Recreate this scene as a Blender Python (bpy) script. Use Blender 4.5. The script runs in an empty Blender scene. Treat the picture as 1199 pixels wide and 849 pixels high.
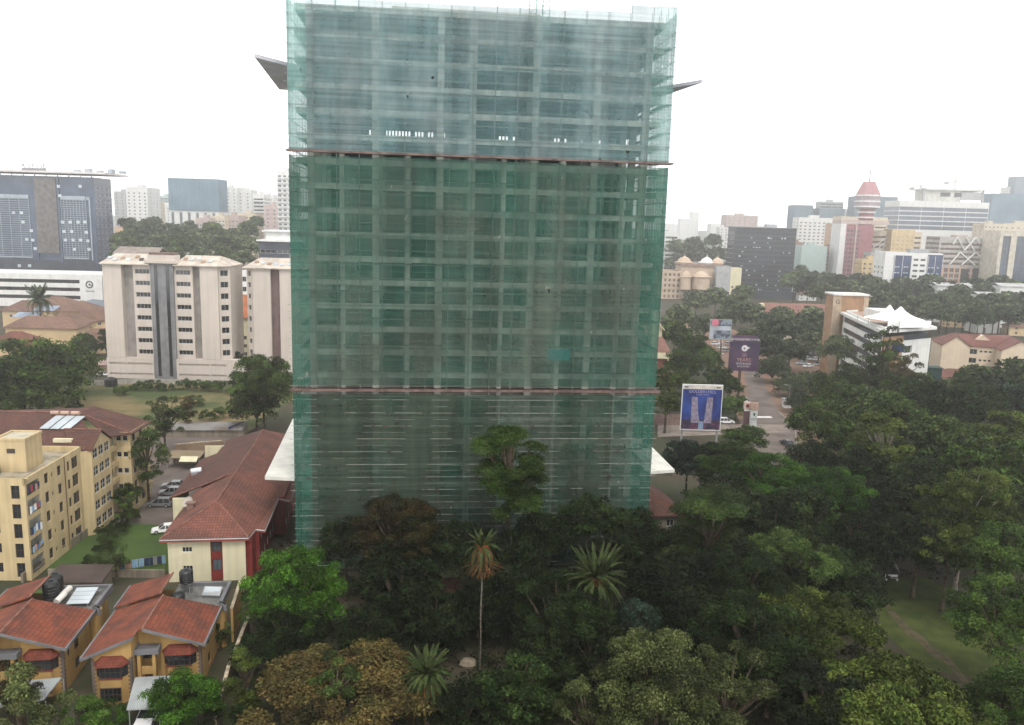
import bpy, math, random
import numpy as np
from mathutils import Vector, Matrix
random.seed(7)
sc = bpy.context.scene
C = sc.collection
R = math.radians

# ------------------------------------------------------------ camera, world, sun, exposure
F = 960.0; CAMH = 54.0; PITCH = R(9.8); ROLL = R(1.6)
_f = Vector((0, math.cos(PITCH), -math.sin(PITCH)))
_r0 = Vector((1, 0, 0)); _u0 = Vector((0, math.sin(PITCH), math.cos(PITCH)))
_r = _r0 * math.cos(ROLL) + _u0 * math.sin(ROLL)
_u = _u0 * math.cos(ROLL) - _r0 * math.sin(ROLL)
CP = Vector((0, 0, CAMH))
cam = bpy.data.cameras.new('camera')
cam.sensor_width = 36; cam.lens = 36 * F / 1199.0
cam.clip_start = 0.5; cam.clip_end = 20000
camo = bpy.data.objects.new('camera', cam); C.objects.link(camo)
m = Matrix((_r, _u, -_f)).transposed().to_4x4(); m.translation = CP
camo.matrix_world = m
sc.camera = camo

w = bpy.data.worlds.new('World'); sc.world = w; w.use_nodes = True
nt = w.node_tree; nt.nodes.clear()
out = nt.nodes.new('ShaderNodeOutputWorld'); bg = nt.nodes.new('ShaderNodeBackground')
sky = nt.nodes.new('ShaderNodeTexSky'); sky.sky_type = 'NISHITA'; sky.sun_disc = False
SUN_EL, SUN_AZ = 58, 160
sky.sun_elevation = R(SUN_EL); sky.sun_rotation = R(SUN_AZ); sky.dust_density = 6; sky.air_density = 1.2; sky.ozone_density = 1
# a closed white cloud deck over that sky: its light loses nearly all colour and evens out
hs = nt.nodes.new('ShaderNodeHueSaturation'); hs.inputs['Saturation'].default_value = 0.10
mx = nt.nodes.new('ShaderNodeMix'); mx.data_type = 'RGBA'; mx.inputs[0].default_value = 0.72
geo = nt.nodes.new('ShaderNodeTexCoord')
nz = nt.nodes.new('ShaderNodeTexNoise'); nz.inputs['Scale'].default_value = 2.2; nz.inputs['Detail'].default_value = 4
mr = nt.nodes.new('ShaderNodeMapRange'); mr.inputs[3].default_value = 11.5; mr.inputs[4].default_value = 14.5
cc = nt.nodes.new('ShaderNodeCombineColor')
nt.links.new(geo.outputs['Generated'], nz.inputs['Vector'])
nt.links.new(nz.outputs[0], mr.inputs[0])
sx = nt.nodes.new('ShaderNodeSeparateXYZ'); nt.links.new(geo.outputs['Generated'], sx.inputs[0])
hr_ = nt.nodes.new('ShaderNodeMapRange'); hr_.inputs[1].default_value = -0.02; hr_.inputs[2].default_value = 0.4; hr_.inputs[3].default_value = 2.3; hr_.inputs[4].default_value = 0.92; nt.links.new(sx.outputs[2], hr_.inputs[0])
mg = nt.nodes.new('ShaderNodeMath'); mg.operation = 'MULTIPLY'; nt.links.new(mr.outputs[0], mg.inputs[0]); nt.links.new(hr_.outputs[0], mg.inputs[1])
for i in range(3): nt.links.new(mg.outputs[0], cc.inputs[i])
nt.links.new(sky.outputs[0], hs.inputs['Color'])
nt.links.new(hs.outputs[0], mx.inputs[6]); nt.links.new(cc.outputs[0], mx.inputs[7])
nt.links.new(mx.outputs[2], bg.inputs['Color']); bg.inputs['Strength'].default_value = 0.105
nt.links.new(bg.outputs[0], out.inputs['Surface'])

sl = bpy.data.lights.new('sun', 'SUN'); sl.energy = 1.5; sl.angle = R(18); sl.color = (1, 0.96, 0.9)
so = bpy.data.objects.new('sun', sl); C.objects.link(so)
_az = R(SUN_AZ)
sdir = Vector((math.sin(_az) * math.cos(R(SUN_EL)), math.cos(_az) * math.cos(R(SUN_EL)), math.sin(R(SUN_EL))))
so.rotation_euler = (-sdir).to_track_quat('-Z', 'Y').to_euler()
so.location = (0, 0, 300)
sc.view_settings.view_transform = 'Standard'; sc.view_settings.look = 'None'
sc.view_settings.exposure = 0.30; sc.view_settings.gamma = 1.0
sc.cycles.use_denoising = True
sc.cycles.max_bounces = 5; sc.cycles.diffuse_bounces = 2; sc.cycles.glossy_bounces = 2
sc.cycles.transmission_bounces = 2; sc.cycles.volume_bounces = 1; sc.cycles.transparent_max_bounces = 14
sc.cycles.sample_clamp_indirect = 4

# ------------------------------------------------------------ helpers
def ray(x, y): return _r * ((x - 599.5) / F) - _u * ((y - 424.5) / F) + _f
def P(x, y, z=0.0):
    d = ray(x, y); return CP + d * ((z - CAMH) / d.z)
def PY(x, y, Y):
    d = ray(x, y); return CP + d * (Y / d.y)

class MB:
    def __init__(s): s.v = []; s.f = []; s.mi = []; s.cur = 0
    def poly(s, pts):
        n = len(s.v); s.v += [tuple(p) for p in pts]; s.f.append(tuple(range(n, n + len(pts)))); s.mi.append(s.cur)
    def hexa(s, b, t):                      # bottom 4 (ccw from above), top 4
        n = len(s.v); s.v += [tuple(p) for p in b] + [tuple(p) for p in t]
        for q in ((3, 2, 1, 0), (4, 5, 6, 7), (0, 1, 5, 4), (1, 2, 6, 5), (2, 3, 7, 6), (3, 0, 4, 7)):
            s.f.append(tuple(n + k for k in q)); s.mi.append(s.cur)
    def box(s, x0, x1, y0, y1, z0, z1):
        s.hexa([(x0, y0, z0), (x1, y0, z0), (x1, y1, z0), (x0, y1, z0)], [(x0, y0, z1), (x1, y0, z1), (x1, y1, z1), (x0, y1, z1)])
    def prism(s, pts, z0, z1, inset=0):
        n = len(s.v); k = len(pts)
        cx = sum(p[0] for p in pts) / k; cy = sum(p[1] for p in pts) / k
        s.v += [(p[0], p[1], z0) for p in pts] + [(cx + (p[0] - cx) * (1 - inset), cy + (p[1] - cy) * (1 - inset), z1) for p in pts]
        s.f.append(tuple(n + i for i in range(k))[::-1]); s.mi.append(s.cur)
        s.f.append(tuple(n + k + i for i in range(k))); s.mi.append(s.cur)
        for i in range(k):
            j = (i + 1) % k; s.f.append((n + i, n + j, n + k + j, n + k + i)); s.mi.append(s.cur)
    def plate(s, pts, t=0.15):              # a sloping slab, t thick, pts on its top (ccw from above)
        n = len(s.v); k = len(pts)
        s.v += [tuple(p) for p in pts] + [(p[0], p[1], p[2] - t) for p in pts]
        s.f.append(tuple(n + i for i in range(k))); s.mi.append(s.cur)
        s.f.append(tuple(n + k + i for i in range(k))[::-1]); s.mi.append(s.cur)
        for i in range(k):
            j = (i + 1) % k; s.f.append((n + i, n + k + i, n + k + j, n + j)); s.mi.append(s.cur)
    def tube(s, p, q, r, n=6, r2=None, caps=True):
        p = Vector(p); q = Vector(q); r2 = r if r2 is None else r2
        d = (q - p).normalized(); a = d.orthogonal().normalized(); b = d.cross(a)
        k = len(s.v)
        for i in range(n):
            t = 2 * math.pi * i / n; o = a * math.cos(t) + b * math.sin(t)
            s.v.append(tuple(p + o * r)); s.v.append(tuple(q + o * r2))
        for i in range(n):
            j = (i + 1) % n; s.f.append((k + 2 * i, k + 2 * j, k + 2 * j + 1, k + 2 * i + 1)); s.mi.append(s.cur)
        if caps:
            s.f.append(tuple(k + 2 * i + 1 for i in range(n))); s.mi.append(s.cur)
            s.f.append(tuple(k + 2 * i for i in range(n))[::-1]); s.mi.append(s.cur)
    def lathe(s, prof, n=16, c=(0, 0, 0)):  # prof [(r, z)...]
        k = len(s.v)
        for r, z in prof:
            for i in range(n):
                t = 2 * math.pi * i / n; s.v.append((c[0] + r * math.cos(t), c[1] + r * math.sin(t), c[2] + z))
        for a in range(len(prof) - 1):
            for i in range(n):
                j = (i + 1) % n; s.f.append((k + a * n + i, k + a * n + j, k + (a + 1) * n + j, k + (a + 1) * n + i)); s.mi.append(s.cur)
        s.f.append(tuple(k + (len(prof) - 1) * n + i for i in range(n))); s.mi.append(s.cur)
    def mesh(s, name, mats):
        me = bpy.data.meshes.new(name); me.from_pydata(s.v, [], s.f)
        if not isinstance(mats, (list, tuple)): mats = [mats]
        for q in mats: me.materials.append(q)
        if len(mats) > 1: me.polygons.foreach_set('material_index', s.mi)
        uv = me.uv_layers.new(name='metres'); dat = np.empty(len(me.loops) * 2, 'f')
        Z = Vector((0, 0, 1)); V = me.vertices
        for p in me.polygons:
            n = p.normal
            if abs(n.z) > 0.999: U = Vector((1, 0, 0)); W = Vector((0, 1, 0))
            else: U = Z.cross(n).normalized(); W = n.cross(U)
            for li in p.loop_indices:
                co = V[me.loops[li].vertex_index].co
                dat[2 * li] = co.dot(U); dat[2 * li + 1] = co.dot(W)
        uv.data.foreach_set('uv', dat)
        return me
    def build(s, name, mats, parent=None, loc=(0, 0, 0), rz=0):
        o = bpy.data.objects.new(name, s.mesh(name, mats)); C.objects.link(o)
        o.location = loc; o.rotation_euler = (0, 0, rz)
        if parent is not None: o.parent = parent
        return o

def tag(o, label=None, cat=None, group=None, kind=None):
    if label: o['label'] = label
    if cat: o['category'] = cat
    if group: o['group'] = group
    if kind: o['kind'] = kind
    return o
def root(name, label, cat, loc, rz=0, group=None):
    o = bpy.data.objects.new(name, None); C.objects.link(o); o.location = loc; o.rotation_euler = (0, 0, rz)
    o.empty_display_size = 0.5
    return tag(o, label, cat, group)
def copy_tree(o, parent=None):
    c = o.copy(); C.objects.link(c)
    if parent is not None: c.parent = parent
    for ch in list(o.children): copy_tree(ch, c)
    return c
def inst(me, name, parent, loc=(0, 0, 0), rz=0, sca=(1, 1, 1)):
    o = bpy.data.objects.new(name, me); C.objects.link(o); o.parent = parent
    o.location = loc; o.rotation_euler = (0, 0, rz); o.scale = sca
    return o

# ------------------------------------------------------------ materials
_mc = {}
def mat(name, col, rough=0.8, var=0.12, vs=0.35, streak=0.0, spec=0.3, metal=0.0, col2=None, pat=None, pscale=1.0, orand=0.0, bump=0.0, thr=(0.42, 0.62)):
    if name in _mc: return _mc[name]
    ma = bpy.data.materials.new(name); ma.use_nodes = True; t = ma.node_tree; t.nodes.clear(); L = t.links
    N = t.nodes.new
    o = N('ShaderNodeOutputMaterial'); b = N('ShaderNodeBsdfPrincipled'); L.new(b.outputs[0], o.inputs[0])
    b.inputs['Roughness'].default_value = rough; b.inputs['Metallic'].default_value = metal
    b.inputs['Specular IOR Level'].default_value = spec
    g = N('ShaderNodeNewGeometry')
    n1 = N('ShaderNodeTexNoise'); n1.inputs['Scale'].default_value = vs; n1.inputs['Detail'].default_value = 5
    L.new(g.outputs['Position'], n1.inputs['Vector'])
    c = N('ShaderNodeMix'); c.data_type = 'RGBA'
    c.inputs[6].default_value = (*col, 1)
    c2 = col2 if col2 else tuple(x * (1 - var * 2) for x in col)
    c.inputs[7].default_value = (*c2, 1)
    r = N('ShaderNodeMapRange'); r.inputs[1].default_value = thr[0]; r.inputs[2].default_value = thr[1]
    L.new(n1.outputs[0], r.inputs[0]); L.new(r.outputs[0], c.inputs[0])
    cur = c.outputs[2]
    def mul(cur, fac):
        mm = N('ShaderNodeMix'); mm.data_type = 'RGBA'; mm.blend_type = 'MULTIPLY'; mm.inputs[0].default_value = 1
        L.new(cur, mm.inputs[6]); L.new(fac, mm.inputs[7]); return mm.outputs[2]
    if streak:
        mp = N('ShaderNodeMapping'); mp.inputs['Scale'].default_value = (1.3, 1.3, 0.06)
        L.new(g.outputs['Position'], mp.inputs[0])
        n2 = N('ShaderNodeTexNoise'); n2.inputs['Scale'].default_value = 0.9; n2.inputs['Detail'].default_value = 5
        L.new(mp.outputs[0], n2.inputs['Vector'])
        r2 = N('ShaderNodeMapRange'); r2.inputs[1].default_value = .35; r2.inputs[2].default_value = .7
        r2.inputs[3].default_value = 1; r2.inputs[4].default_value = 1 - streak
        L.new(n2.outputs[0], r2.inputs[0]); cur = mul(cur, r2.outputs[0])
    if orand:
        oi = N('ShaderNodeObjectInfo'); r3 = N('ShaderNodeMapRange'); r3.inputs[3].default_value = 1 - orand; r3.inputs[4].default_value = 1 + orand
        L.new(oi.outputs['Random'], r3.inputs[0]); cur = mul(cur, r3.outputs[0])
    h = None
    if pat == 'tile' or pat == 'brick':
        uv = N('ShaderNodeUVMap'); bt = N('ShaderNodeTexBrick'); L.new(uv.outputs[0], bt.inputs['Vector'])
        bt.inputs['Scale'].default_value = 1.0; bt.inputs['Brick Width'].default_value = 0.34 * pscale if pat == 'tile' else 0.5 * pscale
        bt.inputs['Row Height'].default_value = 0.42 * pscale if pat == 'tile' else 0.2 * pscale
        bt.inputs['Mortar Size'].default_value = 0.035 * pscale; bt.inputs['Mortar Smooth'].default_value = .4
        bt.inputs['Color1'].default_value = (1, 1, 1, 1); bt.inputs['Color2'].default_value = (.72, .72, .72, 1); bt.inputs['Mortar'].default_value = (.42, .4, .4, 1)
        bt.offset = 0 if pat == 'tile' else .5
        cur = mul(cur, bt.outputs[0]); h = bt.outputs[0]
    if pat in ('ribx', 'riby'):
        uv = N('ShaderNodeUVMap'); wv = N('ShaderNodeTexWave'); wv.bands_direction = 'X' if pat == 'ribx' else 'Y'
        wv.inputs['Scale'].default_value = 0.5 / pscale; L.new(uv.outputs[0], wv.inputs['Vector'])
        r4 = N('ShaderNodeMapRange'); r4.inputs[3].default_value = .72; L.new(wv.outputs[1], r4.inputs[0])
        cur = mul(cur, r4.outputs[0]); h = wv.outputs[1]
    if h is None and bump: h = n1.outputs[0]
    if h is not None:
        bp = N('ShaderNodeBump'); bp.inputs['Strength'].default_value = bump or .5; bp.inputs['Distance'].default_value = .05
        L.new(h, bp.inputs['Height']); L.new(bp.outputs[0], b.inputs['Normal'])
    L.new(cur, b.inputs['Base Color'])
    _mc[name] = ma; return ma

def leafmat(name, a, b2, rough=.75, tr=0.25):
    ma = bpy.data.materials.new(name); ma.use_nodes = True; t = ma.node_tree; t.nodes.clear(); L = t.links; N = t.nodes.new
    o = N('ShaderNodeOutputMaterial'); bs = N('ShaderNodeBsdfPrincipled')
    bs.inputs['Roughness'].default_value = rough; bs.inputs['Specular IOR Level'].default_value = .12
    g = N('ShaderNodeNewGeometry'); n1 = N('ShaderNodeTexNoise'); n1.inputs['Scale'].default_value = .5; n1.inputs['Detail'].default_value = 3
    L.new(g.outputs['Position'], n1.inputs['Vector'])
    r = N('ShaderNodeMapRange'); r.inputs[1].default_value = .35; r.inputs[2].default_value = .68; L.new(n1.outputs[0], r.inputs[0])
    c = N('ShaderNodeMix'); c.data_type = 'RGBA'; c.inputs[6].default_value = (*a, 1); c.inputs[7].default_value = (*b2, 1); L.new(r.outputs[0], c.inputs[0])
    r2 = N('ShaderNodeMapRange'); r2.inputs[3].default_value = .4; r2.inputs[4].default_value = 1.6; L.new(g.outputs['Random Per Island'], r2.inputs[0])
    oi = N('ShaderNodeObjectInfo'); r3 = N('ShaderNodeMapRange'); r3.inputs[3].default_value = .72; r3.inputs[4].default_value = 1.28; L.new(oi.outputs['Random'], r3.inputs[0])
    mu0 = N('ShaderNodeMath'); mu0.operation = 'MULTIPLY'; L.new(r2.outputs[0], mu0.inputs[0]); L.new(r3.outputs[0], mu0.inputs[1])
    at = N('ShaderNodeAttribute'); at.attribute_name = 'clump'; mu = N('ShaderNodeMath'); mu.operation = 'MULTIPLY'; L.new(mu0.outputs[0], mu.inputs[0]); L.new(at.outputs['Fac'], mu.inputs[1])
    m2 = N('ShaderNodeMix'); m2.data_type = 'RGBA'; m2.blend_type = 'MULTIPLY'; m2.inputs[0].default_value = 1
    L.new(c.outputs[2], m2.inputs[6]); L.new(mu.outputs[0], m2.inputs[7]); L.new(m2.outputs[2], bs.inputs['Base Color'])
    L.new(bs.outputs[0], o.inputs[0]); return ma

def netmat(name, a, b2, alo, ahi, seed=0.0, dust=(.42, .6)):
    """woven scaffold net: two dye/dust tones in large soft patches, partly see-through"""
    ma = bpy.data.materials.new(name); ma.use_nodes = True; t = ma.node_tree; t.nodes.clear(); L = t.links; N = t.nodes.new
    o = N('ShaderNodeOutputMaterial'); g = N('ShaderNodeNewGeometry')
    mp = N('ShaderNodeMapping'); mp.inputs['Location'].default_value = (seed, seed * 2, 0); mp.inputs['Scale'].default_value = (1, 1, .55)
    L.new(g.outputs['Position'], mp.inputs[0])
    n1 = N('ShaderNodeTexNoise'); n1.inputs['Scale'].default_value = .11; n1.inputs['Detail'].default_value = 5; n1.inputs['Roughness'].default_value = .6
    L.new(mp.outputs[0], n1.inputs['Vector'])
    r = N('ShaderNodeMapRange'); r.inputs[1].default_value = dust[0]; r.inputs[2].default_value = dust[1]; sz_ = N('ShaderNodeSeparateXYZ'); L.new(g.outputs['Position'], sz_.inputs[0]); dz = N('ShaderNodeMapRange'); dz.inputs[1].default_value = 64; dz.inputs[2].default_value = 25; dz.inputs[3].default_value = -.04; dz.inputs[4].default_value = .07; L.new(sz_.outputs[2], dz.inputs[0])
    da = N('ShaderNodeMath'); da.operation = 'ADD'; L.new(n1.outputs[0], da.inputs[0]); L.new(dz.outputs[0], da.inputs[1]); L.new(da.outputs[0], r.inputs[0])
    c = N('ShaderNodeMix'); c.data_type = 'RGBA'; c.inputs[6].default_value = (*a, 1); c.inputs[7].default_value = (*b2, 1); L.new(r.outputs[0], c.inputs[0])
    # horizontal lap lines and folds of the cloth
    mp2 = N('ShaderNodeMapping'); mp2.inputs['Scale'].default_value = (.05, .05, 2.6); L.new(g.outputs['Position'], mp2.inputs[0])
    n2 = N('ShaderNodeTexNoise'); n2.inputs['Scale'].default_value = 1; n2.inputs['Detail'].default_value = 3; L.new(mp2.outputs[0], n2.inputs['Vector'])
    mp3 = N('ShaderNodeMapping'); mp3.inputs['Scale'].default_value = (.5, .5, .04); L.new(g.outputs['Position'], mp3.inputs[0])
    n3 = N('ShaderNodeTexNoise'); n3.inputs['Scale'].default_value = 1; n3.inputs['Detail'].default_value = 3; L.new(mp3.outputs[0], n3.inputs['Vector'])
    ad = N('ShaderNodeMath'); ad.operation = 'ADD'; L.new(n2.outputs[0], ad.inputs[0]); L.new(n3.outputs[0], ad.inputs[1])
    r2 = N('ShaderNodeMapRange'); r2.inputs[1].default_value = .78; r2.inputs[2].default_value = 1.22; r2.inputs[3].default_value = .72; r2.inputs[4].default_value = 1.28; L.new(ad.outputs[0], r2.inputs[0])
    oi = N('ShaderNodeObjectInfo'); r3 = N('ShaderNodeMapRange'); r3.inputs[3].default_value = .88; r3.inputs[4].default_value = 1.12; L.new(oi.outputs['Random'], r3.inputs[0])
    mu = N('ShaderNodeMath'); mu.operation = 'MULTIPLY'; L.new(r2.outputs[0], mu.inputs[0]); L.new(r3.outputs[0], mu.inputs[1])
    m2 = N('ShaderNodeMix'); m2.data_type = 'RGBA'; m2.blend_type = 'MULTIPLY'; m2.inputs[0].default_value = 1
    L.new(c.outputs[2], m2.inputs[6]); L.new(mu.outputs[0], m2.inputs[7])
    df = N('ShaderNodeBsdfDiffuse'); L.new(m2.outputs[2], df.inputs[0])
    tl = N('ShaderNodeBsdfTranslucent'); L.new(m2.outputs[2], tl.inputs[0])
    ms = N('ShaderNodeMixShader'); ms.inputs[0].default_value = .35; L.new(df.outputs[0], ms.inputs[1]); L.new(tl.outputs[0], ms.inputs[2])
    tp = N('ShaderNodeBsdfTransparent')
    al = N('ShaderNodeMapRange'); al.inputs[1].default_value = .36; al.inputs[2].default_value = .62; al.inputs[3].default_value = alo; al.inputs[4].default_value = ahi
    L.new(n1.outputs[0], al.inputs[0])
    # a few torn holes
    n4 = N('ShaderNodeTexNoise'); n4.inputs['Scale'].default_value = .85; n4.inputs['Detail'].default_value = 2; L.new(mp.outputs[0], n4.inputs['Vector'])
    lt = N('ShaderNodeMath'); lt.operation = 'GREATER_THAN'; lt.inputs[1].default_value = .255; L.new(n4.outputs[0], lt.inputs[0])
    am = N('ShaderNodeMath'); am.operation = 'MULTIPLY'; L.new(al.outputs[0], am.inputs[0]); L.new(lt.outputs[0], am.inputs[1])
    mo = N('ShaderNodeMixShader'); L.new(am.outputs[0], mo.inputs[0]); L.new(tp.outputs[0], mo.inputs[1]); L.new(ms.outputs[0], mo.inputs[2])
    L.new(mo.outputs[0], o.inputs[0]); return ma

G_dark = mat('glass_dark', (.025, .03, .035), rough=.12, spec=.6, var=.3, vs=.2)
G_blue = mat('glass_blue', (.04, .065, .11), rough=.1, spec=.7, var=.3, vs=.12)
G_grey = mat('glass_grey', (.10, .12, .14), rough=.18, spec=.6, var=.3, vs=.3)
WHITE = mat('white_paint', (.78, .78, .76), rough=.6, var=.05, streak=.12)
FRAME = mat('window_frame', (.55, .54, .52), rough=.5, var=.05)
FDARK = mat('dark_frame', (.06, .045, .04), rough=.5, var=.1)
CONC = mat('concrete', (.33, .32, .30), rough=.9, var=.18, streak=.25)
ROOFG = mat('grey_roof', (.28, .27, .26), rough=.9, var=.2, vs=.5)
STEEL = mat('galvanised_steel', (.4, .41, .42), rough=.5, metal=.4, var=.1)

# ------------------------------------------------------------ walls with real openings, windows
def wallf(mb, O, U, W, H, ops, t=.25):
    O = Vector(O); U = Vector(U).normalized(); Z = Vector((0, 0, 1)); I = Z.cross(U)
    ops = [o for o in ops if o[1] <= W + 1e-3 and o[3] <= H + 1e-3 and o[0] >= -1e-3]
    us = sorted(set([0, W] + [round(o[0], 4) for o in ops] + [round(o[1], 4) for o in ops]))
    vs = sorted(set([0, H] + [round(o[2], 4) for o in ops] + [round(o[3], 4) for o in ops]))
    def pt(u, v, d=0): return O + U * u + Z * v + I * d
    for j in range(len(vs) - 1):
        vm = (vs[j] + vs[j + 1]) / 2; start = None
        row = [o for o in ops if o[2] < vm < o[3]]
        for i in range(len(us) - 1):
            um = (us[i] + us[i + 1]) / 2
            hole = any(o[0] < um < o[1] for o in row)
            if not hole and start is None: start = us[i]
            if hole and start is not None:
                mb.poly([pt(start, vs[j]), pt(us[i], vs[j]), pt(us[i], vs[j + 1]), pt(start, vs[j + 1])]); start = None
        if start is not None: mb.poly([pt(start, vs[j]), pt(W, vs[j]), pt(W, vs[j + 1]), pt(start, vs[j + 1])])
    for o in ops:
        a, b, c, d = o[:4]
        mb.poly([pt(a, c), pt(b, c), pt(b, c, t), pt(a, c, t)]); mb.poly([pt(a, d, t), pt(b, d, t), pt(b, d), pt(a, d)])
        mb.poly([pt(a, c), pt(a, c, t), pt(a, d, t), pt(a, d)]); mb.poly([pt(b, c, t), pt(b, c), pt(b, d), pt(b, d, t)])

_wc = {}; _wn = {}
def win_mesh(w, h, nx, ny, glass, frame, fw, sep):
    key = (round(w, 2), round(h, 2), nx, ny, glass.name, frame.name, fw, sep)
    if key in _wc: return _wc[key]
    mb = MB(); d0, d1 = -.06, .03
    mb.box(0, w, d0, d1, 0, fw); mb.box(0, w, d0, d1, h - fw, h)
    mb.box(0, fw, d0, d1, fw, h - fw); mb.box(w - fw, w, d0, d1, fw, h - fw)
    for i in range(1, nx):
        x = w * i / nx; mb.box(x - fw * .4, x + fw * .4, d0 + .01, d1 - .002, fw, h - fw)
    for i in range(1, ny):
        z = h * i / ny; mb.box(fw, w - fw, d0 + .015, d1 - .004, z - fw * .4, z + fw * .4)
    g = None
    if sep:
        g = MB(); g.poly([(fw, 0, fw), (w - fw, 0, fw), (w - fw, 0, h - fw), (fw, 0, h - fw)]); g = g.mesh('pane', glass)
        me = mb.mesh('window', frame)
    else:
        mb.cur = 1; mb.poly([(fw, 0, fw), (w - fw, 0, fw), (w - fw, 0, h - fw), (fw, 0, h - fw)])
        me = mb.mesh('window', [frame, glass])
    _wc[key] = (me, g); return _wc[key]
def wins(rt, O, U, ops, t, glass, frame, nx=2, ny=1, fw=.08, sep=False, name='window'):
    O = Vector(O); U = Vector(U).normalized(); I = Vector((0, 0, 1)).cross(U); rz = math.atan2(U.y, U.x)
    for o in ops:
        k = _wn.get(rt.name, 0)
        if k >= 100: continue
        _wn[rt.name] = k + 1
        n_x = o[4] if len(o) > 4 else nx
        me, g = win_mesh(o[1] - o[0], o[3] - o[2], n_x, ny, glass, frame, fw, sep)
        q = inst(me, name, rt, O + U * o[0] + Vector((0, 0, o[2])) + I * (t - .03), rz)
        if sep: inst(g, 'pane', q)
def face(rt, mb, O, U, W, H, ops, t=.25, glass=G_dark, frame=FRAME, **k):
    ops = [o for o in ops if o[1] <= W + 1e-3 and o[3] <= H + 1e-3 and o[0] >= -1e-3]
    wallf(mb, O, U, W, H, ops, t); wins(rt, O, U, ops, t, glass, frame, **k)
def grid(W, z0, fh, n, nx, ww, wh, sill=.9, mx=None):
    mx = W / nx * .5 if mx is None else mx
    st = (W - 2 * mx) / max(nx - 1, 1)
    return [(mx + i * st - ww / 2, mx + i * st + ww / 2, z0 + j * fh + sill, z0 + j * fh + sill + wh) for j in range(n) for i in range(nx)]
def ribbon(W, z0, fh, n, h, sill=.9, m=.6, nseg=1, gap=.6):
    sw = (W - 2 * m - gap * (nseg - 1)) / nseg
    return [(m + i * (sw + gap), m + i * (sw + gap) + sw, z0 + j * fh + sill, z0 + j * fh + sill + h, max(2, int(sw / 2.5))) for j in range(n) for i in range(nseg)]
def body(rt, w, d, h, wm, front=(), right=(), left=(), back=(), x=0, y=0, z=0, t=.25, par=.9, roofm=None, name='wall', **k):
    mb = MB()
    face(rt, mb, (x, y, z), (1, 0, 0), w, h, front, t, **k)
    face(rt, mb, (x + w, y, z), (0, 1, 0), d, h, right, t, **k)
    face(rt, mb, (x, y + d, z), (0, -1, 0), d, h, left, t, **k)
    face(rt, mb, (x + w, y + d, z), (-1, 0, 0), w, h, back, t, **k)
    q = .25; zt = z + h; zr = zt - par
    for a, b in (((x, y), (x + w, y)), ((x + w, y), (x + w, y + d)), ((x + w, y + d), (x, y + d)), ((x, y + d), (x, y))):
        def ins(p): return (min(max(p[0], x + q), x + w - q), min(max(p[1], y + q), y + d - q))
        ia, ib = ins(a), ins(b)
        mb.poly([(*a, zt), (*b, zt), (*ib, zt), (*ia, zt)]); mb.poly([(*ib, zr), (*ib, zt), (*ia, zt), (*ia, zr)][::-1])
    mb.build(name, wm, rt)
    rb = MB(); rb.poly([(x + q, y + q, zr), (x + w - q, y + q, zr), (x + w - q, y + d - q, zr), (x + q, y + d - q, zr)]); rb.build('roof', roofm or ROOFG, rt)
def part(rt, name, m, *boxes):
    if 1 < len(boxes) <= 14:                                # pieces that do not touch are parts of their own
        e = .02
        def touch(a, b): return all(a[i] <= b[i + 1] + e and b[i] <= a[i + 1] + e for i in (0, 2, 4))
        if not any(touch(a, b) for i, a in enumerate(boxes) for b in boxes[i + 1:]):
            for b in boxes: o = part(rt, name, m, b)
            return o
    mb = MB()
    for b in boxes: mb.box(*b)
    return mb.build(name, m, rt)
def text(rt, s, m, loc, size, rx=90, rz=0, name='lettering', ext=.03, align='CENTER', sx=1.0):
    cu = bpy.data.curves.new(name, 'FONT'); cu.body = s; cu.size = size; cu.extrude = ext; cu.align_x = align; cu.materials.append(m)
    tmp = bpy.data.objects.new('tmp', cu); C.objects.link(tmp); bpy.context.view_layer.update()
    me = bpy.data.meshes.new_from_object(tmp.evaluated_get(bpy.context.evaluated_depsgraph_get())); me.name = name
    if not me.materials: me.materials.append(m)
    bpy.data.objects.remove(tmp); bpy.data.curves.remove(cu)
    o = bpy.data.objects.new(name, me); C.objects.link(o); o.parent = rt; o.location = loc; o.rotation_euler = (R(rx), 0, rz); o.scale = (sx, 1, 1)
    return o
def far(name, label, cat, xl, xr, yt, D, depth=22, yaw=0, group=None):
    """a building whose front spans photo columns xl..xr at distance D and whose top stands at row yt; returns its root, width, height"""
    a = PY(xl, yt, D); b = PY(xr, yt, D); wd = (b - a).length; h = PY((xl + xr) / 2, yt, D).z
    rt = root(name, label, cat, (a.x, a.y, 0), R(yaw), group)
    return rt, wd, h
# ============================================================ SETTING
GRD = mat('earth', (.035, .04, .02), rough=1, vs=.05, col2=(.06, .048, .032), bump=.3)
def sheet(name, pts, m, z, kind='structure'):
    mb = MB(); mb.poly([(p[0], p[1], z) for p in pts]); o = mb.build(name, m); tag(o, kind=kind); return o
sheet('ground', [(-2580, -50), (2580, -50), (2580, 3380), (-2580, 3380)], GRD, 0)
FIELD = mat('dry_field', (.19, .145, .07), rough=1, vs=.06, col2=(.055, .075, .025), bump=.4, thr=(.42, .58))
GRASS = mat('lawn_grass', (.055, .095, .022), rough=1, vs=.15, col2=(.04, .07, .018), bump=.3)
PGRASS = mat('park_grass', (.065, .080, .018), rough=1, vs=.35, col2=(.036, .052, .012), bump=.3)
ASPH = mat('asphalt', (.16, .13, .115), rough=.95, vs=.2, var=.15)
DIRT = mat('red_dirt', (.21, .125, .09), rough=1, vs=.1, col2=(.16, .11, .08), bump=.3)
PAVE = mat('pavement', (.24, .2, .17), rough=.95, vs=.4, var=.15)
sheet('field', [(-150, 192), (-66, 190), (-64, 252), (-100, 258), (-150, 256)], FIELD, .02)
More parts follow.
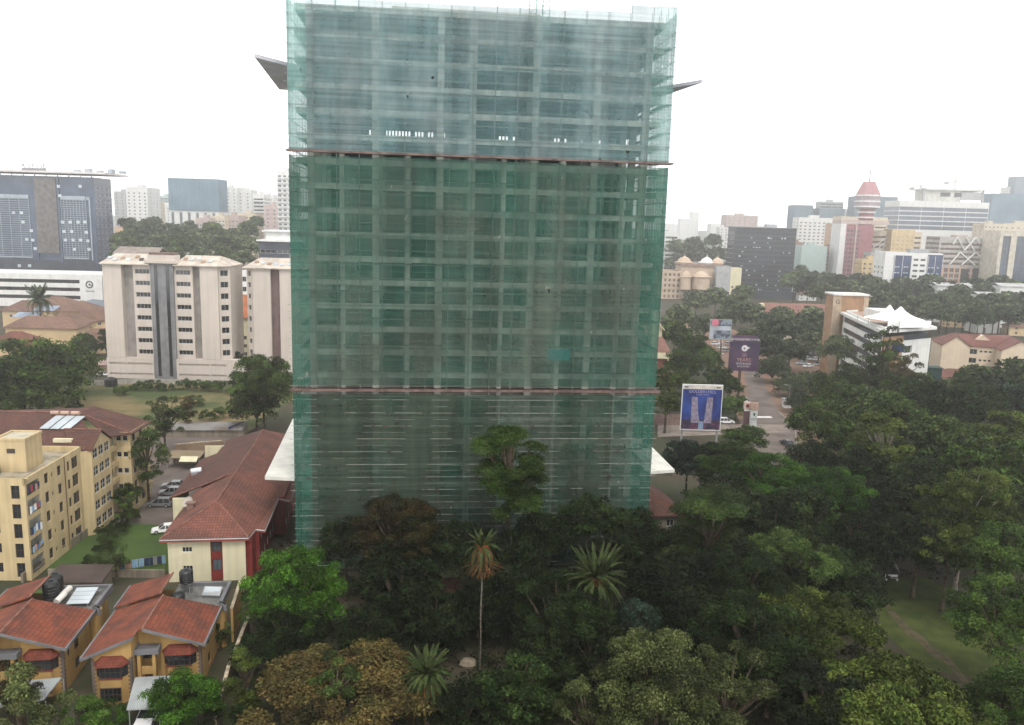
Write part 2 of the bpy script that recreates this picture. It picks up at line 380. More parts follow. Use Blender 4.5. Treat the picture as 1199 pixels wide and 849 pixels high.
sheet('parking_lot', [(-86, 150), (-70, 134.5), (-57, 134.5), (-60, 196), (-86, 196)], ASPH, .03)
sheet('lawn', [(-71, 117), (-50, 117), (-54, 136), (-70, 136)], GRASS, .035)
sheet('garden', [(-70, 60), (-30, 60), (-30, 110), (-70, 110)], GRASS, .015)
# park lawn and path below right
pk = [P(1015, 700), P(1030, 678), P(1085, 676), P(1135, 705), P(1160, 735), P(1175, 770), P(1165, 800), P(1130, 790), P(1085, 785), P(1040, 745)]
sheet('park_lawn', pk, PGRASS, .02)
sheet('park_path', [P(1032, 702), P(1038, 701), P(1044, 714), P(1057, 726), P(1066, 736), P(1079, 744), P(1093, 758), P(1110, 768), P(1128, 790), P(1140, 805), P(1132, 806), P(1118, 788), P(1104, 774), P(1090, 768), P(1076, 752), P(1062, 744), P(1050, 730), P(1041, 720)], mat('path_dirt', (.10, .075, .045), vs=.8, col2=(.05, .05, .02)), .03)
# the road running up between the trees, right of the tower
rd = [P(862, 530), P(912, 530), P(928, 505), P(925, 492), P(905, 487), P(884, 487), P(868, 500)]
sheet('dirt_verge', [P(868, 500), P(840, 540), P(1000, 540), P(1010, 440), P(880, 395), P(820, 370), P(800, 380), P(850, 450)], DIRT, .015)
sheet('road', [P(850, 560), P(935, 560), P(932, 500), P(912, 482), P(895, 450), P(885, 420), P(862, 395), P(835, 372), P(828, 374), P(850, 398), P(868, 425), P(876, 460), P(872, 485), P(862, 505)], ASPH, .03)
sheet('service_road', [P(770, 497), P(925, 497), P(925, 506), P(770, 512)], PAVE, .035)
mk = MB()
for k in range(7):
    q = P(884 + k * 3, 488.5); mk.box(q.x - .35, q.x + .35, q.y - 1, q.y + 1, .036, .042)
tag(mk.build('road_markings', WHITE), kind='structure')
kb = MB()
for pa, pb in ((P(934, 540), P(931, 500)), (P(931, 500), P(911, 482)), (P(861, 505), P(851, 540))):
    dv = (pb - pa).normalized(); nn = Vector((-dv.y, dv.x, 0)) * .15
    kb.hexa([pa - nn, pb - nn, pb + nn, pa + nn], [p + Vector((0, 0, .14)) for p in (pa - nn, pb - nn, pb + nn, pa + nn)])
tag(kb.build('road_kerb', CONC), kind='structure')
sheet('compound_yard', [(-60, 60), (-27, 60), (-30, 112), (-60, 112)], mat('yard', (.055, .045, .03), vs=.3, col2=(.03, .04, .015)), .022)

# ============================================================ THE TOWER UNDER NETS
TO = PY(340, 300, 118); TR = R(6.3); TW = 54.7; TT = 83.9
XS = [2.9, 7.2, 12.0, 16.6, 21.2, 25.8, 30.5, 34.9, 39.3, 43.9, 48.3, 51.3]
YS = [2.0, 9, 16, 23]
tw = root('tower_under_construction', 'huge unfinished concrete high-rise behind green scaffold netting filling the middle', 'building', (TO.x, TO.y, 0), TR)
TCON = mat('tower_concrete', (.56, .57, .50), rough=.95, var=.15, streak=.3)
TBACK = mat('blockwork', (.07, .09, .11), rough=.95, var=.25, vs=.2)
FH = 3.44; z = 0.0; slabs = []
colm = None
while z < 83: slabs.append(z); z += FH
NF = len(slabs)
for i, z in enumerate(slabs):
    mb = MB(); mb.box(.9, 53.4, 1.5, 24.2, z - .28, z)
    o = mb.build('floor_slab', TCON, tw)
    mb = MB(); mb.box(.9, 53.4, 1.22, 1.7, z - .66, z + .16); mb.box(53.1, 53.5, 1.9, 24.2, z - .5, z + .1); mb.box(.8, 1.2, 1.9, 24.2, z - .5, z + .1)
    mb.build('edge_beam', TCON, tw)
MAJOR = {0, 2, 4, 5, 7, 9, 11}
for i, x in enumerate(XS):
    for j, y in enumerate(YS):
        top = 82 if i in MAJOR else 63
        wd = .5 if i in MAJOR else .34
        part(tw, 'column', TCON, (x - wd, x + wd, 1.3 if j == 0 else y - .4, y + .4, 0, top))
mb = MB(); ops = []
for j in range(NF - 1):
    zb = slabs[j]
    if 64 < zb < 66:
        lo = 2.15
        for x in np.arange(7, 20, .55):
            if random.random() < .72: ops.append((x + 1.4, x + 1.72, zb + lo, zb + lo + .95))
        for x in np.arange(29, 47, .6):
            if random.random() < (.6 if x < 40 else .8): ops.append((x + 1.4, x + 1.78, zb + lo, zb + lo + .75))
ops = [o for o in ops if abs(o[2] - min(q[2] for q in ops)) < .1]
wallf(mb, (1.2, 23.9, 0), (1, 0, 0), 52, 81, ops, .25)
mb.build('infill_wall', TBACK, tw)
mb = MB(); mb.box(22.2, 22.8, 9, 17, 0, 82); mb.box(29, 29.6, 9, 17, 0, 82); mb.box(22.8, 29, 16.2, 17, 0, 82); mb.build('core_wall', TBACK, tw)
mb = MB()
for j in range(NF - 1):                                     # scattered block partitions seen through the bays
    for k in range(3):
        a = random.choice(XS[:-1]); b = a + random.uniform(2, 4)
        mb.box(a, b, 5.2, 5.4, slabs[j] + .02, slabs[j] + random.choice((1.1, 2.9, 2.9)))
mb.build('partition_wall', mat('new_blockwork', (.25, .25, .24), rough=.95), tw)
part(tw, 'roof_structure', TCON, (14, 36, 8, 22, 83, 84.6))
WPL = mat('canopy_white', (.74, .72, .66), rough=.7, var=.08, vs=.3, streak=.1)
WPU = mat('canopy_soffit', (.72, .68, .74), rough=.7, var=.06)
def world_part(rt, name, pts, zt, t, m):
    inv = Matrix.Rotation(-TR, 3, 'Z'); mb = MB()
    q = [inv @ (Vector((p[0], p[1], 0)) - Vector((TO.x, TO.y, 0))) for p in pts]
    a = sum(q[i].x * q[(i + 1) % len(q)].y - q[(i + 1) % len(q)].x * q[i].y for i in range(len(q)))
    if a < 0: q = q[::-1]
    mb.prism([(p.x, p.y) for p in q], zt - t, zt); return mb.build(name, m, rt)
a = P(310, 558, 14); b = P(343, 490, 14); c = P(343, 560, 14)
world_part(tw, 'corner_canopy', [(a.x, a.y), (c.x + 2.5, c.y), (b.x + 6, b.y), (b.x, b.y)], 14, .5, WPL)
a = P(790, 550, 14); b = P(762, 522, 14); c = P(760, 553, 14)
world_part(tw, 'corner_canopy', [(a.x, a.y), (b.x, b.y), (c.x - 2.5, b.y), (c.x - 1.5, c.y)], 14, .5, WPL)
zc = 75.5
world_part(tw, 'roof_canopy', [P(298, 67, zc), P(336, 77, zc), (-28, 134), (-36, 150), P(327, 105, zc)], zc + .5, .5, WPU)
world_part(tw, 'roof_canopy', [P(822, 97, zc), P(790, 102.5, zc), (20, 142), (22, 150), P(775, 113, zc)], zc + .5, .5, WPU)

sf = root('scaffolding', 'tube scaffold hung with green nets wrapped around the unfinished high-rise', 'scaffolding', (TO.x, TO.y, 0), TR)
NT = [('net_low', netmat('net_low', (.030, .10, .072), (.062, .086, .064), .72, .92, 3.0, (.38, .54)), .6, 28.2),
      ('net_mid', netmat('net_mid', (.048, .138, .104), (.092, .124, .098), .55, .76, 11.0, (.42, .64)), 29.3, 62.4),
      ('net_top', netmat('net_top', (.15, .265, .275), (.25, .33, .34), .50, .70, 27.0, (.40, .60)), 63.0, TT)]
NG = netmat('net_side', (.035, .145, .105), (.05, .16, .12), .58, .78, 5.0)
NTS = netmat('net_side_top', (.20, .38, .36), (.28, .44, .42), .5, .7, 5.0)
def netpanel(x0, y0, x1, y1, z0, z1, m, ny=8, bulge=.12):
    mb = MB(); nx = 5; g = []
    dx, dy = x1 - x0, y1 - y0; L = math.hypot(dx, dy); nxn, nyn = dy / L, -dx / L
    for j in range(ny + 1):
        for i in range(nx + 1):
            e = random.uniform(0, bulge * 2.4) if 0 < i < nx else 0
            g.append((x0 + dx * i / nx + nxn * e, y0 + dy * i / nx + nyn * e, z0 + (z1 - z0) * j / ny))
    n0 = len(mb.v); mb.v += g
    for j in range(ny):
        for i in range(nx):
            k = j * (nx + 1) + i; mb.f.append((k, k + 1, k + nx + 2, k + nx + 1)); mb.mi.append(0)
    return mb.build('net', m, sf)
xb = [0, 2.6, 12.2, 21.5, 30.4, 39.1, 48.0, 51.4, TW]
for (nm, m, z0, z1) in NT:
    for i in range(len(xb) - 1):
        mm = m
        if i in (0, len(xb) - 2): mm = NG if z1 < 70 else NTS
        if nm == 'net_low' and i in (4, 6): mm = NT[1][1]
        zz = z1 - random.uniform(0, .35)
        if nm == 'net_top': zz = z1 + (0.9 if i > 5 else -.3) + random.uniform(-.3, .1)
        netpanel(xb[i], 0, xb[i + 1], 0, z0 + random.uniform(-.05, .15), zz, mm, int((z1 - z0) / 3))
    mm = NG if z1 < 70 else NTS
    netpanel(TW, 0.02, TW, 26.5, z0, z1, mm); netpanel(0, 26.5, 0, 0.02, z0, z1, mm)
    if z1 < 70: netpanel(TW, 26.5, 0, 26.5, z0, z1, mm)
TUBE = mat('scaffold_tube', (.27, .29, .26), rough=.6, var=.3, vs=.8, metal=.2, col2=(.22, .2, .17))
TUBED = mat('scaffold_board', (.16, .15, .13), rough=.9, var=.3, vs=.6)
x = .15
while x <= TW:
    mb = MB(); top = TT + random.choice((.3, .6, 1.0, 1.6, .4)); mb.tube((x, .25, 0), (x, .25, top), .04, 5); mb.build('standard', TUBE, sf); mb = MB(); mb.tube((x, 1.12, 0), (x, 1.12, top - .6), .04, 5)
    mb.build('standard', TUBE, sf); x += 3.2 if x < 50 else 1.05
for k in range(41):
    z = 1.2 + 2.0 * k
    mb = MB(); x0 = -random.uniform(.1, .6); x1 = TW + random.uniform(.1, .7)
    mb.tube((x0, -.1 if z < 28 else .14, z), (x1, -.1 if z < 28 else .14, z), .032 if k % 2 else .04, 5); mb.tube((0, 1.15, z), (TW, 1.15, z), .035, 4); mb.tube((x0, .2 if z > 28 else -.08, z + 1), (x1, .2 if z > 28 else -.08, z + 1), .022, 4)
    mb.tube((TW - .1, -.4, z), (TW - .1, 26.7, z), .04, 4); mb.tube((.1, -.4, z), (.1, 26.7, z), .04, 4)
    for q in range(9): y = 2 + q * 2.7; mb.tube((TW - 1.3, y, z - .05), (TW + random.uniform(.05, .5), y, z - .05), .04, 4)
    mb.build('ledger', TUBE, sf)
for q in range(8):
    y = 3.2 + q * 3.2
    for xx in (TW - .15, TW - 1.2, .15): mb = MB(); mb.tube((xx, y, 0), (xx, y, TT), .04, 4); mb.build('standard', TUBE, sf)
for k in range(20):                                        # board decks between the tubes
    z = 3.2 + 4.0 * k + .08; mb = MB(); x = 0
    while x < TW:
        L = random.uniform(2.5, 5.5)
        if random.random() < .6: mb.box(x, min(x + L, TW), .3, 1.1, z, z + .05)
        x += L
    mb.box(TW - 1.25, TW - .2, 1.3, 25, z, z + .05)
    mb.build('board_deck', TUBED, sf)
RUST = mat('rust_board', (.17, .115, .10), rough=.9, var=.25, vs=.8)
for z, thk in ((28.55, .34), (62.8, .24)):
    mb = MB()
    for i in range(18):
        xa = -.3 + i * (TW + .9) / 18; mb.box(xa, xa + (TW + .9) / 18 - .08, -.4, 1.25, z + random.uniform(-.04, .04), z + thk * .55)
    mb.box(-.3, TW + .6, -.5, -.41, z - .03, z + thk)
    mb.build('catch_platform', RUST, sf)
mb = MB()                                                  # laps of pale rope and cloth scraps caught on the tubes
for k in range(60):
    x = random.uniform(1, TW - 3); z = random.choice((7.2, 9.2, 11.2, 13.2, 15.2, 19.2, 23.2)) + .06; l = random.uniform(.15, .7)
    mb.box(x, x + l, -.22, -.12, z - random.uniform(.1, .35), z)
mb.build('debris', FDARK, sf)
for x in (33.5, 35.4):
    mb = MB(); mb.tube((x, 1, 80), (x, 1, 86.5), .06, 5); mb.tube((x + 1, 1, 80), (x + 1, 1, 86.5), .06, 5)
    for k in range(6): mb.tube((x, 1, 81 + k), (x + 1, 1, 81.8 + k), .04, 4); mb.tube((x, 1, 81 + k), (x + 1, 1, 81 + k), .04, 4)
    mb.build('hoist_mast', mat('hoist_green', (.1, .35, .28)), sf)
BLK = mat('blue_tarp', (.04, .26, .28), rough=.7)
mb = MB(); n = 6
for i in range(n): mb.poly([(37.5 + i * .6, .3 - .05 * (i % 2), 33.4), (38.1 + i * .6, .3 - .05 * ((i + 1) % 2), 33.4), (38.1 + i * .6, .3, 35.0), (37.5 + i * .6, .3, 35.1)])
mb.build('tarp_patch', BLK, sf)

# ============================================================ NEAR BUILDINGS, LEFT
RT = mat('red_roof_tile', (.24, .068, .036), rough=.85, vs=.45, col2=(.14, .05, .034), pat='tile', pscale=1.2, bump=.7)
RT2 = mat('brown_roof_tile', (.225, .088, .064), rough=.9, vs=.22, col2=(.14, .066, .05), pat='tile', pscale=1.3, bump=.6)
RT3 = mat('dark_roof_tile', (.11, .055, .045), rough=.9, vs=.25, col2=(.14, .065, .05), pat='tile', pscale=1.3, bump=.6)
RDG = mat('ridge_cap', (.24, .115, .085), rough=.9, vs=1.2, var=.2)
YEL = mat('ochre_render', (.47, .295, .11), rough=.9, vs=.3, var=.06, streak=.18)
YEL2 = mat('yellow_render', (.60, .47, .27), rough=.9, vs=.3, var=.06, streak=.22)
CRM = mat('cream_render', (.72, .66, .46), rough=.9, vs=.3, var=.05, streak=.15)
GTRIM = mat('grey_trim', (.17, .17, .18), rough=.8, var=.15)
QUOIN = mat('quoin_stone', (.16, .13, .12), rough=.9, var=.2)
DRED = mat('dark_red_paint', (.21, .03, .025), rough=.7, var=.1, streak=.15)
BLACKP = mat('black_plastic', (.018, .02, .022), rough=.45, spec=.4, var=.2)
SOLAR = mat('solar_glass', (.45, .5, .53), rough=.15, spec=.8, var=.1)
SLATE = mat('flat_felt', (.16, .16, .15), rough=.95, vs=.8, var=.25)

def tank(name, label, loc, r=.75, h=1.5, group=None, m=BLACKP):
    rt = root(name, label, 'water tank', loc, 0, group)
    mb = MB(); pr = [(r * .96, 0)]
    for k in range(6): pr += [(r, h * .8 * (k + .2) / 6), (r, h * .8 * (k + .7) / 6), (r * .95, h * .8 * (k + .95) / 6)]
    pr += [(r * .8, h * .88), (r * .35, h * .95)]
    mb.lathe(pr, 18); mb.build('tank_body', m, rt)
    mb = MB(); mb.lathe([(r * .36, h * .93), (r * .36, h), (r * .1, h * 1.02)], 12); mb.build('lid', m, rt); return rt

DUX = P(110, 822)
def bay(rt, x0, x1, y, z0, z1, roofz, proj=.8, wallz0=0.0):
    """canted two storey bay: base wall, windows with bars, tiled hood"""
    s = .55
    mb = MB(); pts = [(x0, y), (x0 + s, y - proj), (x1 - s, y - proj), (x1, y)]
    mb.prism(pts, wallz0, z0); mb.prism(pts, z1, roofz); mb.build('bay_wall', YEL, rt)
    for (a, b) in zip(pts[:-1], pts[1:]):
        U = Vector((b[0] - a[0], b[1] - a[1], 0)); L = U.length
        wins(rt, (a[0], a[1], 0), U, [(.03, L - .03, z0, z1, 4 if L > 1.2 else 2)], .06, G_dark, FDARK, ny=2, fw=.06, sep=True)
    mb = MB(); e = .3
    q = [(x0 - e, y + .0), (x0 + s - .2, y - proj - e), (x1 - s + .2, y - proj - e), (x1 + e, y + .0)]
    zt = roofz + .75; zb = roofz - .02
    T = [(x0 + s, y - .02, zt), (x1 - s, y - .02, zt)]
    mb.plate([(*q[1], zb), (*q[2], zb), T[1], T[0]], .08); mb.plate([(*q[0], zb), (*q[1], zb), T[0]], .08); mb.plate([(*q[2], zb), (*q[3], zb), T[1]], .08)
    mb.build('bay_roof', mat('hood_tile', (.20, .05, .03), rough=.8, vs=1, pat='tile', pscale=.8), rt)
    part(rt, 'sill', DRED, (x0 + .35, x1 - .35, y - proj - .1, y - proj + .02, z0 - .1, z0))
def quoins(rt, x, y, z0, z1, side=1):
    mb = MB(); k = 0; z = z0
    while z < z1:
        L = .42 if k % 2 else .25
        mb.box(x - (L if side > 0 else -.02), x + (.02 if side > 0 else L), y - .04, y + .0, z, z + .2)
        mb.box(x - .04 if side < 0 else x, x if side < 0 else x + .04, y - .04, y + L, z, z + .2); z += .24; k += 1
    mb.build('quoins', QUOIN, rt)
def gablef(mb, x0, x1, y, z0, za, zb, zr, xr):              # front wall top following the roof
    mb.poly([(x0, y, z0), (x1, y, z0), (x1, y, zb), (xr, y, zr), (x0, y, za)] if zr else [(x0, y, z0), (x1, y, z0), (x1, y, zb), (x0, y, za)])
def duplex(label, base):
    rt = root('terraced_house', label, 'house', base, R(8), 'ochre houses with red tiled roofs')
    er, el, rz, xr = 5.7, 5.5, 8.05, 5.2
    def zl(x): return el + (rz - el) * (x + .9) / (xr + .9)
    def zrr(x): return rz - (rz - er) * (x - xr) / (11.6 - xr)
    mb = MB()
    # left wing front, entrance recess, right wing front; tops follow the roof pitch
    def fr(x0, x1, y, f, ops):
        wallf(mb, (x0, y, 0), (1, 0, 0), x1 - x0, 5.2, ops, .2)
        mb.poly([(x0, y, 5.2), (x1, y, 5.2), (x1, y, f(x1) - .16), (x0, y, f(x0) - .16)])
    fr(0, 4.2, 0, zl, [(.7, 3.6, .5, 2.2), (.7, 3.6, 3.3, 4.8)])
    fr(4.2, 6.7, 2.6, lambda x: min(zl(x), zrr(x)) - .02, [(.5, 1.9, .05, 2.3), (.4, 1.9, 3.5, 4.6)])
    fr(6.7, 11.1, 2.1, zrr, [(.6, 3.6, .5, 2.2), (.6, 3.6, 3.3, 4.8)])
    mb.poly([(4.2, 0, 0), (4.2, 2.6, 0), (4.2, 2.6, 7.2), (4.2, 0, 7.2)]); mb.poly([(6.7, 2.6, 0), (6.7, 2.1, 0), (6.7, 2.1, 7.2), (6.7, 2.6, 7.2)])
    wallf(mb, (11.1, 2.1, 0), (0, 1, 0), 14.4, 5.45, [(1.2, 1.9, 3.6, 4.8), (3.2, 4.6, 3.2, 4.8), (3.2, 4.6, .8, 2.2), (8, 8.8, 3.6, 4.8)], .2)
    wallf(mb, (0, 17, 0), (0, -1, 0), 17, 5.3, [(3, 4.4, 3.4, 4.8), (9, 10, 3.4, 4.8)], .2)
    wallf(mb, (11.1, 16.5, 0), (-1, 0, 0), 11.1, 5.4, [], .2)
    mb.build('wall', YEL, rt)
    wins(rt, (11.1, 2.1, 0), (0, 1, 0), [(1.2, 1.9, 3.6, 4.8), (3.2, 4.6, 3.2, 4.8), (3.2, 4.6, .8, 2.2), (8, 8.8, 3.6, 4.8)], .2, G_dark, FDARK, sep=True)
    wins(rt, (0, 17, 0), (0, -1, 0), [(3, 4.4, 3.4, 4.8), (9, 10, 3.4, 4.8)], .2, G_dark, FDARK, sep=True)
    bay(rt, .5, 3.8, 0, 3.2, 4.55, 4.7); bay(rt, 7.1, 10.6, 2.1, 3.2, 4.55, 4.7)
    wins(rt, (.0, -.9, 0), (1, 0, 0), [(1.05, 3.25, .5, 2.1, 5)], .05, G_dark, FDARK, ny=2, sep=True)
    wins(rt, (6.7, 1.2, 0), (1, 0, 0), [(.95, 3.35, .5, 2.1, 5)], .05, G_dark, FDARK, ny=2, sep=True)
    wins(rt, (4.2, 2.6, 0), (1, 0, 0), [(.4, 1.9, 3.5, 4.6)], .2, G_dark, FDARK, ny=2, sep=True)
    d = part(rt, 'door', mat('timber_door', (.12, .05, .03), rough=.6), (4.72, 6.08, 2.66, 2.74, .05, 2.28)); part(d, 'handle', STEEL, (5.9, 5.97, 2.58, 2.65, 1.0, 1.15))
    # roofs
    mb = MB()
    mb.plate([(-.9, -.4, el), (4.6, -.4, zl(4.6)), (4.6, 1.0, zl(4.6)), (xr, 1.0, rz), (xr, 9.3, rz), (-.9, 9.3 + 1.8, el)], .16)
    mb.plate([(xr, 1.0, rz - .004), (11.6, 1.5, er), (11.6, 10.6, er), (xr, 9.3, rz - .004)], .16)
    mb.plate([(-1.0, 9.8 + 1.2, el + .35), (xr - .3, 9.2, rz + .3), (xr - .3, 15.0, rz + .3), (-1.0, 17.2, el + .35)], .16)
    mb.build('roof', RT, rt)
    mb = MB(); mb.tube((xr, .9, rz + .02), (xr, 9.3, rz + .02), .14, 6); mb.tube((xr - .3, 9.2, rz + .34), (xr - .3, 15, rz + .34), .14, 6)
    mb.tube((4.6, -.45, zl(4.6) + .03), (4.6, 1.0, zl(4.6) + .03), .1, 6); mb.build('ridge', RDG, rt)
    mb = MB()                                               # eaves board, grey verge trims
    mb.box(11.58, 11.78, 1.4, 10.7, er - .35, er + .02); mb.box(-1.08, -.88, -.4, 11.2, el - .35, el + .02); mb.box(-1.2, -1.0, 11, 17.2, el, el + .37)
    for (p, q) in (((-.9, -.42, el), (4.6, -.42, zl(4.6))), ((xr, .97, rz), (11.6, 1.47, er))):
        dv = Vector(q) - Vector(p); mb.hexa([Vector(p) + Vector((0, -.08, -.34)), Vector(q) + Vector((0, -.08, -.34)), Vector(q) + Vector((0, 0, -.34)), Vector(p) + Vector((0, 0, -.34))],
            [Vector(p) + Vector((0, -.08, 0)), Vector(q) + Vector((0, -.08, 0)), Vector(q), Vector(p)])
    mb.build('verge_board', GTRIM, rt)
    mb = MB(); mb.box(5.0, 11.4, 10.7, 16.8, 5.45, 5.7); mb.build('flat_roof', SLATE, rt)
    mb = MB(); mb.box(5.2, 11.7, 16.6, 17.0, 5.3, 6.15); mb.box(11.3, 11.72, 11.2, 16.6, 5.3, 6.15)
    for k in range(9):                                      # rounded parapet corner above the stair bay
        t0 = math.pi * .5 * k / 9; mb.tube((11.3 + .9 * math.sin(t0), 10.4 + .9 * math.cos(t0) - .2, 5.2), (11.3 + .9 * math.sin(t0), 10.4 + .9 * math.cos(t0) - .2, 6.0), .2, 6)
    mb.build('parapet', GTRIM, rt)
    mb = MB(); mb.lathe([(.95, 0), (.95, 5.3)], 16, (11.1, 11.6, 0)); mb.build('stair_turret', YEL, rt)
    # entrance canopy with grey fascia, on two posts
    mb = MB(); mb.box(4.1, 6.85, .7, 2.55, 5.0, 5.35); mb.box(4.1, 6.85, .7, .95, 5.35, 5.6); mb.box(4.1, 4.3, .95, 2.55, 5.35, 5.6); mb.box(6.65, 6.85, .95, 2.55, 5.35, 5.6)
    mb.build('entrance_canopy', GTRIM, rt)
    part(rt, 'post', YEL, (4.5, 4.85, .9, 1.25, 0, 5.0)); part(rt, 'post', YEL, (6.1, 6.45, .9, 1.25, 0, 5.0))
    mb = MB(); mb.box(4.9, 6.1, 1.0, 1.2, 2.5, 3.4); mb.build('balcony', YEL, rt)
    quoins(rt, 0, -.002, .2, 5.1, -1); quoins(rt, 4.2, -.002, .2, 5.1, 1); quoins(rt, 11.1, 2.098, .2, 5.1, 1)
    return rt
hr = duplex('ochre two storey house with red roof, nearest the stone boundary wall', (DUX.x, DUX.y, 0))
off = Matrix.Rotation(R(8), 3, 'Z') @ Vector((-14.9, .2, 0))
hl = copy_tree(hr); hl.location = (DUX.x + off.x, DUX.y + off.y, 0)
hl['label'] = 'ochre two storey house with red roof cut by the left edge, solar panels behind it'
def onhouse(h, x, y, z): return h.matrix_basis @ Vector((x, y, z))
hr.rotation_euler = (0, 0, R(8)); bpy.context.view_layer.update()
def H1(x, y, z): return Matrix.Translation(Vector((DUX.x, DUX.y, 0))) @ Matrix.Rotation(R(8), 4, 'Z') @ Vector((x, y, z))
def H2(x, y, z): return Matrix.Translation(Vector((DUX.x + off.x, DUX.y + off.y, 0))) @ Matrix.Rotation(R(8), 4, 'Z') @ Vector((x, y, z))
def stand(loc, h, w=1.2, label=''):
    rt = root('tank_stand', label, 'stand', loc); mb = MB()
    for sx in (-1, 1):
        for sy in (-1, 1): mb.tube((sx * w / 2, sy * w / 2, 0), (sx * w / 2, sy * w / 2, h), .05, 5)
    mb.box(-w * .6, w * .6, -w * .6, w * .6, h - .08, h); mb.build('frame', STEEL, rt)
stand(H1(6.6, 14.6, 5.7), 1.5, label='steel stand lifting the taller black tank behind the red roof')
tank('water_tank', 'tall black water tank on steel stand behind the right red roof', H1(6.6, 14.6, 7.2), .85, 1.9, 'black rooftop water tanks')
tank('water_tank', 'low black water tank standing on the flat roof behind the right ridge', H1(6.2, 11.8, 5.7), .85, 1.5, 'black rooftop water tanks')
sk = root('roof_skylight', 'pale tilted glass hatch on the grey flat roof beside the cream hostel', 'skylight', H1(9.9, 13.8, 5.7), R(8))
mb = MB(); mb.plate([(-1.1, -.9, .5), (1.1, -.9, .35), (1.1, .9, .7), (-1.1, .9, .85)], .12); mb.build('frame', STEEL, sk)
mb = MB(); mb.poly([(-.95, -.78, .51), (.95, -.78, .375), (.95, .78, .695), (-.95, .78, .825)]); mb.build('pane', SOLAR, sk)
part(sk, 'kerb', SLATE, (-1, 1, -.8, .8, 0, .38))
for (x, y, zz, lb) in ((3.6, 15.5, 6.9, 'black water tank at the back of the left pair above the red roof'), (3.9, 13.4, 6.9, 'black water tank at the front of the left pair above the red roof')):
    tank('water_tank', lb, H2(x + 1.7, y, 5.7), .95, 2.9, 'black rooftop water tanks')
spn = root('solar_heater', 'white solar water heater panels with twin barrels on the left flat roof', 'solar heater', H2(8.4, 13.2, 5.7), R(8))
for k in range(4):
    o = MB(); y0 = -1.6 + k * .9; o.plate([(-.4, y0, .45 + k * .12), (2.2, y0, .45 + k * .12), (2.2, y0 + .78, .58 + k * .12), (-.4, y0 + .78, .58 + k * .12)], .08); o.build('panel', SOLAR, spn)
for y0 in (-1.1, .7):
    o = MB(); o.tube((-1.5, y0 - .6, .8), (-1.1, y0 + .9, 1.1), .38, 14); o.build('barrel', mat('barrel_white', (.75, .72, .66), rough=.4), spn)
mb = MB()
for x in (-.2, 2.0): mb.tube((x, -1.5, 0), (x, -1.5, .4), .04, 5); mb.tube((x, 1.7, 0), (x, 1.7, .85), .04, 5)
mb.build('frame', STEEL, spn)
# carports
def carport(label, p, tilt=.15):
    rt = root('carport', label, 'carport', (0, 0, 0)); mb = MB(); mb.plate([(q.x, q.y, q.z) for q in p], .12); mb.build('roof', mat('carport_sheet', (.40, .43, .43), rough=.6, pat='ribx', pscale=.3), rt)
    for q in p: mb = MB(); mb.tube((q.x * .995, q.y + .15 * (1 if q is p[0] or q is p[1] else -1), 0), (q.x * .995, q.y + .15 * (1 if q is p[0] or q is p[1] else -1), q.z - .12), .06, 6); mb.build('post', STEEL, rt)
carport('grey sheet carport with sloping roof in front of the right ochre house', [H1(5.4, -6, 2.6), H1(8.4, -6, 2.6), H1(8.6, -.4, 3.0), H1(4.6, -.4, 3.0)])
carport('grey sheet carport at lower left, in front of the left ochre house', [H2(5.0, -4.5, 2.4), H2(11, -3.5, 2.4), H2(11.4, .6, 2.7), H2(7.2, .2, 2.7)])
# boundary wall and plant pots
def bwall(label, pts, h, m, t=.3, cap=None, name='boundary_wall', seg=None):
    rt = root(name, label, 'wall', (0, 0, 0)); mb = MB(); cp = MB()
    for a, b in zip(pts[:-1], pts[1:]):
        a = Vector((*a[:2], 0)); b = Vector((*b[:2], 0)); d = (b - a).normalized(); n = Vector((-d.y, d.x, 0)) * t / 2; Z = Vector((0, 0, h))
        mb.hexa([a - n, b - n, b + n, a + n], [a - n + Z, b - n + Z, b + n + Z, a + n + Z])
        L = (b - a).length; k = 0
        while k * 1.0 < L - .5 and cap:
            p = a + d * k * 1.0; q = p + d * .93; e = random.uniform(0, .06); m2 = n * 1.35
            cp.hexa([p - m2 + Z * 1.002, q - m2 + Z * 1.002, q + m2 + Z * 1.002, p + m2 + Z * 1.002], [v + Vector((0, 0, .16 + e)) for v in (p - m2 + Z, q - m2 + Z, q + m2 + Z, p + m2 + Z)]); k += 1
    mb.build('wall', m, rt)
    if cap: cp.build('coping', cap, rt)
    return rt
STN = mat('boundary_stone', (.30, .24, .17), rough=.95, vs=1.0, var=.25, pat='brick', pscale=1.2)
bwall('stone boundary wall with pale coping running beside the garden trees', [P(291, 722, 2.2), P(268, 780, 2.2), P(252, 838, 2.2)], 2.2, STN, cap=mat('coping_stone', (.5, .42, .3), vs=1.4, var=.2))
bwall('ochre boundary wall behind the flat roof of the right ochre house', [H1(12.6, 12, 0), H1(12.2, 20, 0)], 4.6, YEL, cap=mat('coping_stone', (.5, .42, .3)))
bwall('low rendered wall between the lawn and the yellow apartment block', [(-70.5, 112), (-70.3, 133)], 1.4, mat('old_render', (.26, .22, .17), streak=.4))
bwall('grey wall closing the lawn near the laundry', [(-68, 114.4), (-51, 115.2)], 1.2, mat('old_render', (.26, .22, .17)))

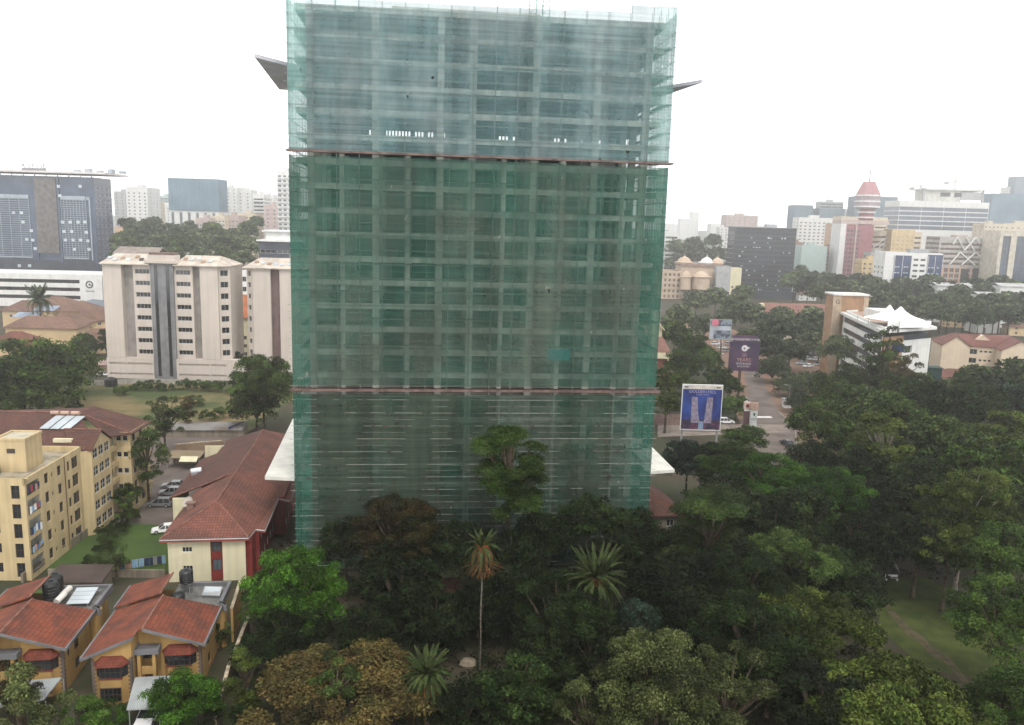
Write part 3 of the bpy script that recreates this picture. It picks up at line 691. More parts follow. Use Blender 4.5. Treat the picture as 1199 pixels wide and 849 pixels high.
# ---- cream and red hostel with long brown roof
LH = root('hostel_block', 'long cream and dark red block with brown tiled hip roof beside the tower', 'building', (-49.7, 113.6, 0), R(8))
mb = MB(); fo = [(2.0, 3.4, 4.6, 5.4), (2.0, 3.4, 1.7, 2.5)]
face(LH, mb, (0, 0, 0), (1, 0, 0), 6.0, 6.7, fo, .2, G_dark, WHITE, nx=3, sep=True, fw=.06)
face(LH, mb, (7.7, 0, 0), (1, 0, 0), 3.3, 6.7, [], .2)
face(LH, mb, (-.0, 20, 0), (0, -1, 0), 20, 6.7, [(k * 3 + 1, k * 3 + 2.4, zz, zz + 1.3) for k in range(6) for zz in (1.2, 4.4)], .2, G_dark, FRAME)
mb.build('wall', CRM, LH)
mb = MB(); face(LH, mb, (6.0, .12, 0), (1, 0, 0), 1.7, 6.68, [(.2, 1.5, 4.6, 6.2), (.2, 1.5, 1.6, 3.4)], .15, G_grey, FDARK); mb.build('stair_strip', DRED, LH)
mb = MB()
mb.box(11.0, 11.9, .3, 3.2, 0, 6.7)
ww = [(k * 2.9 + 1.0, k * 2.9 + 2.4, zz, zz + 1.5) for k in range(5) for zz in (1.0, 4.3)]
face(LH, mb, (12.5, 3.4, 0), (0, 1, 0), 14.8, 6.7, ww, .2, G_dark, FRAME)
face(LH, mb, (14.3, 18.2, 0), (0, 1, 0), 33, 6.7, [(k * 3.1 + 1.0, k * 3.1 + 2.4, zz, zz + 1.5) for k in range(10) for zz in (1.0, 4.3)], .2, G_dark, FRAME)
mb.box(11.02, 12.48, 3.2, 3.42, 0, 6.68); mb.box(12.5, 14.28, 18.0, 18.2, 0, 6.68)
mb.build('side_wall', DRED, LH)
part(LH, 'wall', CRM, (-4.4, -.02, 20.2, 20.5, 0, 6), (-6, -.02, 50.8, 51.1, 0, 6.6), (0, 14.3, 51.1, 51.4, 0, 6.6)); part(LH, 'wall', CRM, (-4.6, -4.3, 20.5, 30, 0, 5.9), (-2, -1.8, 30, 51, 0, 6.6))
mb = MB(); E_ = 7.0; Z_ = 10.3
A = (-.9, -.7, E_); B = (11.6, -.7, E_); ap = (5.9, 6.2, Z_); en = (5.9, 50, Z_)
mb.plate([A, B, ap], .2)
mb.plate([B, (12.0, 3.0, E_ - .1), (13.3, 3.1, E_ - .35), (13.3, 17.6, E_ - .35), (15.2, 17.8, E_ - .85), (15.2, 56, E_ - .85), en, ap], .2)
mb.plate([A, ap, (5.9, 22, Z_), (-.9, 22, E_)][::-1][::-1] if False else [ap, (5.9, 20.8, Z_), (-.9, 20.8, E_), A], .2)
mb.build('roof', RT2, LH)
mb = MB(); mb.plate([(5.85, 20.8, Z_ - .01), (5.85, 50, Z_ - .01), (-2.6, 56, E_ - .6), (-2.6, 46, E_ - .6), (-5.2, 44, 5.8), (-5.2, 20.8, 5.8)], .2)
mb.plate([(5.9, 50, Z_ - .02), (15.2, 56, E_ - .85), (-2.6, 56, E_ - .6)], .2); mb.build('rear_roof', RT3, LH)
mb = MB()
for a, b in ((A, ap), (B, ap), (ap, en), ((5.9, 20.8, Z_), (-5.2, 20.8, 5.85))): mb.tube(Vector(a) + Vector((0, 0, .03)), Vector(b) + Vector((0, 0, .03)), .13, 6)
mb.build('ridge', RDG, LH)
mb = MB(); gut = [A, B, (12.0, 3.0, E_ - .1), (13.35, 3.1, E_ - .35), (13.35, 17.6, E_ - .35), (15.25, 17.8, E_ - .85), (15.25, 56, E_ - .85)]
for a, b in zip(gut[:-1], gut[1:]):
    a = Vector(a); b = Vector(b); mb.hexa([a + Vector((0, 0, -.55)), b + Vector((0, 0, -.55)), b + Vector((.08, .1, -.55)), a + Vector((.08, .1, -.55))], [a + Vector((0, -.02, -.22)), b + Vector((0, -.02, -.22)), b + Vector((.1, .1, -.22)), a + Vector((.1, .1, -.22))])
mb.build('fascia', mat('red_fascia', (.33, .07, .05), rough=.7), LH)
mb = MB()
for a, b in zip(gut[:-1], gut[1:]): mb.tube(Vector(a) + Vector((0, 0, -.2)), Vector(b) + Vector((0, 0, -.2)), .1, 6)
mb.tube(Vector(A) + Vector((0, 0, -.2)), (-.9, 20.8, 6.8), .1, 6); mb.build('gutter', STEEL, LH)
ch = MB(); ch.box(.6, 1.6, 9, 9.8, 7.4, 8.9); ch.box(.4, 1.8, 8.85, 9.95, 8.9, 9.05); ch.build('chimney', mat('chimney', (.25, .15, .12)), LH)
ds = root('satellite_dish', 'round pale satellite dish on the brown roof slope of the cream hostel', 'satellite dish', Matrix.Translation((-49.7, 113.6, 0)) @ Matrix.Rotation(R(8), 4, 'Z') @ Vector((.5, 10.4, 7.6)), R(8))
mb = MB(); mb.lathe([(.9, .2), (.75, .08), (.4, 0), (.05, -.04)], 18); o = mb.build('dish', mat('dish', (.4, .36, .33)), ds, (0, 0, 1.1)); o.rotation_euler = (R(50), 0, R(-30)); part(ds, 'mast', STEEL, (-.04, .04, -.04, .04, -.4, 1.1))
ac = root('metal_hood', 'shiny metal roof hood at the left edge of the hostel roof', 'vent', Matrix.Translation((-49.7, 113.6, 0)) @ Matrix.Rotation(R(8), 4, 'Z') @ Vector((-3.6, 33, 6.2)), R(8))
mb = MB(); mb.tube((-.9, 0, .5), (.9, .3, .7), .55, 10); mb.build('hood', mat('bright_steel', (.7, .72, .75), rough=.3, metal=.5), ac); part(ac, 'curb', STEEL, (-.8, .8, -.4, .5, -.3, .2))
# ---- yellow apartment block
ya = root('apartment_block', 'yellow five storey apartment block with clothes on its balconies, left edge', 'building', (-69.6, 112.9, 0), R(3))
H_ = 15.5; fh = 3.0
fop = [(x, x + w_, 1.0 + k * fh + .3, 1.0 + k * fh + 1.75 + (.5 if x > 15 else 0)) for k in range(5) for (x, w_) in ((3, 1.5), (8, 1.6), (12.4, 1.7), (16.0, 1.15))]
fop = [o for o in fop if not (o[0] > 15.9)] + [(16.0, 17.2, k * fh + .5, k * fh + 2.7) for k in range(5)]
rop = []
for k in range(5):
    rop += [(.45, 3.9, k * fh + 1.1 - .25, k * fh + 3.3 - .25), (5.4, 6.6, k * fh + .9, k * fh + 2.6), (7.4, 7.9, k * fh + 1.4, k * fh + 2.1), (9.3, 10.5, k * fh + .9, k * fh + 2.6), (12.4, 13.3, k * fh + .7, k * fh + 2.3), (13.9, 16.0, k * fh + .6, k * fh + 2.6)]
rop = [o for o in rop if o[3] < 15.2]
mb = MB(); nb = [o for o in rop if o[0] > 1]; bal = [o for o in rop if o[0] < 1]
W18 = 17.4
wallf(mb, (-18, 0, 0), (1, 0, 0), 18, H_, fop, .25); wallf(mb, (0, 0, 0), (0, 1, 0), W18, H_, rop, .25)
wins(ya, (-18, 0, 0), (1, 0, 0), fop, .25, G_dark, FDARK, nx=2, ny=2, sep=True, fw=.07)
wins(ya, (0, 0, 0), (0, 1, 0), nb, .25, G_dark, FDARK, nx=2, ny=2, sep=True, fw=.07)
mb.poly([(0, W18, 0), (-18, W18, 0), (-18, W18, H_), (0, W18, H_)])
for a, b in (((-18, 0), (0, 0)), ((0, 0), (0, W18)), ((0, W18), (-18, W18))):
    a3 = Vector((*a, 0)); b3 = Vector((*b, 0)); d = (b3 - a3).normalized(); I = Vector((-d.y, d.x, 0)) * .3
    mb.hexa([a3 + Vector((0, 0, H_ - 1)) + I * .02, b3 + Vector((0, 0, H_ - 1)) + I * .02, b3 + I + Vector((0, 0, H_ - 1)), a3 + I + Vector((0, 0, H_ - 1))], [a3 + Vector((0, 0, H_ + .01)), b3 + Vector((0, 0, H_ + .01)), b3 + I + Vector((0, 0, H_ + .01)), a3 + I + Vector((0, 0, H_ + .01))])
mb.build('wall', YEL2, ya)
part(ya, 'flat_roof', mat('screed', (.34, .30, .22), vs=.6, var=.2), (-17.7, -.3, .3, W18, H_ - 1.1, H_ - .9))
mb = MB(); mb.box(-7.3, -2.9, 6.2, 11.0, H_ - .9, H_ + 4.0); mb.build('stair_tower', YEL2, ya)
part(ya, 'stair_tower_roof', mat('pale_screed', (.48, .44, .34), vs=.8), (-7.1, -3.1, 6.4, 10.8, H_ + 4.0, H_ + 4.06)); mb = MB()
for q in ((-7.4, -2.8, 6.1, 6.4), (-7.4, -2.8, 10.8, 11.1), (-7.4, -7.1, 6.4, 10.8), (-3.1, -2.8, 6.4, 10.8)): mb.box(*q, H_ + 3.95, H_ + 4.3)
mb.build('parapet', YEL2, ya)
part(ya, 'vent_window', FDARK, (-5.6, -4.4, 6.14, 6.2, H_ + 2.0, H_ + 2.7))
for k in range(5):                                        # open balcony niches with railing and clothes
    z0 = k * fh + .85
    if z0 > 13: break
    part(ya, 'balcony_niche', mat('niche', (.40, .40, .36), var=.2), (-1.3, -1.2, .45, 3.9, z0, z0 + 2.2), (-1.3, -.25, .42, .45, z0, z0 + 2.2), (-1.3, -.25, 3.9, 3.93, z0, z0 + 2.2), (-1.3, -.02, .45, 3.9, z0 - .06, z0))
    mb = MB()
    for q in range(12): mb.box(.02, .05, .55 + q * .29, .58 + q * .29, z0, z0 + .95)
    mb.box(0, .07, .45, 3.9, z0 + .95, z0 + 1.0); mb.build('railing', FDARK, ya)
CL = [mat('cloth_' + n, c, rough=.95, var=.1) for n, c in (('blue', (.10, .17, .33)), ('white', (.7, .7, .68)), ('pink', (.5, .3, .25)), ('navy', (.03, .04, .09)), ('sky', (.25, .4, .55)), ('red', (.4, .07, .06)), ('grey', (.25, .25, .26)))]
def cloth(name, label, p, w_, h, U, m, group):
    U = Vector(U).normalized(); N_ = Vector((-U.y, U.x, 0)); mb = MB(); n = 5; a = []
    for j in (0, 1):
        for i in range(n + 1):
            e = .05 * math.sin(i * 2.1 + j) + (.03 if i % 2 else -.03); a.append(Vector((0, 0, 0)) + U * (w_ * i / n) + N_ * e * (1 - .6 * (j == 0)) - Vector((0, 0, h * j + (random.uniform(0, .1) * h * j))))
    for i in range(n): mb.poly([a[n + 1 + i], a[n + 2 + i], a[i + 1], a[i]])
    mb.v += [(v[0] + N_.x * .02, v[1] + N_.y * .02, v[2]) for v in mb.v]; k = len(a)
    mb.f += [tuple(q + (len(mb.v) // 2) for q in f[::-1]) for f in mb.f[:]]; mb.mi = [0] * len(mb.f)
    o = mb.build(name, m, None, p); tag(o, label, 'laundry', group); return o
YM = Matrix.Translation((-69.6, 112.9, 0)) @ Matrix.Rotation(R(3), 4, 'Z')
fl = ['top', 'second', 'third', 'fourth']
for k in range(1, 5):
    for q in range(5):
        cloth('washing', '%s garment from the near end on the %s balcony down of the yellow block' % (('first', 'second', 'third', 'fourth', 'fifth')[q], ('top', 'second', 'third', 'fourth', 'lowest')[4 - k]), YM @ Vector((.14, .6 + q * .62, k * fh + .85 + random.uniform(.9, 1.3))), .5, random.uniform(.6, 1.1), (.05, 1, 0), random.choice(CL), 'washing on balcony %d' % k)
# tiled part with glazed bay, end wing
mb = MB(); y0 = W18
bo = [(.5 + i * 2.2, 2.4 + i * 2.2, k * fh + .9, k * fh + 2.6) for i in range(3) for k in range(5)]
bo = [o for o in bo if o[3] < 14.9]
face(ya, mb, (1.3, y0 + .6, 0), (0, 1, 0), 7.2, 14.7, bo, .2, G_dark, FRAME, nx=2, ny=2, sep=True, fw=.07)
mb.poly([(0, y0 - .5, 0), (1.3, y0 + .6, 0), (1.3, y0 + .6, 14.7), (0, y0 - .5, 14.7)]); mb.poly([(1.3, y0 + 7.8, 0), (0, y0 + 8.4, 0), (0, y0 + 8.4, 14.7), (1.3, y0 + 7.8, 14.7)])
mb.poly([(1.3, y0 + .6, 14.7), (1.3, y0 + 7.8, 14.7), (1.3, y0 + 4.2, 17.0)])
wallf(mb, (0, y0 + 8.4, 0), (0, 1, 0), 3.0, 14.6, [(.5, 2.4, k * fh + .8, k * fh + 2.7) for k in range(5)], .6)
mb.poly([(-18, y0 + .01, H_), (0, y0 + .01, H_), (0, y0 + .01, 14.6), (-18, y0 + .01, 14.6)])
mb.build('bay_wall', YEL2, ya)
part(ya, 'balcony', YEL2, *[(.0, 1.0, y0 + 8.4, y0 + 11.4, k * fh - .1, k * fh + .75) for k in range(1, 5)])
mb = MB(); y1 = y0 + 11.4
wg = [(.5 + i * 1.15, 1.4 + i * 1.15, k * fh + 1.3, k * fh + 2.3) for k in range(5) for i in range(2)]
face(ya, mb, (.2, y1, 0), (1, 0, 0), 3.0, 15.0, wg, .2, G_dark, FRAME, nx=1, sep=True)
face(ya, mb, (3.2, y1, 0), (0, 1, 0), 8, 15.0, [(1 + i * 3, 2.6 + i * 3, k * fh + .8, k * fh + 2.5) for k in range(5) for i in range(2)], .2, G_dark, FRAME, nx=1)
mb.build('wing_wall', YEL2, ya)
part(ya, 'balcony', YEL2, *[(3.2, 4.2, y1 + 3, y1 + 7, k * fh - .1, k * fh + .8) for k in range(1, 5)])
mb = MB(); ry = y0 + 10.5
mb.plate([(-26, y0 + .1, 14.9), (.6, y0 + .1, 14.9), (.6, y0 + 3.2, 15.9), (-5, ry, 18.6), (-26, ry, 18.6)], .2)
mb.plate([(-5, ry, 18.59), (.8, y0 + 8.6, 14.9), (3.8, y1 - .4, 14.8), (3.8, y1 + 8.4, 14.8), (-5, ry + 6, 18.4)], .2)
mb.plate([(-26, ry, 18.6), (-5, ry, 18.6), (-5, ry + 6, 18.4), (2, y1 + 9, 14.9), (-26, y1 + 9, 14.9)], .2)
mb.plate([(1.6, y0 + .2, 14.75), (1.6, y0 + 4.2, 17.3), (-4.6, y0 + 4.2, 17.3), (-2, y0 + .2, 14.75)], .15)
mb.plate([(1.6, y0 + 4.2, 17.3), (1.6, y0 + 8.2, 14.75), (-1, y0 + 8.2, 14.75), (-4.6, y0 + 4.2, 17.3)], .15)
mb.build('roof', RT3, ya)
mb = MB(); mb.tube((-26, ry, 18.65), (-5, ry, 18.65), .14, 6); mb.tube((-5, ry, 18.65), (3.8, y1 - .4, 14.85), .12, 6); mb.tube((1.6, y0 + 4.2, 17.33), (-4.6, y0 + 4.2, 17.33), .12, 6); mb.tube((-26, ry, 18.65), (-16, y0 + .1, 15), .12, 6); mb.build('ridge', RDG, ya)
def slopez(y): return 14.9 + (y - y0) * (18.6 - 14.9) / (ry - y0)
sh = root('solar_heater', 'row of slanted solar heater panels with barrels on the brown roof of the yellow block', 'solar heater', YM @ Vector((0, 0, 0)), R(3))
for k in range(3):
    mb = MB(); x0 = -9.2 + k * 1.75; ya0, yb0 = y0 + 5.2, y0 + 9.0; mb.plate([(x0, ya0, slopez(ya0) + .35), (x0 + 1.5, ya0, slopez(ya0) + .35), (x0 + 2.5, yb0, slopez(yb0) + .35), (x0 + 1.0, yb0, slopez(yb0) + .35)], .1); mb.build('panel', SOLAR, sh)
    mb = MB(); q = (x0 - .0, yb0 + .35, slopez(yb0) + .75); mb.tube(q, (q[0] + 1.4, q[1], q[2]), .34, 10); mb.build('barrel', mat('barrel_pink', (.5, .33, .26)), sh)
ch = root('roof_vent', 'long cream vent hood lying on the brown roof of the yellow block', 'vent', YM @ Vector((-3.8, y0 + 2.0, slopez(y0 + 2.0) - .1)), R(3)); part(ch, 'hood', CRM, (-1.5, 1.5, -.35, .35, .1, .7)); part(ch, 'curb', SLATE, (-1.4, 1.4, -.25, .25, -.3, .1))
for k in range(8):
    tank('water_tank', '%s black tank from the front in the %s row on the yellow block roof' % (('first', 'second', 'third', 'fourth')[k % 4], 'right' if k < 4 else 'left'), YM @ Vector((-8.6 + (k // 4) * -3.4 + .55 * (k % 4), 1.3 + 1.25 * (k % 4), H_ - .88)), .72, 1.3, 'tank rows on the yellow block')
mb = MB(); 
for x in np.arange(-16, -.3, 1.2): mb.box(x, x + 1.0, -.02, .32, H_ + .02, H_ + .06)
mb.build('coping', mat('old_coping', (.45, .36, .2)), ya)
mb = MB(); mb.tube((.12, 11.4, 0), (.12, 11.4, H_), .07, 6); mb.build('drain_pipe', mat('pipe_brown', (.16, .1, .06)), ya)
# low block between yellow block and houses
lb = root('outbuilding', 'low brown roofed outbuilding between the yellow block and the red roofs', 'building', P(118, 700), R(4))
mb = MB(); face(lb, mb, (-7, 0, 0), (1, 0, 0), 7, 2.4, [(2, 3.2, 1, 2.1)], .2); mb.box(-7, 0, .3, 4, 0, 2.38); mb.build('wall', mat('old_render', (.26, .22, .17)), lb)
mb = MB(); mb.plate([(-7.4, -.4, 2.5), (.4, -.4, 2.5), (.3, 4.4, 3.1), (-7.4, 4.4, 3.1)], .15); mb.build('roof', mat('rib_brown', (.085, .062, .052), pat='ribx', pscale=.4), lb)
# small structures behind the hostel
kk = root('site_shed', 'long grey roofed shed at the near edge of the open field', 'shed', P(190, 512), R(6)); W_ = 19
mb = MB(); mb.box(0, W_, 0, 5, 0, 1.8); mb.build('wall', mat('old_render', (.26, .22, .17)), kk); mb = MB(); mb.plate([(-.3, -.4, 1.9), (W_, -.4, 1.9), (W_, 5.3, 2.5), (-.3, 5.3, 2.5)], .12); mb.build('roof', mat('zinc_sheet', (.26, .25, .24), vs=.3, col2=(.16, .13, .11), pat='ribx', pscale=.5), kk)
bwall('orange brick compound wall beyond the parked cars', [P(205, 534), P(262, 529)], 2.6, mat('rust_wall', (.26, .18, .12), vs=.5), cap=mat('coping_stone', (.5, .42, .3)))
gh = root('guard_shelter', 'small open shelter with cream canopy roof beyond the parked cars', 'shelter', P(206, 550), R(4))
mb = MB(); mb.plate([(-2, 0, 2.6), (5, 0, 2.6), (5, 4, 3.1), (-2, 4, 3.1)], .15); mb.build('roof', mat('shelter_roof', (.24, .19, .12)), gh); mb = MB(); mb.plate([(1.2, -1.6, 2.3), (4.8, -1.6, 2.3), (4.8, -.1, 3.0), (1.2, -.1, 3.0)], .1); mb.build('canopy', CRM, gh)
for x, y in ((-1.8, .2), (4.8, .2), (4.8, 3.8), (-1.8, 3.8)): part(gh, 'post', STEEL, (x - .06, x + .06, y - .06, y + .06, 0, 2.5))
part(gh, 'back_wall', mat('old_render', (.26, .22, .17)), (-1.8, 4.8, 3.85, 3.95, 0, 2.9))
bwall('blue sheet hoarding at the right end of the grey site shed', [P(268, 512), P(286, 505)], 2.6, mat('blue_sheet', (.05, .08, .2), pat='ribx', pscale=.4), .08)
bwall('pale low wall along the far side of the open field', [P(105, 452), P(170, 449), P(262, 452)], 1.6, mat('pale_block', (.42, .4, .36), streak=.3))
bwall('pale fence panel wall beside the left trees', [P(0, 500), P(70, 470), P(85, 455)], 2.2, mat('pale_block', (.42, .4, .36)))
# laundry line by the hostel
lr = root('washing_line', 'washing line strung across the lawn corner beside the cream hostel', 'washing line', (0, 0, 0))
la = P(138, 672) ; lb_ = P(192, 664); 
for q in (la, lb_): mb = MB(); mb.tube(q, (q.x, q.y, 2.0), .05, 6); mb.build('post', STEEL, lr)
mb = MB(); mb.tube((la.x, la.y, 1.9), (lb_.x, lb_.y, 1.9), .02, 4); mb.build('line', STEEL, lr)
nm = ['blue', 'pale', 'peach', 'dark', 'sky blue', 'red', 'grey']
seq = [(0, .9), (2, 1.0), (4, 1.0), (4, .8), (3, .8), (3, .5), (6, .6), (3, .7), (4, .6)]
d = (lb_ - la); t = .03
for i, (c, w_) in enumerate(seq):
    ords = ['first', 'second', 'third', 'fourth', 'fifth', 'sixth', 'seventh', 'eighth', 'ninth'][i]
    cloth('laundry', '%s cloth hanging on the lawn washing line, %s from the left' % (nm[c], ords), Vector((la.x, la.y, 1.9)) + d * t, w_ * .85, 1.25, (d.x, d.y, 0), CL[c], 'cloths on the washing line'); t += (w_ * .95) / d.length

# ---- cars
def carproto(paint, suv):
    rt = root('parked_car', 'x', 'car', (0, 0, 0)); L = 4.5; W = .9
    h1, h2 = (.95, 1.7) if suv else (.82, 1.42)
    side = [(-L / 2, .35), (-L / 2, h1 - .08), (-L / 2 + .15, h1), (L / 2 - 1.25, h1), (L / 2 - .15, h1 - .18), (L / 2, h1 - .4), (L / 2, .3)]
    mb = MB(); n = len(side)
    for sy, ins in ((-1, 0), (1, 0)): mb.v += [(x, sy * (W - (.06 if z > h1 - .15 else 0)), z) for x, z in side]
    mb.f.append(tuple(range(n))); mb.f.append(tuple(range(n, 2 * n))[::-1]); mb.mi += [0, 0]
    for i in range(n): j = (i + 1) % n; mb.f.append((i, n + i, n + j, j)); mb.mi.append(0)
    gx0, gx1 = (-L / 2 + .12, L / 2 - 1.15); rx0, rx1 = (gx0 + (.25 if suv else .75), gx1 - .85)
    mb.hexa([(rx0 - .02, -.66, h2 - .05), (rx1 + .02, -.66, h2 - .05), (rx1 + .02, .66, h2 - .05), (rx0 - .02, .66, h2 - .05)], [(rx0 + .08, -.6, h2), (rx1 - .1, -.6, h2), (rx1 - .1, .6, h2), (rx0 + .08, .6, h2)])
    for sy in (-1, 1):
        for xb, xt in ((gx0 + .02, rx0), (gx0 + 1.15, rx0 + 1.0), (gx0 + 2.15, rx1 - .35), (gx1 - .02, rx1)):
            mb.hexa([(xb - .05, sy * .865 - .02, h1), (xb + .05, sy * .865 - .02, h1), (xb + .05, sy * .865 + .02, h1), (xb - .05, sy * .865 + .02, h1)], [(xt - .05, sy * .665 - .02, h2 - .04), (xt + .05, sy * .665 - .02, h2 - .04), (xt + .05, sy * .665 + .02, h2 - .04), (xt - .05, sy * .665 + .02, h2 - .04)])
    mb.build('body', paint, rt)
    mb = MB(); mb.hexa([(gx0 + .02, -.85, h1), (gx1 - .02, -.85, h1), (gx1 - .02, .85, h1), (gx0 + .02, .85, h1)], [(rx0 + .03, -.65, h2 - .045), (rx1 - .03, -.65, h2 - .045), (rx1 - .03, .65, h2 - .045), (rx0 + .03, .65, h2 - .045)]); mb.build('window', G_dark, rt)
    for x in (-L / 2 + .8, L / 2 - .85):
        for sy in (-1, 1):
            mb = MB(); mb.tube((x, sy * .72, .33), (x, sy * .93, .33), .33, 14); o = mb.build('wheel', mat('tyre', (.02, .02, .02)), rt)
            mb = MB(); mb.tube((x, sy * .9, .33), (x, sy * .945, .33), .19, 10); mb.build('rim', STEEL, o)
    for sy in (-1, 1): part(rt, 'headlight', SOLAR, (L / 2 - .1, L / 2 + .02, sy * .62 - .16, sy * .62 + .16, h1 - .38, h1 - .22)); part(rt, 'tail_light', mat('tail_red', (.3, .02, .02), rough=.3), (-L / 2 - .02, -L / 2 + .05, sy * .7 - .12, sy * .7 + .12, h1 - .3, h1 - .1))
    return rt
PAINT = {'silver': mat('paint_silver', (.42, .43, .45), rough=.3, metal=.5, var=.02), 'white': mat('paint_white', (.8, .8, .8), rough=.3, var=.02), 'grey': mat('paint_grey', (.2, .21, .22), rough=.3, metal=.4, var=.02), 'dark': mat('paint_dark', (.04, .045, .05), rough=.3, var=.02), 'red': mat('paint_red', (.3, .04, .03), rough=.3, var=.02), 'yellow': mat('paint_yellow', (.6, .4, .05), rough=.35, var=.02)}
_cp = {}
def car(col, suv, p, yaw, label, group='parked and passing cars'):
    k = (col, suv)
    if k not in _cp: _cp[k] = o = carproto(PAINT[col], suv)
    else: o = copy_tree(_cp[k])
    o.location = (p.x, p.y, .04); o.rotation_euler = (0, 0, R(yaw)); o['label'] = label; o['group'] = group; return o
car('silver', True, P(200, 580), 185, 'white estate car in the parking lot, middle of three beside the brown roof', 'cars in the hostel parking lot')
car('grey', True, P(187, 593), 185, 'silver grey car in the parking lot, nearest of the three beside the brown roof', 'cars in the hostel parking lot')
car('silver', False, P(203, 571), 185, 'silver car half hidden behind the white estate in the parking lot', 'cars in the hostel parking lot')
car('white', False, P(194, 623), 200, 'white car at the lawn corner beside the gutter of the cream hostel', 'cars in the hostel parking lot')
car('white', True, P(149, 536), 95, 'white van seen past the end of the yellow block', 'cars in the hostel parking lot')
car('white', False, H1(6.9, -3.9, 0), -84, 'white car under the grey carport of the right ochre house')
car('white', False, P(122, 440), 20, 'white car at the left foot of the beige block')
car('white', True, P(850, 496), 5, 'white van on the side road right of the blue billboard')
car('dark', False, P(921, 521), 100, 'dark car with white roof edge at the right kerb of the road')
car('white', False, P(893, 538), 170, 'white car showing above the round tree at the road foot')
for i, (x, y, c, l) in enumerate([(869, 470, 'white', 'white car high in the queue above the pylon signs'), (873, 476, 'silver', 'silver car in the middle of the queue above the pylon signs'), (876, 484, 'red', 'red car at the near end of the queue behind the pylon signs')]): car(c, False, P(x, y), 110, l)
for i, (x, y, c) in enumerate([(838, 404, 'white'), (845, 408, 'white'), (851, 412, 'silver'), (842, 416, 'white'), (853, 404, 'silver')]): car(c, i % 2 == 0, P(x, y), 20 + i * 7, '%s pale car counted from the left in the cluster beside the purple billboard' % ('first', 'third', 'fourth', 'second', 'fifth')[i], 'pale cars left of the purple billboard')
car('yellow', True, P(823, 398), 160, 'yellow bus like van below the pink and white billboard')
for i, (x, y, c) in enumerate([(935, 416, 'silver'), (942, 421, 'white'), (948, 415, 'grey'), (953, 422, 'white'), (938, 427, 'silver'), (946, 430, 'white'), (958, 428, 'silver')]): car(c, i % 2 == 0, P(x, y), 160 + i * 9, '%s parked car under the dark trees right of the purple billboard, listed left to right' % ('first', 'third', 'fifth', 'sixth', 'second', 'fourth', 'seventh')[i], 'cars under the trees by the purple billboard')

# ---- beige blocks
BEI = mat('beige_render', (.60, .53, .47), rough=.9, vs=.12, var=.04, streak=.12)
BEID = mat('grey_shaft', (.24, .24, .25), rough=.8, var=.12, streak=.2)
def beige(label, base, yaw, sections, h, grp):
    rt = root('office_block', label, 'building', base, R(yaw), grp); return rt
pA = PY(127, 443, 262); ba = root('office_block', 'wide beige tower block with grey central shaft behind the open field', 'building', (pA.x, pA.y, 0), R(1.5), 'beige tower blocks')
HB = 37.0; bf = 3.72
xs0 = [(0, 5.7, 0), (5.7, 9.5, 2.6), (9.5, 15.1, .6), (22.4, 28.1, .6), (28.1, 30.9, 2.6), (30.9, 36.4, 0)]
mb = MB(); 
wallf(mb, (0, -.5, 0), (1, 0, 0), 15.1, 6.8, [(.8, 6, 4.6, 5.3), (6.6, 14.6, 4.6, 5.3), (.8, 6, 1.2, 1.9), (6.6, 14.6, 1.2, 1.9)], .5)
wallf(mb, (22.4, -.5, 0), (1, 0, 0), 21.8, 6.8, [(.8, 10.5, 4.6, 5.3), (11.2, 16, 4.6, 5.3), (.8, 10.5, 1.2, 1.9), (11.2, 16, 1.2, 1.9), (16.8, 21.5, 1.2, 1.9)], .5)
mb.box(0, 15.1, .02, 3, 0, 6.75); mb.box(22.4, 44.1, .02, 3, 0, 6.75)
for (a, b, yy) in xs0:
    ops = []
    if yy == .6: ops = [(.5, 5.1, 6.8 + k * bf + 1.2, 6.8 + k * bf + 2.7) for k in range(8)]
    face(ba, mb, (a, yy, 6.8), (1, 0, 0), b - a, HB - 6.8, [(o[0], o[1], o[2] - 6.8, o[3] - 6.8) for o in ops], .5, G_dark, FRAME, nx=4)
for x, ya_, yb_ in ((5.7, 0, 2.6), (9.5, .6, 2.6), (28.1, .6, 2.6), (30.9, 0, 2.6)): s = 1; mb.box(x - .15, x + .15, ya_ + .01, yb_ + .3, 6.8, HB)
face(ba, mb, (0, 16, 0), (0, -1, 0), 16, HB, grid(16, 6.8, bf, 8, 3, 2, 1.8, 1.0), .3)
face(ba, mb, (36.4, 1.2, 6.8), (.86, .5, 0), 3.5, HB - 6.8, [(.5, 2.9, k * bf + 1, k * bf + 2.9) for k in range(8)], .4)
mb.poly([(36.4, 0, 6.8), (36.4, 1.2, 6.8), (36.4, 1.2, HB), (36.4, 0, HB)]); mb.poly([(39.4, 2.95, 6.8), (39.4, 16, 6.8), (39.4, 16, HB), (39.4, 2.95, HB)])
mb.box(0, 39.4, 15.8, 16, 0, HB); mb.build('wall', BEI, ba)
mb = MB(); mb.box(5.85, 9.35, 2.3, 2.55, 6.8, HB - .5); mb.box(28.25, 30.75, 2.3, 2.55, 6.8, HB - .5); mb.build('recess_panel', mat('recess', (.34, .31, .29), streak=.15), ba)
mb = MB(); mb.box(15.1, 22.4, -.2, 2.5, 0, HB + .6); mb.build('central_shaft', BEID, ba)
mb = MB(); 
for xx in (16.4, 20.1): mb.box(xx, xx + 1.0, -.32, -.21, 1, HB)
mb.build('shaft_glazing', G_dark, ba)
mb = MB(); mb.box(13.6, 23.9, -.9, 5, HB + .6, HB + 1.5); mb.box(14.4, 23.1, -.3, 4.4, HB + 1.5, HB + 3.2); mb.build('roof_box', BEI, ba)
mb = MB(); mb.box(14.9, 22.8, 0, 4.2, HB + 3.2, HB + 3.9); mb.build('rooftop_plant', mat('plant_brown', (.2, .13, .11), vs=1.5, var=.3), ba)
mb = MB()
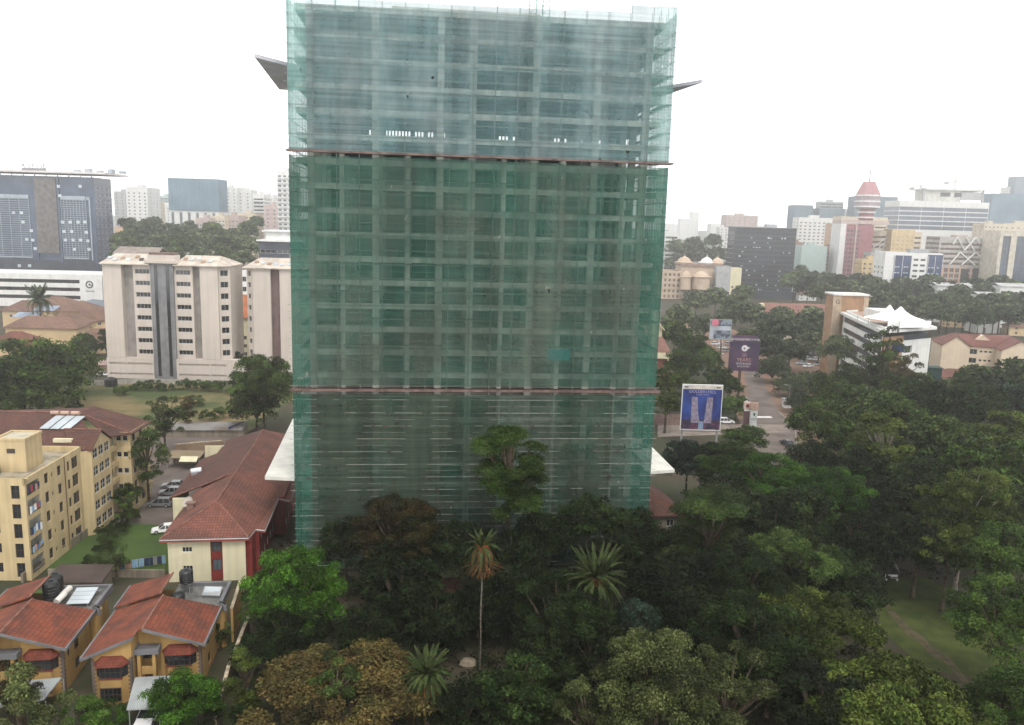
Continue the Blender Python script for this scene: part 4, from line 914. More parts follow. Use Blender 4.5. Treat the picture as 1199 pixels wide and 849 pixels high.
for a, b in ((-.6, 15), (22.5, 36.8)): mb.plate([(a, -.8, HB + .2), (b, -.8, HB + .2), (b - 1.5, 8, HB + 3.0), (a + 1.5, 8, HB + 3.0)], .3); mb.plate([(a, 16.5, HB + .2), (a + 1.5, 8, HB + 3.0), (b - 1.5, 8, HB + 3.0), (b, 16.5, HB + .2)], .3)
mb.plate([(36.8, -.4, HB + .2), (39.8, 2.4, HB + .2), (39.8, 16, HB + .2), (35.2, 8, HB + 3)], .3)
mb.build('roof', mat('beige_roof', (.56, .49, .42), vs=.3, var=.15), ba)
for lo, hi in ((0, 12.5), (24, 35)):
    for x in np.arange(lo + .5, hi, 2.1):
        mb = MB(); y = random.uniform(1, 4); z0 = HB + .45 + (y + .8) * .32; mb.plate([(x, y, z0), (x + 1.3, y + .3, z0 + .1), (x + .9, y + 2, z0 + .75), (x - .4, y + 1.7, z0 + .65)], .1); mb.build('rooflight', random.choice((WHITE, SOLAR, FDARK, mat('rust_sheet', (.35, .24, .16)))), ba)
pB = PY(297, 440, 268); bb = root('office_block', 'beige tower block half hidden behind the netted high-rise', 'building', (pB.x, pB.y, 0), R(1.5), 'beige tower blocks')
mb = MB(); HB2 = 36.6
face(bb, mb, (-1.8, 1.4, 0), (.8, -.6, 0), 2.6, HB2, [(.6, 2.0, 6.8 + k * bf + 1, 6.8 + k * bf + 2.7) for k in range(8)], .3)
wallf(mb, (.3, 0, 0), (1, 0, 0), 6.0, HB2, [], .3); wallf(mb, (9.2, 0, 0), (1, 0, 0), 10, HB2, [], .3)
mb.box(-1.8, 19, 1.6, 15, 0, HB2); mb.build('wall', BEI, bb)
part(bb, 'recess_panel', mat('recess_red', (.2, .13, .125), streak=.2), (6.3, 9.2, 1.2, 1.5, 0, HB2 - .6))
mb = MB(); mb.plate([(-2.6, -.8, HB2 + .1), (19.5, -.8, HB2 + .1), (18, 8, HB2 + 3), (1, 8, HB2 + 3)], .3); mb.plate([(-2.6, 15.5, HB2 + .1), (-2.6, -.8, HB2 + .1), (1, 8, HB2 + 3)], .3); mb.plate([(19.5, 15.5, HB2 + .1), (-2.6, 15.5, HB2 + .1), (1, 8, HB2 + 3), (18, 8, HB2 + 3)], .3); mb.build('roof', mat('beige_roof', (.56, .49, .42)), bb)
part(bb, 'roof_box', BEI, (12, 17, 3, 7, HB2 + 1, HB2 + 4.4))
for x in np.arange(.5, 14, 2.2): mb = MB(); y = random.uniform(.5, 3); z0 = HB2 + .35 + (y + .8) * .32; mb.plate([(x, y, z0), (x + 1.3, y + .3, z0 + .1), (x + .9, y + 2, z0 + .75), (x - .4, y + 1.7, z0 + .65)], .1); mb.build('rooflight', random.choice((SOLAR, mat('rust_sheet', (.35, .24, .16)))), bb)
# small building behind, in the gap
g1, w_, h_ = far('house', 'small white building with dark windows in the gap between the beige blocks', 'building', 270, 291, 318, 330); body(g1, w_, 10, h_, WHITE, front=grid(w_, 6, 4, 6, 2, 1.6, 2, .9))
g2, w_, h_ = far('house', 'orange tiled roof seen in the gap between the beige blocks', 'house', 268, 292, 370, 300)
body(g2, w_, 14, h_, CRM, front=grid(w_, 1, 3, 3, 2, 1.4, 1.4)); mb = MB(); mb.plate([(-1, -1, h_ - .3), (w_ + 1, -1, h_ - .3), (w_ + 1, 8, h_ + 7.2), (-1, 8, h_ + 7.2)], .2); mb.plate([(-1, 15, h_ - .3), (-1, 8, h_ + 7.2), (w_ + 1, 8, h_ + 7.2), (w_ + 1, 15, h_ - .3)], .2); mb.build('tiled_roof', mat('orange_tile', (.55, .19, .08), pat='tile'), g2)
# ============================================================ PODIUM, DARK GLASS OFFICE
pd = PY(122, 358, 455); pz = PY(122, 322, 455).z
po = root('podium_building', 'long white podium block with three dark strips and a round emblem', 'building', (pd.x - 95, pd.y - 8.5, 0), R(5))
mb = MB(); base = PY(122, 358, 455).z
oo = [(30, 83.0, base + 3.3 + k * 4.4, base + 5.3 + k * 4.4, 24) for k in range(3)]
face(po, mb, (0, 0, 0), (1, 0, 0), 95, pz, oo, .8, G_dark, FDARK, fw=.15); mb.box(0, 95, .82, 30, 0, pz - .1); mb.build('wall', WHITE, po)
DLET = mat('sign_dark', (.03, .03, .03), rough=.5)
mb = MB(); ex, ez = 88.2, base + 11.6; ri = 1.45; ro = 2.05; n = 24
for i in range(n):
    t0, t1 = 2 * math.pi * i / n, 2 * math.pi * (i + 1) / n
    mb.hexa([(ex + ro * math.cos(t0), -.12, ez + ro * math.sin(t0)), (ex + ro * math.cos(t1), -.12, ez + ro * math.sin(t1)), (ex + ri * math.cos(t1), -.12, ez + ri * math.sin(t1)), (ex + ri * math.cos(t0), -.12, ez + ri * math.sin(t0))],
            [(ex + ro * math.cos(t0), -.02, ez + ro * math.sin(t0)), (ex + ro * math.cos(t1), -.02, ez + ro * math.sin(t1)), (ex + ri * math.cos(t1), -.02, ez + ri * math.sin(t1)), (ex + ri * math.cos(t0), -.02, ez + ri * math.sin(t0))])
mb.tube((ex + .1, -.15, ez), (ex + .1, -.02, ez), .5, 10); mb.hexa([(ex + .3, -.14, ez - .2), (ex + 1.6, -.14, ez - .9), (ex + 1.6, -.02, ez - .9), (ex + .3, -.02, ez - .2)], [(ex + .3, -.14, ez + .1), (ex + 1.6, -.14, ez - .4), (ex + 1.6, -.02, ez - .4), (ex + .3, -.02, ez + .1)])
mb.build('emblem', DLET, po)
text(po, 'Genesis', DLET, (ex + .2, -.06, ez - 4.0), 1.5)
go, w_, h_ = far('glass_office', 'dark glass office tower with flat overhanging roof and rooftop letters, far left', 'building', -70, 106, 205, 520, yaw=2)
GL2 = mat('dark_curtain', (.035, .06, .11), rough=.25, spec=.5, var=.4, vs=.08, col2=(.07, .10, .16))
mb = MB(); f0 = 3.9; nf = int((h_ - 24) / f0)
face(go, mb, (0, 0, 0), (1, 0, 0), w_, h_, [], .3); ops = grid(24, 22, f0, nf, 4, 3.6, 1.6, 1.2)
face(go, mb, (w_, 0, 0), (0, 1, 0), 24, h_, ops, .3, GL2, WHITE, nx=2)
mb.poly([(w_, 24, 0), (0, 24, 0), (0, 24, h_), (w_, 24, h_)]); mb.poly([(0, 0, h_), (w_, 0, h_), (w_, 24, h_), (0, 24, h_)]); mb.build('glass_wall', GL2, go)
part(go, 'roof_canopy', mat('pale_canopy', (.62, .58, .56), var=.05), (-2, w_ + 10, -5, 28, h_ + 1.8, h_ + 3.0)); part(go, 'canopy_post', STEEL, *[(x, x + .5, .5, 1, h_, h_ + 1.9) for x in np.arange(1, w_, 7)])
s0 = w_ * 70 / 176.; px = w_ / 176.
LOU = mat('louvre', (.35, .40, .45), rough=.5, var=.1); SHA = mat('shaft_brown', (.17, .155, .15), rough=.4, var=.2, streak=.15)
def X(p): return (p + 70) * px
part(go, 'central_bay', SHA, (X(38), X(63), -1.6, -.05, 26, h_ - 1)); part(go, 'central_bay', GL2, (X(33), X(38), -.9, -.04, 20, h_ - .5), (X(63), X(66), -.9, -.04, 20, h_ - .5))
for (a, b, zt) in ((X(-60), X(30), h_ - 14), (X(67), X(96), h_ - 14)):
    k = 0; z = 24
    mb = MB()
    while z < zt: mb.box(a, b, -.75, -.55, z, z + .28); z += 1.35
    mb.box(a, b, -.9, -.5, zt, zt + 2.2); mb.box(a, b, -.9, -.5, 22.6, 23.4)
    for x in np.arange(a, b + .1, (b - a) / 8): mb.box(x - .12, x + .12, -.9, -.76, 23, zt)
    mb.build('louvre_screen', LOU, go)
part(go, 'fin', LOU, (X(100), X(101.3), -1.2, -.1, 22, h_ - 13), (X(97), X(101.3), -1.2, -.1, h_ - 14, h_ - 12))
PANE = mat('bright_blind', (.55, .6, .64), rough=.4)
for (x, y) in [(12, 249), (21, 249), (22, 260), (31, 270), (25, 280), (32, 281), (34, 291), (68, 260), (77, 260), (86, 260), (94, 260), (69, 271), (78, 271), (95, 272), (70, 281), (79, 281), (88, 281), (96, 282), (80, 292), (97, 292), (66, 218), (91, 218), (67, 229), (14, 311), (26, 311)]:
    zz = PY(x, y, 520).z; part(go, 'blind', PANE, (X(x) - 1.0, X(x) + 1.0, -1.0, -.92, zz - .9, zz + .9))
part(go, 'base_lobby', mat('dark_base', (.05, .06, .08), rough=.4), (4, w_ - 2, -.6, -.05, 0, 21.5))
TGR = mat('sign_grey', (.25, .25, .26))
for ch_, x in (('A', 30), ('U', 36), ('T', 41), ('I', 46), ('S', 50), ('E', 54)): text(go, ch_, TGR, (X(x), -4, h_ + 4.6), 3.6, name='roof_letter', ext=.2)
part(go, 'letter_rail', TGR, (X(28), X(56), -4.1, -3.9, h_ + 3.0, h_ + 4.5))
mb = MB()
for k in range(5): mb.box(X(80) + k * 7, X(80) + k * 7 + 3, 4, 8, h_ + 3, h_ + 4.6 + k % 2)
mb.build('rooftop_plant', LOU, go)

# ============================================================ SUBURB HOUSES LEFT
def hipz(mb, x0, x1, y0, y1, ze, zr, ov=.7, t=.2):
    x0 -= ov; x1 += ov; y0 -= ov; y1 += ov
    if x1 - x0 >= y1 - y0:
        r = (y1 - y0) / 2; ym = (y0 + y1) / 2; a, b = (x0 + r, ym, zr), (x1 - r, ym, zr)
        mb.plate([(x0, y0, ze), (x1, y0, ze), b, a], t); mb.plate([(x1, y1, ze), (x0, y1, ze), a, b], t); mb.plate([(x0, y1, ze), (x0, y0, ze), a], t); mb.plate([(x1, y0, ze), (x1, y1, ze), b], t)
    else:
        r = (x1 - x0) / 2; xm = (x0 + x1) / 2; a, b = (xm, y0 + r, zr), (xm, y1 - r, zr)
        mb.plate([(x0, y0, ze), (x1, y0, ze), a], t); mb.plate([(x1, y1, ze), (x0, y1, ze), b], t); mb.plate([(x1, y0, ze), (x1, y1, ze), b, a], t); mb.plate([(x0, y1, ze), (x0, y0, ze), a, b], t)
def hiphouse(label, pos, yaw, w, d, h, rh, wm, rm, nx=3, nf=2, cat='house', group=None, name='house', ops=None):
    rt = root(name, label, cat, (pos.x, pos.y, 0), R(yaw), group); fh_ = h / nf
    f_ = grid(w, 0, fh_, nf, nx, 1.4, 1.3, .9) if ops is None else ops
    mb = MB(); face(rt, mb, (0, 0, 0), (1, 0, 0), w, h, f_, .2, G_dark, WHITE); face(rt, mb, (w, 0, 0), (0, 1, 0), d, h, grid(d, 0, fh_, nf, 2, 1.3, 1.3, .9), .2); face(rt, mb, (0, d, 0), (0, -1, 0), d, h, grid(d, 0, fh_, nf, 2, 1.3, 1.3, .9), .2)
    mb.poly([(w, d, 0), (0, d, 0), (0, d, h), (w, d, h)]); mb.build('wall', wm, rt)
    mb = MB(); hipz(mb, 0, w, 0, d, h, h + rh); mb.build('roof', rm, rt); return rt
BRN = mat('brown_tile_far', (.19, .115, .09), rough=.9, vs=.15, col2=(.25, .15, .11), pat='tile', pscale=2)
OCH = mat('ochre_far', (.60, .45, .27), rough=.9, var=.06)
hiphouse('yellow house with large blank side wall and brown hip roof at the left edge', P(8, 407), 3, 27, 11, 8, 4, OCH, BRN, ops=[])
for (l, x, y, w, d, h, yw) in [('brown roofed ochre house just right of the blank yellow wall', 47, 402, 16, 13, 8, -6), ('brown roofed house directly below the white podium', 70, 388, 15, 14, 9, 8), ('long brown roofed house leading to the beige block', 84, 392, 22, 9, 6, 24), ('brown roofed house at left behind the yellow wall house', 4, 384, 22, 12, 8, 4), ('brown roof behind the left palm', 36, 376, 20, 14, 7.5, -4), ('lower ochre terrace nearer the beige block', 94, 415, 18, 8, 5, 28), ('red brown roof corner at the left edge below the yellow wall', -16, 424, 16, 12, 6, 10)]:
    hiphouse(l, P(x, y), yw, w, d, h, 4.2, OCH, BRN if 'red brown' not in l else RT2, group='brown roofed suburb houses')
for (l, x, y, z) in (('pale blue solar array on the brown roof beside the left palm', 55, 366, 10), ('small solar array on the brown roof above the blank yellow wall', 32, 374, 9.5)):
    sp = root('solar_array', l, 'solar panels', P(x, y, z) + Vector((0, -1, 1.2)), R(5)); 
    for k in range(3): mb = MB(); mb.plate([(-4.5 + k * 3, -2, 0), (-1.7 + k * 3, -2, 0), (-.7 + k * 3, 2, 1.7), (-3.5 + k * 3, 2, 1.7)], .12); mb.build('panel', mat('solar_blue', (.25, .3, .38), rough=.2), sp)
    mb = MB()
    for x_ in (-4, 3.5): mb.tube((x_, -1.5, -2.5), (x_, -1.5, 0), .08, 5); mb.tube((x_ + 1, 1.8, -2.5), (x_ + 1, 1.8, 1.5), .08, 5)
    mb.build('frame', STEEL, sp)
wv = root('warehouse', 'low dark sheet roofed hall with white edge in front of the podium', 'building', P(72, 373), R(-2)); part(wv, 'wall', mat('dark_base', (.05, .06, .08)), (0, 42, 0, 14, 0, 5)); mb = MB(); mb.plate([(-.5, -.6, 5.1), (44, -.6, 5.1), (44, 15, 6.5), (8, 15, 8.5)], .25); mb.build('roof', mat('slate_sheet', (.2, .23, .27), pat='ribx'), wv); part(wv, 'fascia', WHITE, (-.5, 40, -.8, -.62, 4.7, 5.3))
sh2 = root('parking_shed', 'row of pinkish sheds at the left foot of the beige block', 'shed', P(96, 437), R(8)); mb = MB(); mb.box(0, 13, 0, 5, 0, 2.8); mb.build('wall', mat('rust_wall', (.26, .18, .12)), sh2); mb = MB(); mb.plate([(-.4, -.4, 2.9), (13.5, -.4, 2.9), (13.5, 5.4, 3.7), (-.4, 5.4, 3.7)], .15); mb.build('roof', mat('pink_sheet', (.42, .3, .27), pat='ribx', pscale=.5), sh2)
tank('water_tank', 'black round tank standing at the far edge of the open field', P(130, 452), 1.9, 2.8)

# ============================================================ FAR CITY
def fb(label, xl, xr, yt, D, wall, style='grid', depth=20, fh=3.4, nx=None, glass=G_grey, side=None, yaw=0, cat='building', name='tower_block', group=None, balc=None, zb=0, ww=1.7, wh=1.5, roofbox=True, frame=FRAME, nseg=2, t=.35):
    rt, w, h = far(name, label, cat, xl, xr, yt, D, yaw=yaw, group=group)
    nf = max(1, int((h - 2) / fh)); vis = max(0, nf - 15) if style == 'grid' else 0
    nx = nx or max(2, int(w / 4.2)); 
    while nx * (nf - vis) > 68 and nf - vis > 5: vis += 1
    z0 = 1 + vis * fh; n = nf - vis
    sx = 4 if nx * n < 56 else 2
    if style == 'grid': f_ = grid(w, z0, fh, n, nx, ww, wh, .9); s_ = grid(depth, z0, fh, n, sx, ww, wh, .9)
    elif style == 'ribbon': f_ = ribbon(w, z0, fh, n, fh * .48, .9, nseg=nseg); s_ = ribbon(depth, z0, fh, n, fh * .48, .9)
    elif style == 'glass': f_ = ribbon(w, z0, fh, n, fh * .8, .35, .3, nseg=nseg, gap=.3); s_ = ribbon(depth, z0, fh, n, fh * .8, .35, .3)
    else: f_ = s_ = []
    R_ = xl < 600
    body(rt, w, depth, h, wall, front=f_, right=s_ if R_ else [], left=[] if R_ else s_, t=t, glass=glass, frame=frame, fw=.14)
    if roofbox: part(rt, 'roof_box', wall, (w * .35, w * .6, depth * .3, depth * .6, h - .9, h + 2.6))
    if balc is not None:
        for k in range(n): part(rt, 'balcony', balc, *[(w * (q + .12) / 3, w * (q + .85) / 3, -1.3, 0, z0 + k * fh - .1, z0 + k * fh + .85) for q in range(3)])
    return rt, w, h
def netblock(label, xl, xr, yt, D, m, depth=24, ybot=None, group=None, low=None):
    rt, w, h = far('tower_under_construction', label, 'building', xl, xr, yt, D, group=group)
    z0 = 0 if ybot is None else PY((xl + xr) / 2, ybot, D).z
    for k in range(int(z0 // 4) if low else 0, int(h / 4)): part(rt, 'floor_slab', CONC, (.5, w - .5, .5, depth, k * 4, k * 4 + .5))
    part(rt, 'column', CONC, *[(x, x + .8, y, y + .8, 0, h - .5) for x in np.linspace(.6, w - 1.6, 7) for y in (.6, depth - 1.6)])
    mb = MB(); e = .4
    mb.box(-e, w + e, -e, depth + e, z0, h + .8); mb.build('net_wrap', m, rt)
    if low: b_ = MB(); n_ = 6; face(rt, b_, (.2, .2, 0), (1, 0, 0), w - .4, z0, [(w * (i + .15) / n_, w * (i + .5) / n_, 3, z0 - 1.5, 1) for i in range(n_)], .5, G_grey, WHITE, ny=6); b_.box(.2, w - .2, .8, depth, 0, z0 - .1); b_.build('wall', low, rt)
    return rt, w, h
NB = mat('blue_net', (.16, .25, .32), rough=.9, vs=.05, var=.12, streak=.25)
NB2 = mat('grey_blue_net', (.17, .23, .28), rough=.9, vs=.05, var=.1, streak=.2)
WF = mat('white_far', (.72, .72, .70), rough=.9, var=.05, streak=.12); GF = mat('grey_far', (.42, .43, .44), rough=.9, var=.07, streak=.12); PF = mat('pink_far', (.50, .40, .37), rough=.9, var=.08); OF = mat('orange_far', (.56, .38, .27), rough=.9, var=.08); CF = mat('cream_far', (.62, .54, .42), rough=.9, var=.07)
BRF = mat('brown_far', (.33, .2, .17), rough=.9, var=.1); MINT = mat('mint_far', (.42, .52, .50), rough=.8, var=.03); YF = mat('yellow_far', (.60, .46, .26), rough=.9, var=.06); MAR = mat('maroon_far', (.33, .14, .15), rough=.8, var=.08)
fb('white stepped tower beside the dark glass office, with arched dark windows', 147, 172, 219, 820, WF, 'grid', glass=G_dark, balc=None, depth=30)
fb('slim grey blue tower touching the right edge of the dark glass office', 133, 146, 224, 900, GF, 'grid', depth=25, glass=G_dark)
fb('cream lower tower right of the white stepped tower', 171, 182, 235, 860, CF, 'grid', depth=22)
fb('hazy white block left of the blue netted block', 184, 199, 240, 980, WF, 'grid', depth=24)
fb('pale blue glass tower peeking left of the blue netted block', 186, 196, 229, 1150, MINT, 'glass', depth=24)
netblock('far block wrapped in blue netting on its upper half, white shafts below', 197, 255, 210, 800, NB, ybot=247, low=WF)
fb('white slab tower with dark vertical slit right of the blue netted block', 257, 277, 219, 860, WF, 'grid', nx=3, ww=1.2, depth=22)
fb('white slab tower with plain side and pink roof boxes', 277, 294, 222, 870, WF, 'grid', nx=2, depth=22)
fb('white tower with dark striped balconies beside the far pinkish block', 296, 309, 227, 780, WF, 'ribbon', balc=WF, depth=20, nseg=1, glass=G_dark)
fb('hazy white block with sloping top behind the striped tower', 306, 320, 228, 1000, WF, 'grid')
fb('pink brown block with grey hipped top near the tower net', 309, 325, 240, 720, PF, 'grid', depth=18)
fb('tall narrow white tower touching the left side of the big net', 324, 342, 200, 600, WF, 'grid', nx=3, ww=2.2, depth=20, glass=G_grey, balc=WF)
fb('pink and white apartment row below the blue netted block', 229, 247, 255, 680, PF, 'grid', nx=5, balc=WF)
fb('apartment block with orange upper floors in the far left row', 247, 263, 253, 690, CF, 'grid', nx=4, balc=WF)
fb('rose apartment block in the far left row', 262, 279, 252, 700, PF, 'grid', nx=4)
fb('cream apartment block at the right end of the far left row', 278, 300, 250, 720, CF, 'grid', nx=5, balc=CF)
fb('dim white walled building between trees below the blue netted block', 205, 232, 268, 640, GF, 'grid', roofbox=False)
k1, w_, h_ = fb('dark low building with white roof terrace next to the big net', 303, 344, 283, 430, mat('dark_base2', (.06, .07, .10), rough=.5), 'ribbon', fh=4, glass=G_dark, nseg=2, depth=20, roofbox=False)
part(k1, 'roof_terrace', WHITE, (-1, w_ + 1, -1.2, 20, h_, h_ + .8), (3, w_ - 1, 2, 16, h_ + .8, h_ + 5)); part(k1, 'roof_slab', WHITE, (1.5, w_ + 1, .5, 18, h_ + 5, h_ + 5.8))
fb('small salmon building with banded floors among the far left trees', 134, 153, 266, 520, OF, 'ribbon', fh=3.2, roofbox=False, nseg=1, depth=12)
lw, w_, h_ = fb('long low brown roofed building behind the beige block', 135, 182, 297, 400, GF, 'grid', nx=6, depth=14, roofbox=False); mb = MB(); mb.plate([(-1, -1.2, h_ - .2), (w_ + 1, -1.2, h_ - .2), (w_ + 1, 7, h_ + 3), (-1, 7, h_ + 3)], .25); mb.plate([(-1, 15, h_ - .2), (-1, 7, h_ + 3), (w_ + 1, 7, h_ + 3), (w_ + 1, 15, h_ - .2)], .25); mb.build('tiled_roof', mat('pale_brown_roof', (.3, .25, .22), pat='ribx', pscale=.6), lw)
for i, (a, b, y, D) in enumerate([(150, 165, 232, 1500), (240, 262, 236, 1500), (285, 300, 232, 1400)]): fb('%s very hazy pale tower from the left on the left skyline' % ('first', 'second', 'third')[i], a, b, y, D, WF, 'grid', group='hazy towers on the left skyline', nx=4, roofbox=False)

# right city
fb('white block with dark floor bands just right of the big net', 779, 794, 273, 760, WF, 'ribbon', glass=G_dark, nseg=1, fh=4, roofbox=False)
for i, (a, b, y, D) in enumerate([(797, 812, 256, 2300), (811, 819, 248, 2350), (833, 850, 262, 1900), (776, 796, 262, 2500), (888, 900, 264, 2000), (902, 918, 267, 1900)]): fb('%s faint pale block from the left on the hazy ridge right of the net' % ('second', 'third', 'fourth', 'first', 'fifth', 'sixth')[i], a, b, y, D, WF, 'grid', fh=5, nx=4, depth=40, group='faint blocks on the hazy ridge', roofbox=False)
fb('pinkish block on the ridge above the black office', 851, 888, 252, 1150, PF, 'grid', depth=30, nx=6, fh=4)
fb('narrow white block at the left foot of the pinkish ridge block', 843, 853, 266, 1050, WF, 'grid')
bo, w_, h_ = far('glass_office', 'black glass office block with scattered blinds and flat roof', 'building', 861, 932, 267, 640, yaw=-3)
BG = mat('black_curtain', (.022, .028, .04), rough=.3, spec=.5, var=.3, vs=.1)
f_ = ribbon(w_, 1, 3.6, int((h_ - 1) / 3.6), 2.9, .4, .3, 1); s_ = ribbon(26, 1, 3.6, int((h_ - 1) / 3.6), 2.0, .8, .3, 1)
body(bo, w_, 26, h_, mat('black_clad', (.06, .065, .075), rough=.5), front=[(*o[:4], 12) for o in f_], left=s_, glass=BG, frame=mat('mullion_grey', (.16, .17, .19)), fw=.12)
for k in range(46):
    x = random.choice(np.arange(4, w_ - 3, 2.1)); fl_ = random.randint(1, int(h_ / 3.6) - 2); part(bo, 'blind', PANE, (x, x + random.uniform(.5, 1.6), -.03, .02, 1 + fl_ * 3.6 + 1.6, 1 + fl_ * 3.6 + random.uniform(2.2, 2.9)))
part(bo, 'balcony', mat('slab_grey', (.3, .31, .32)), *[(-1.6, 0, 1, 25, 1 + k * 3.6, 1.35 + k * 3.6) for k in range(1, int(h_ / 3.6))])
part(bo, 'roof_slab', mat('slab_grey', (.3, .31, .32)), (-1, w_ + .5, -1, 27, h_, h_ + .6)); part(bo, 'roof_box', GF, (w_ * .55, w_ * .72, 8, 16, h_ + .6, h_ + 3))
part(bo, 'base', mat('dark_base', (.05, .06, .08)), (-3, w_ + 4, -6, -.5, 0, 6))
netblock('slim blue grey netted tower behind the black office', 931, 952, 241, 1000, NB2)
netblock('blue grey netted block with pale roof terrace on the right skyline', 960, 989, 245, 1000, NB2)
fb('pale roof terrace floors of the far blue grey block', 961, 988, 236, 1012, GF, 'glass', roofbox=True, depth=16)
fb('hazy low tower right of the far blue grey block', 989, 1002, 247, 1150, GF, 'grid')
fb('white apartment block with grey stripes right of the black office', 936, 979, 255, 860, WF, 'grid', nx=8, glass=G_grey, ww=2.2, depth=20)
fb('orange and grey apartment block left of the maroon building', 976, 998, 262, 790, OF, 'grid', nx=4, balc=CF)
fb('pale mint blank walled building above the right trees', 939, 969, 288, 700, MINT, 'plain', roofbox=True, depth=20)
fb('brown banded block half behind the mint building', 931, 942, 284, 740, BRF, 'ribbon', nseg=1, balc=CF)
fb('grey brown banded block right of the mint building', 968, 979, 290, 735, BRF, 'ribbon', nseg=1)
netblock('wide blue glass netted tower behind the pink capped tower', 1003, 1051, 231, 1020, NB2)
mr_, w_, h_ = far('office_block', 'maroon office block with white end wall and pale vertical rib', 'building', 985, 1023, 263, 690, yaw=-2)
wwf = w_ * .16
body(mr_, w_, 22, h_, MAR, front=[(wwf + 1 + i * 2.9, wwf + 3 + i * 2.9, k * 3.6 + 2, k * 3.6 + 4.2) for i in range(4) for k in range(4, int(h_ / 3.6) - 1)], left=grid(22, 20, 3.6, 9, 3, 1.6, 1.5), glass=G_grey, frame=mat('mauve', (.35, .22, .24)))
part(mr_, 'end_wall', WF, (-.3, wwf, -.5, 22, 0, h_ + 1)); part(mr_, 'rib', PF, (w_ * .45, w_ * .49, -.8, -.02, 0, h_)); part(mr_, 'roof_band', PF, (-.5, w_ + 12, -.6, 20, h_ + .5, h_ + 3.5))
pt, w_, h_ = far('round_tower', 'banded round tower with sloping pink cap and mast', 'building', 1009, 1029, 245, 720)
PINK = mat('pink_cap', (.44, .22, .23), rough=.6, var=.06, pat='ribx', pscale=.8); r_ = w_ / 2; cx = w_ / 2
mb = MB(); mb.lathe([(r_ * .82, 0), (r_ * .82, h_)], 20, (cx, r_, 0)); mb.build('shaft', MAR, pt)
mb = MB(); z = h_ - 34
while z < h_ - 1: mb.lathe([(r_ * .8, z), (r_ * 1.05, z), (r_ * 1.05, z + 1.2), (r_ * .8, z + 1.2)], 20, (cx, r_, 0)); z += 4.4
mb.build('floor_band', WF, pt); m_ = 1 / .75
mb = MB(); mb.lathe([(r_ * 1.1, h_), (r_ * 1.36, h_ + 3), (r_ * 1.36, h_ + 12.5), (r_ * 1.3, h_ + 12.5)], 20, (cx, r_, 0)); mb.build('crown_drum', mat('drum_grey', (.36, .30, .33)), pt)
mb = MB(); 
for q in (1.5, 6, 11): mb.lathe([(r_ * 1.3, h_ + q), (r_ * 1.44, h_ + q), (r_ * 1.44, h_ + q + 1.3), (r_ * 1.3, h_ + q + 1.3)], 20, (cx, r_, 0))
mb.build('drum_band', WF, pt)
mb = MB(); mb.lathe([(r_ * 1.46, h_ + 12.4), (r_ * .75, h_ + 23), (r_ * .7, h_ + 23.4)], 8, (cx, r_, 0)); mb.build('cap', PINK, pt)
mb = MB(); mb.tube((cx, r_, h_ + 23), (cx, r_, h_ + 36), .6, 5, .35); mb.tube((cx + 1.4, r_, h_ + 24), (cx + 1.4, r_, h_ + 34), .25, 5); mb.build('mast', TGR, pt)
fb('cream building with brown band rows behind the maroon block', 985, 1040, 254, 760, CF, 'ribbon', nseg=2, glass=mat('glass_brown', (.14, .09, .08), rough=.3), roofbox=False)
tb, w_, h_ = fb('cream banded building with white diagonal braces, left one', 1021, 1080, 271, 700, CF, 'ribbon', nseg=2, glass=mat('glass_brown', (.14, .09, .08), rough=.3), depth=20, fh=4.2, roofbox=False)
mb = MB()
for k in range(3): mb.tube((2, -.6, h_ - 24 + k * 5), (14, -.6, h_ - 10 + k * 3), .5, 4)
mb.build('brace', WF, tb)
fb('bright yellow block between the left cream banded floors', 1045, 1072, 269, 690, YF, 'grid', nx=5, ww=1.1, wh=1.0, glass=mat('glass_brown', (.14, .09, .08)), depth=16, roofbox=False)
gg, w_, h_ = fb('broad grey glass tower with white floor lines under construction cranes', 1054, 1159, 236, 830, WF, 'glass', nseg=4, glass=mat('glass_slate', (.10, .13, .18), rough=.2, spec=.6), fh=4.6, depth=34, roofbox=False, frame=mat('mullion_slate', (.2, .23, .27)))
part(gg, 'rooftop_structure', mat('pale_conc', (.6, .6, .56), var=.1), (26, w_ - 26, 6, 26, h_, h_ + 12), (24, w_ - 4, 4, 28, h_ + 11, h_ + 12.5)); part(gg, 'roof_frame', GF, (24, 25.5, 4, 5.5, h_, h_ + 12), (w_ - 5.5, w_ - 4, 4, 6, h_, h_ + 12), (w_ - 26, w_ - 5, 5, 6, h_ + 2, h_ + 10)); part(gg, 'roof_opening', G_dark, (42, 52, 5.9, 5.99, h_ + 5, h_ + 9), (56, 67, 5.9, 5.99, h_ + 5, h_ + 9))
def crane(label, x, yt, D, jl, jr, base_z):
    p = PY(x, yt, D); rt = root('tower_crane', label, 'crane', (p.x, p.y, base_z)); H_c = p.z - base_z; m = mat('crane_grey', (.38, .38, .36)); mb = MB()
    for sx in (-.8, .8):
        for sy in (-.8, .8): mb.tube((sx, sy, 0), (sx, sy, H_c), .22, 4)
    k = 0
    while k < H_c - 3: mb.tube((-.8, -.8, k), (.8, -.8, k + 3), .14, 4); mb.tube((.8, .8, k), (-.8, .8, k + 3), .14, 4); k += 3
    mb.build('mast', m, rt); zj = H_c * .72; mb = MB(); mb.tube((-jl, 0, zj), (jr, 0, zj), .3, 4); mb.tube((-jl * .9, 0, zj), (0, 0, H_c), .12, 4); mb.tube((jr * .8, 0, zj), (0, 0, H_c), .12, 4); mb.tube((-jl, 0, zj + 1.5), (0, 0, zj + 1.5), .2, 4); mb.build('jib', m, rt); part(rt, 'counterweight', m, (-jl - 1, -jl + 3, -1, 1, zj - 3, zj)); return rt
zc_ = PY(1100, 236, 830).z
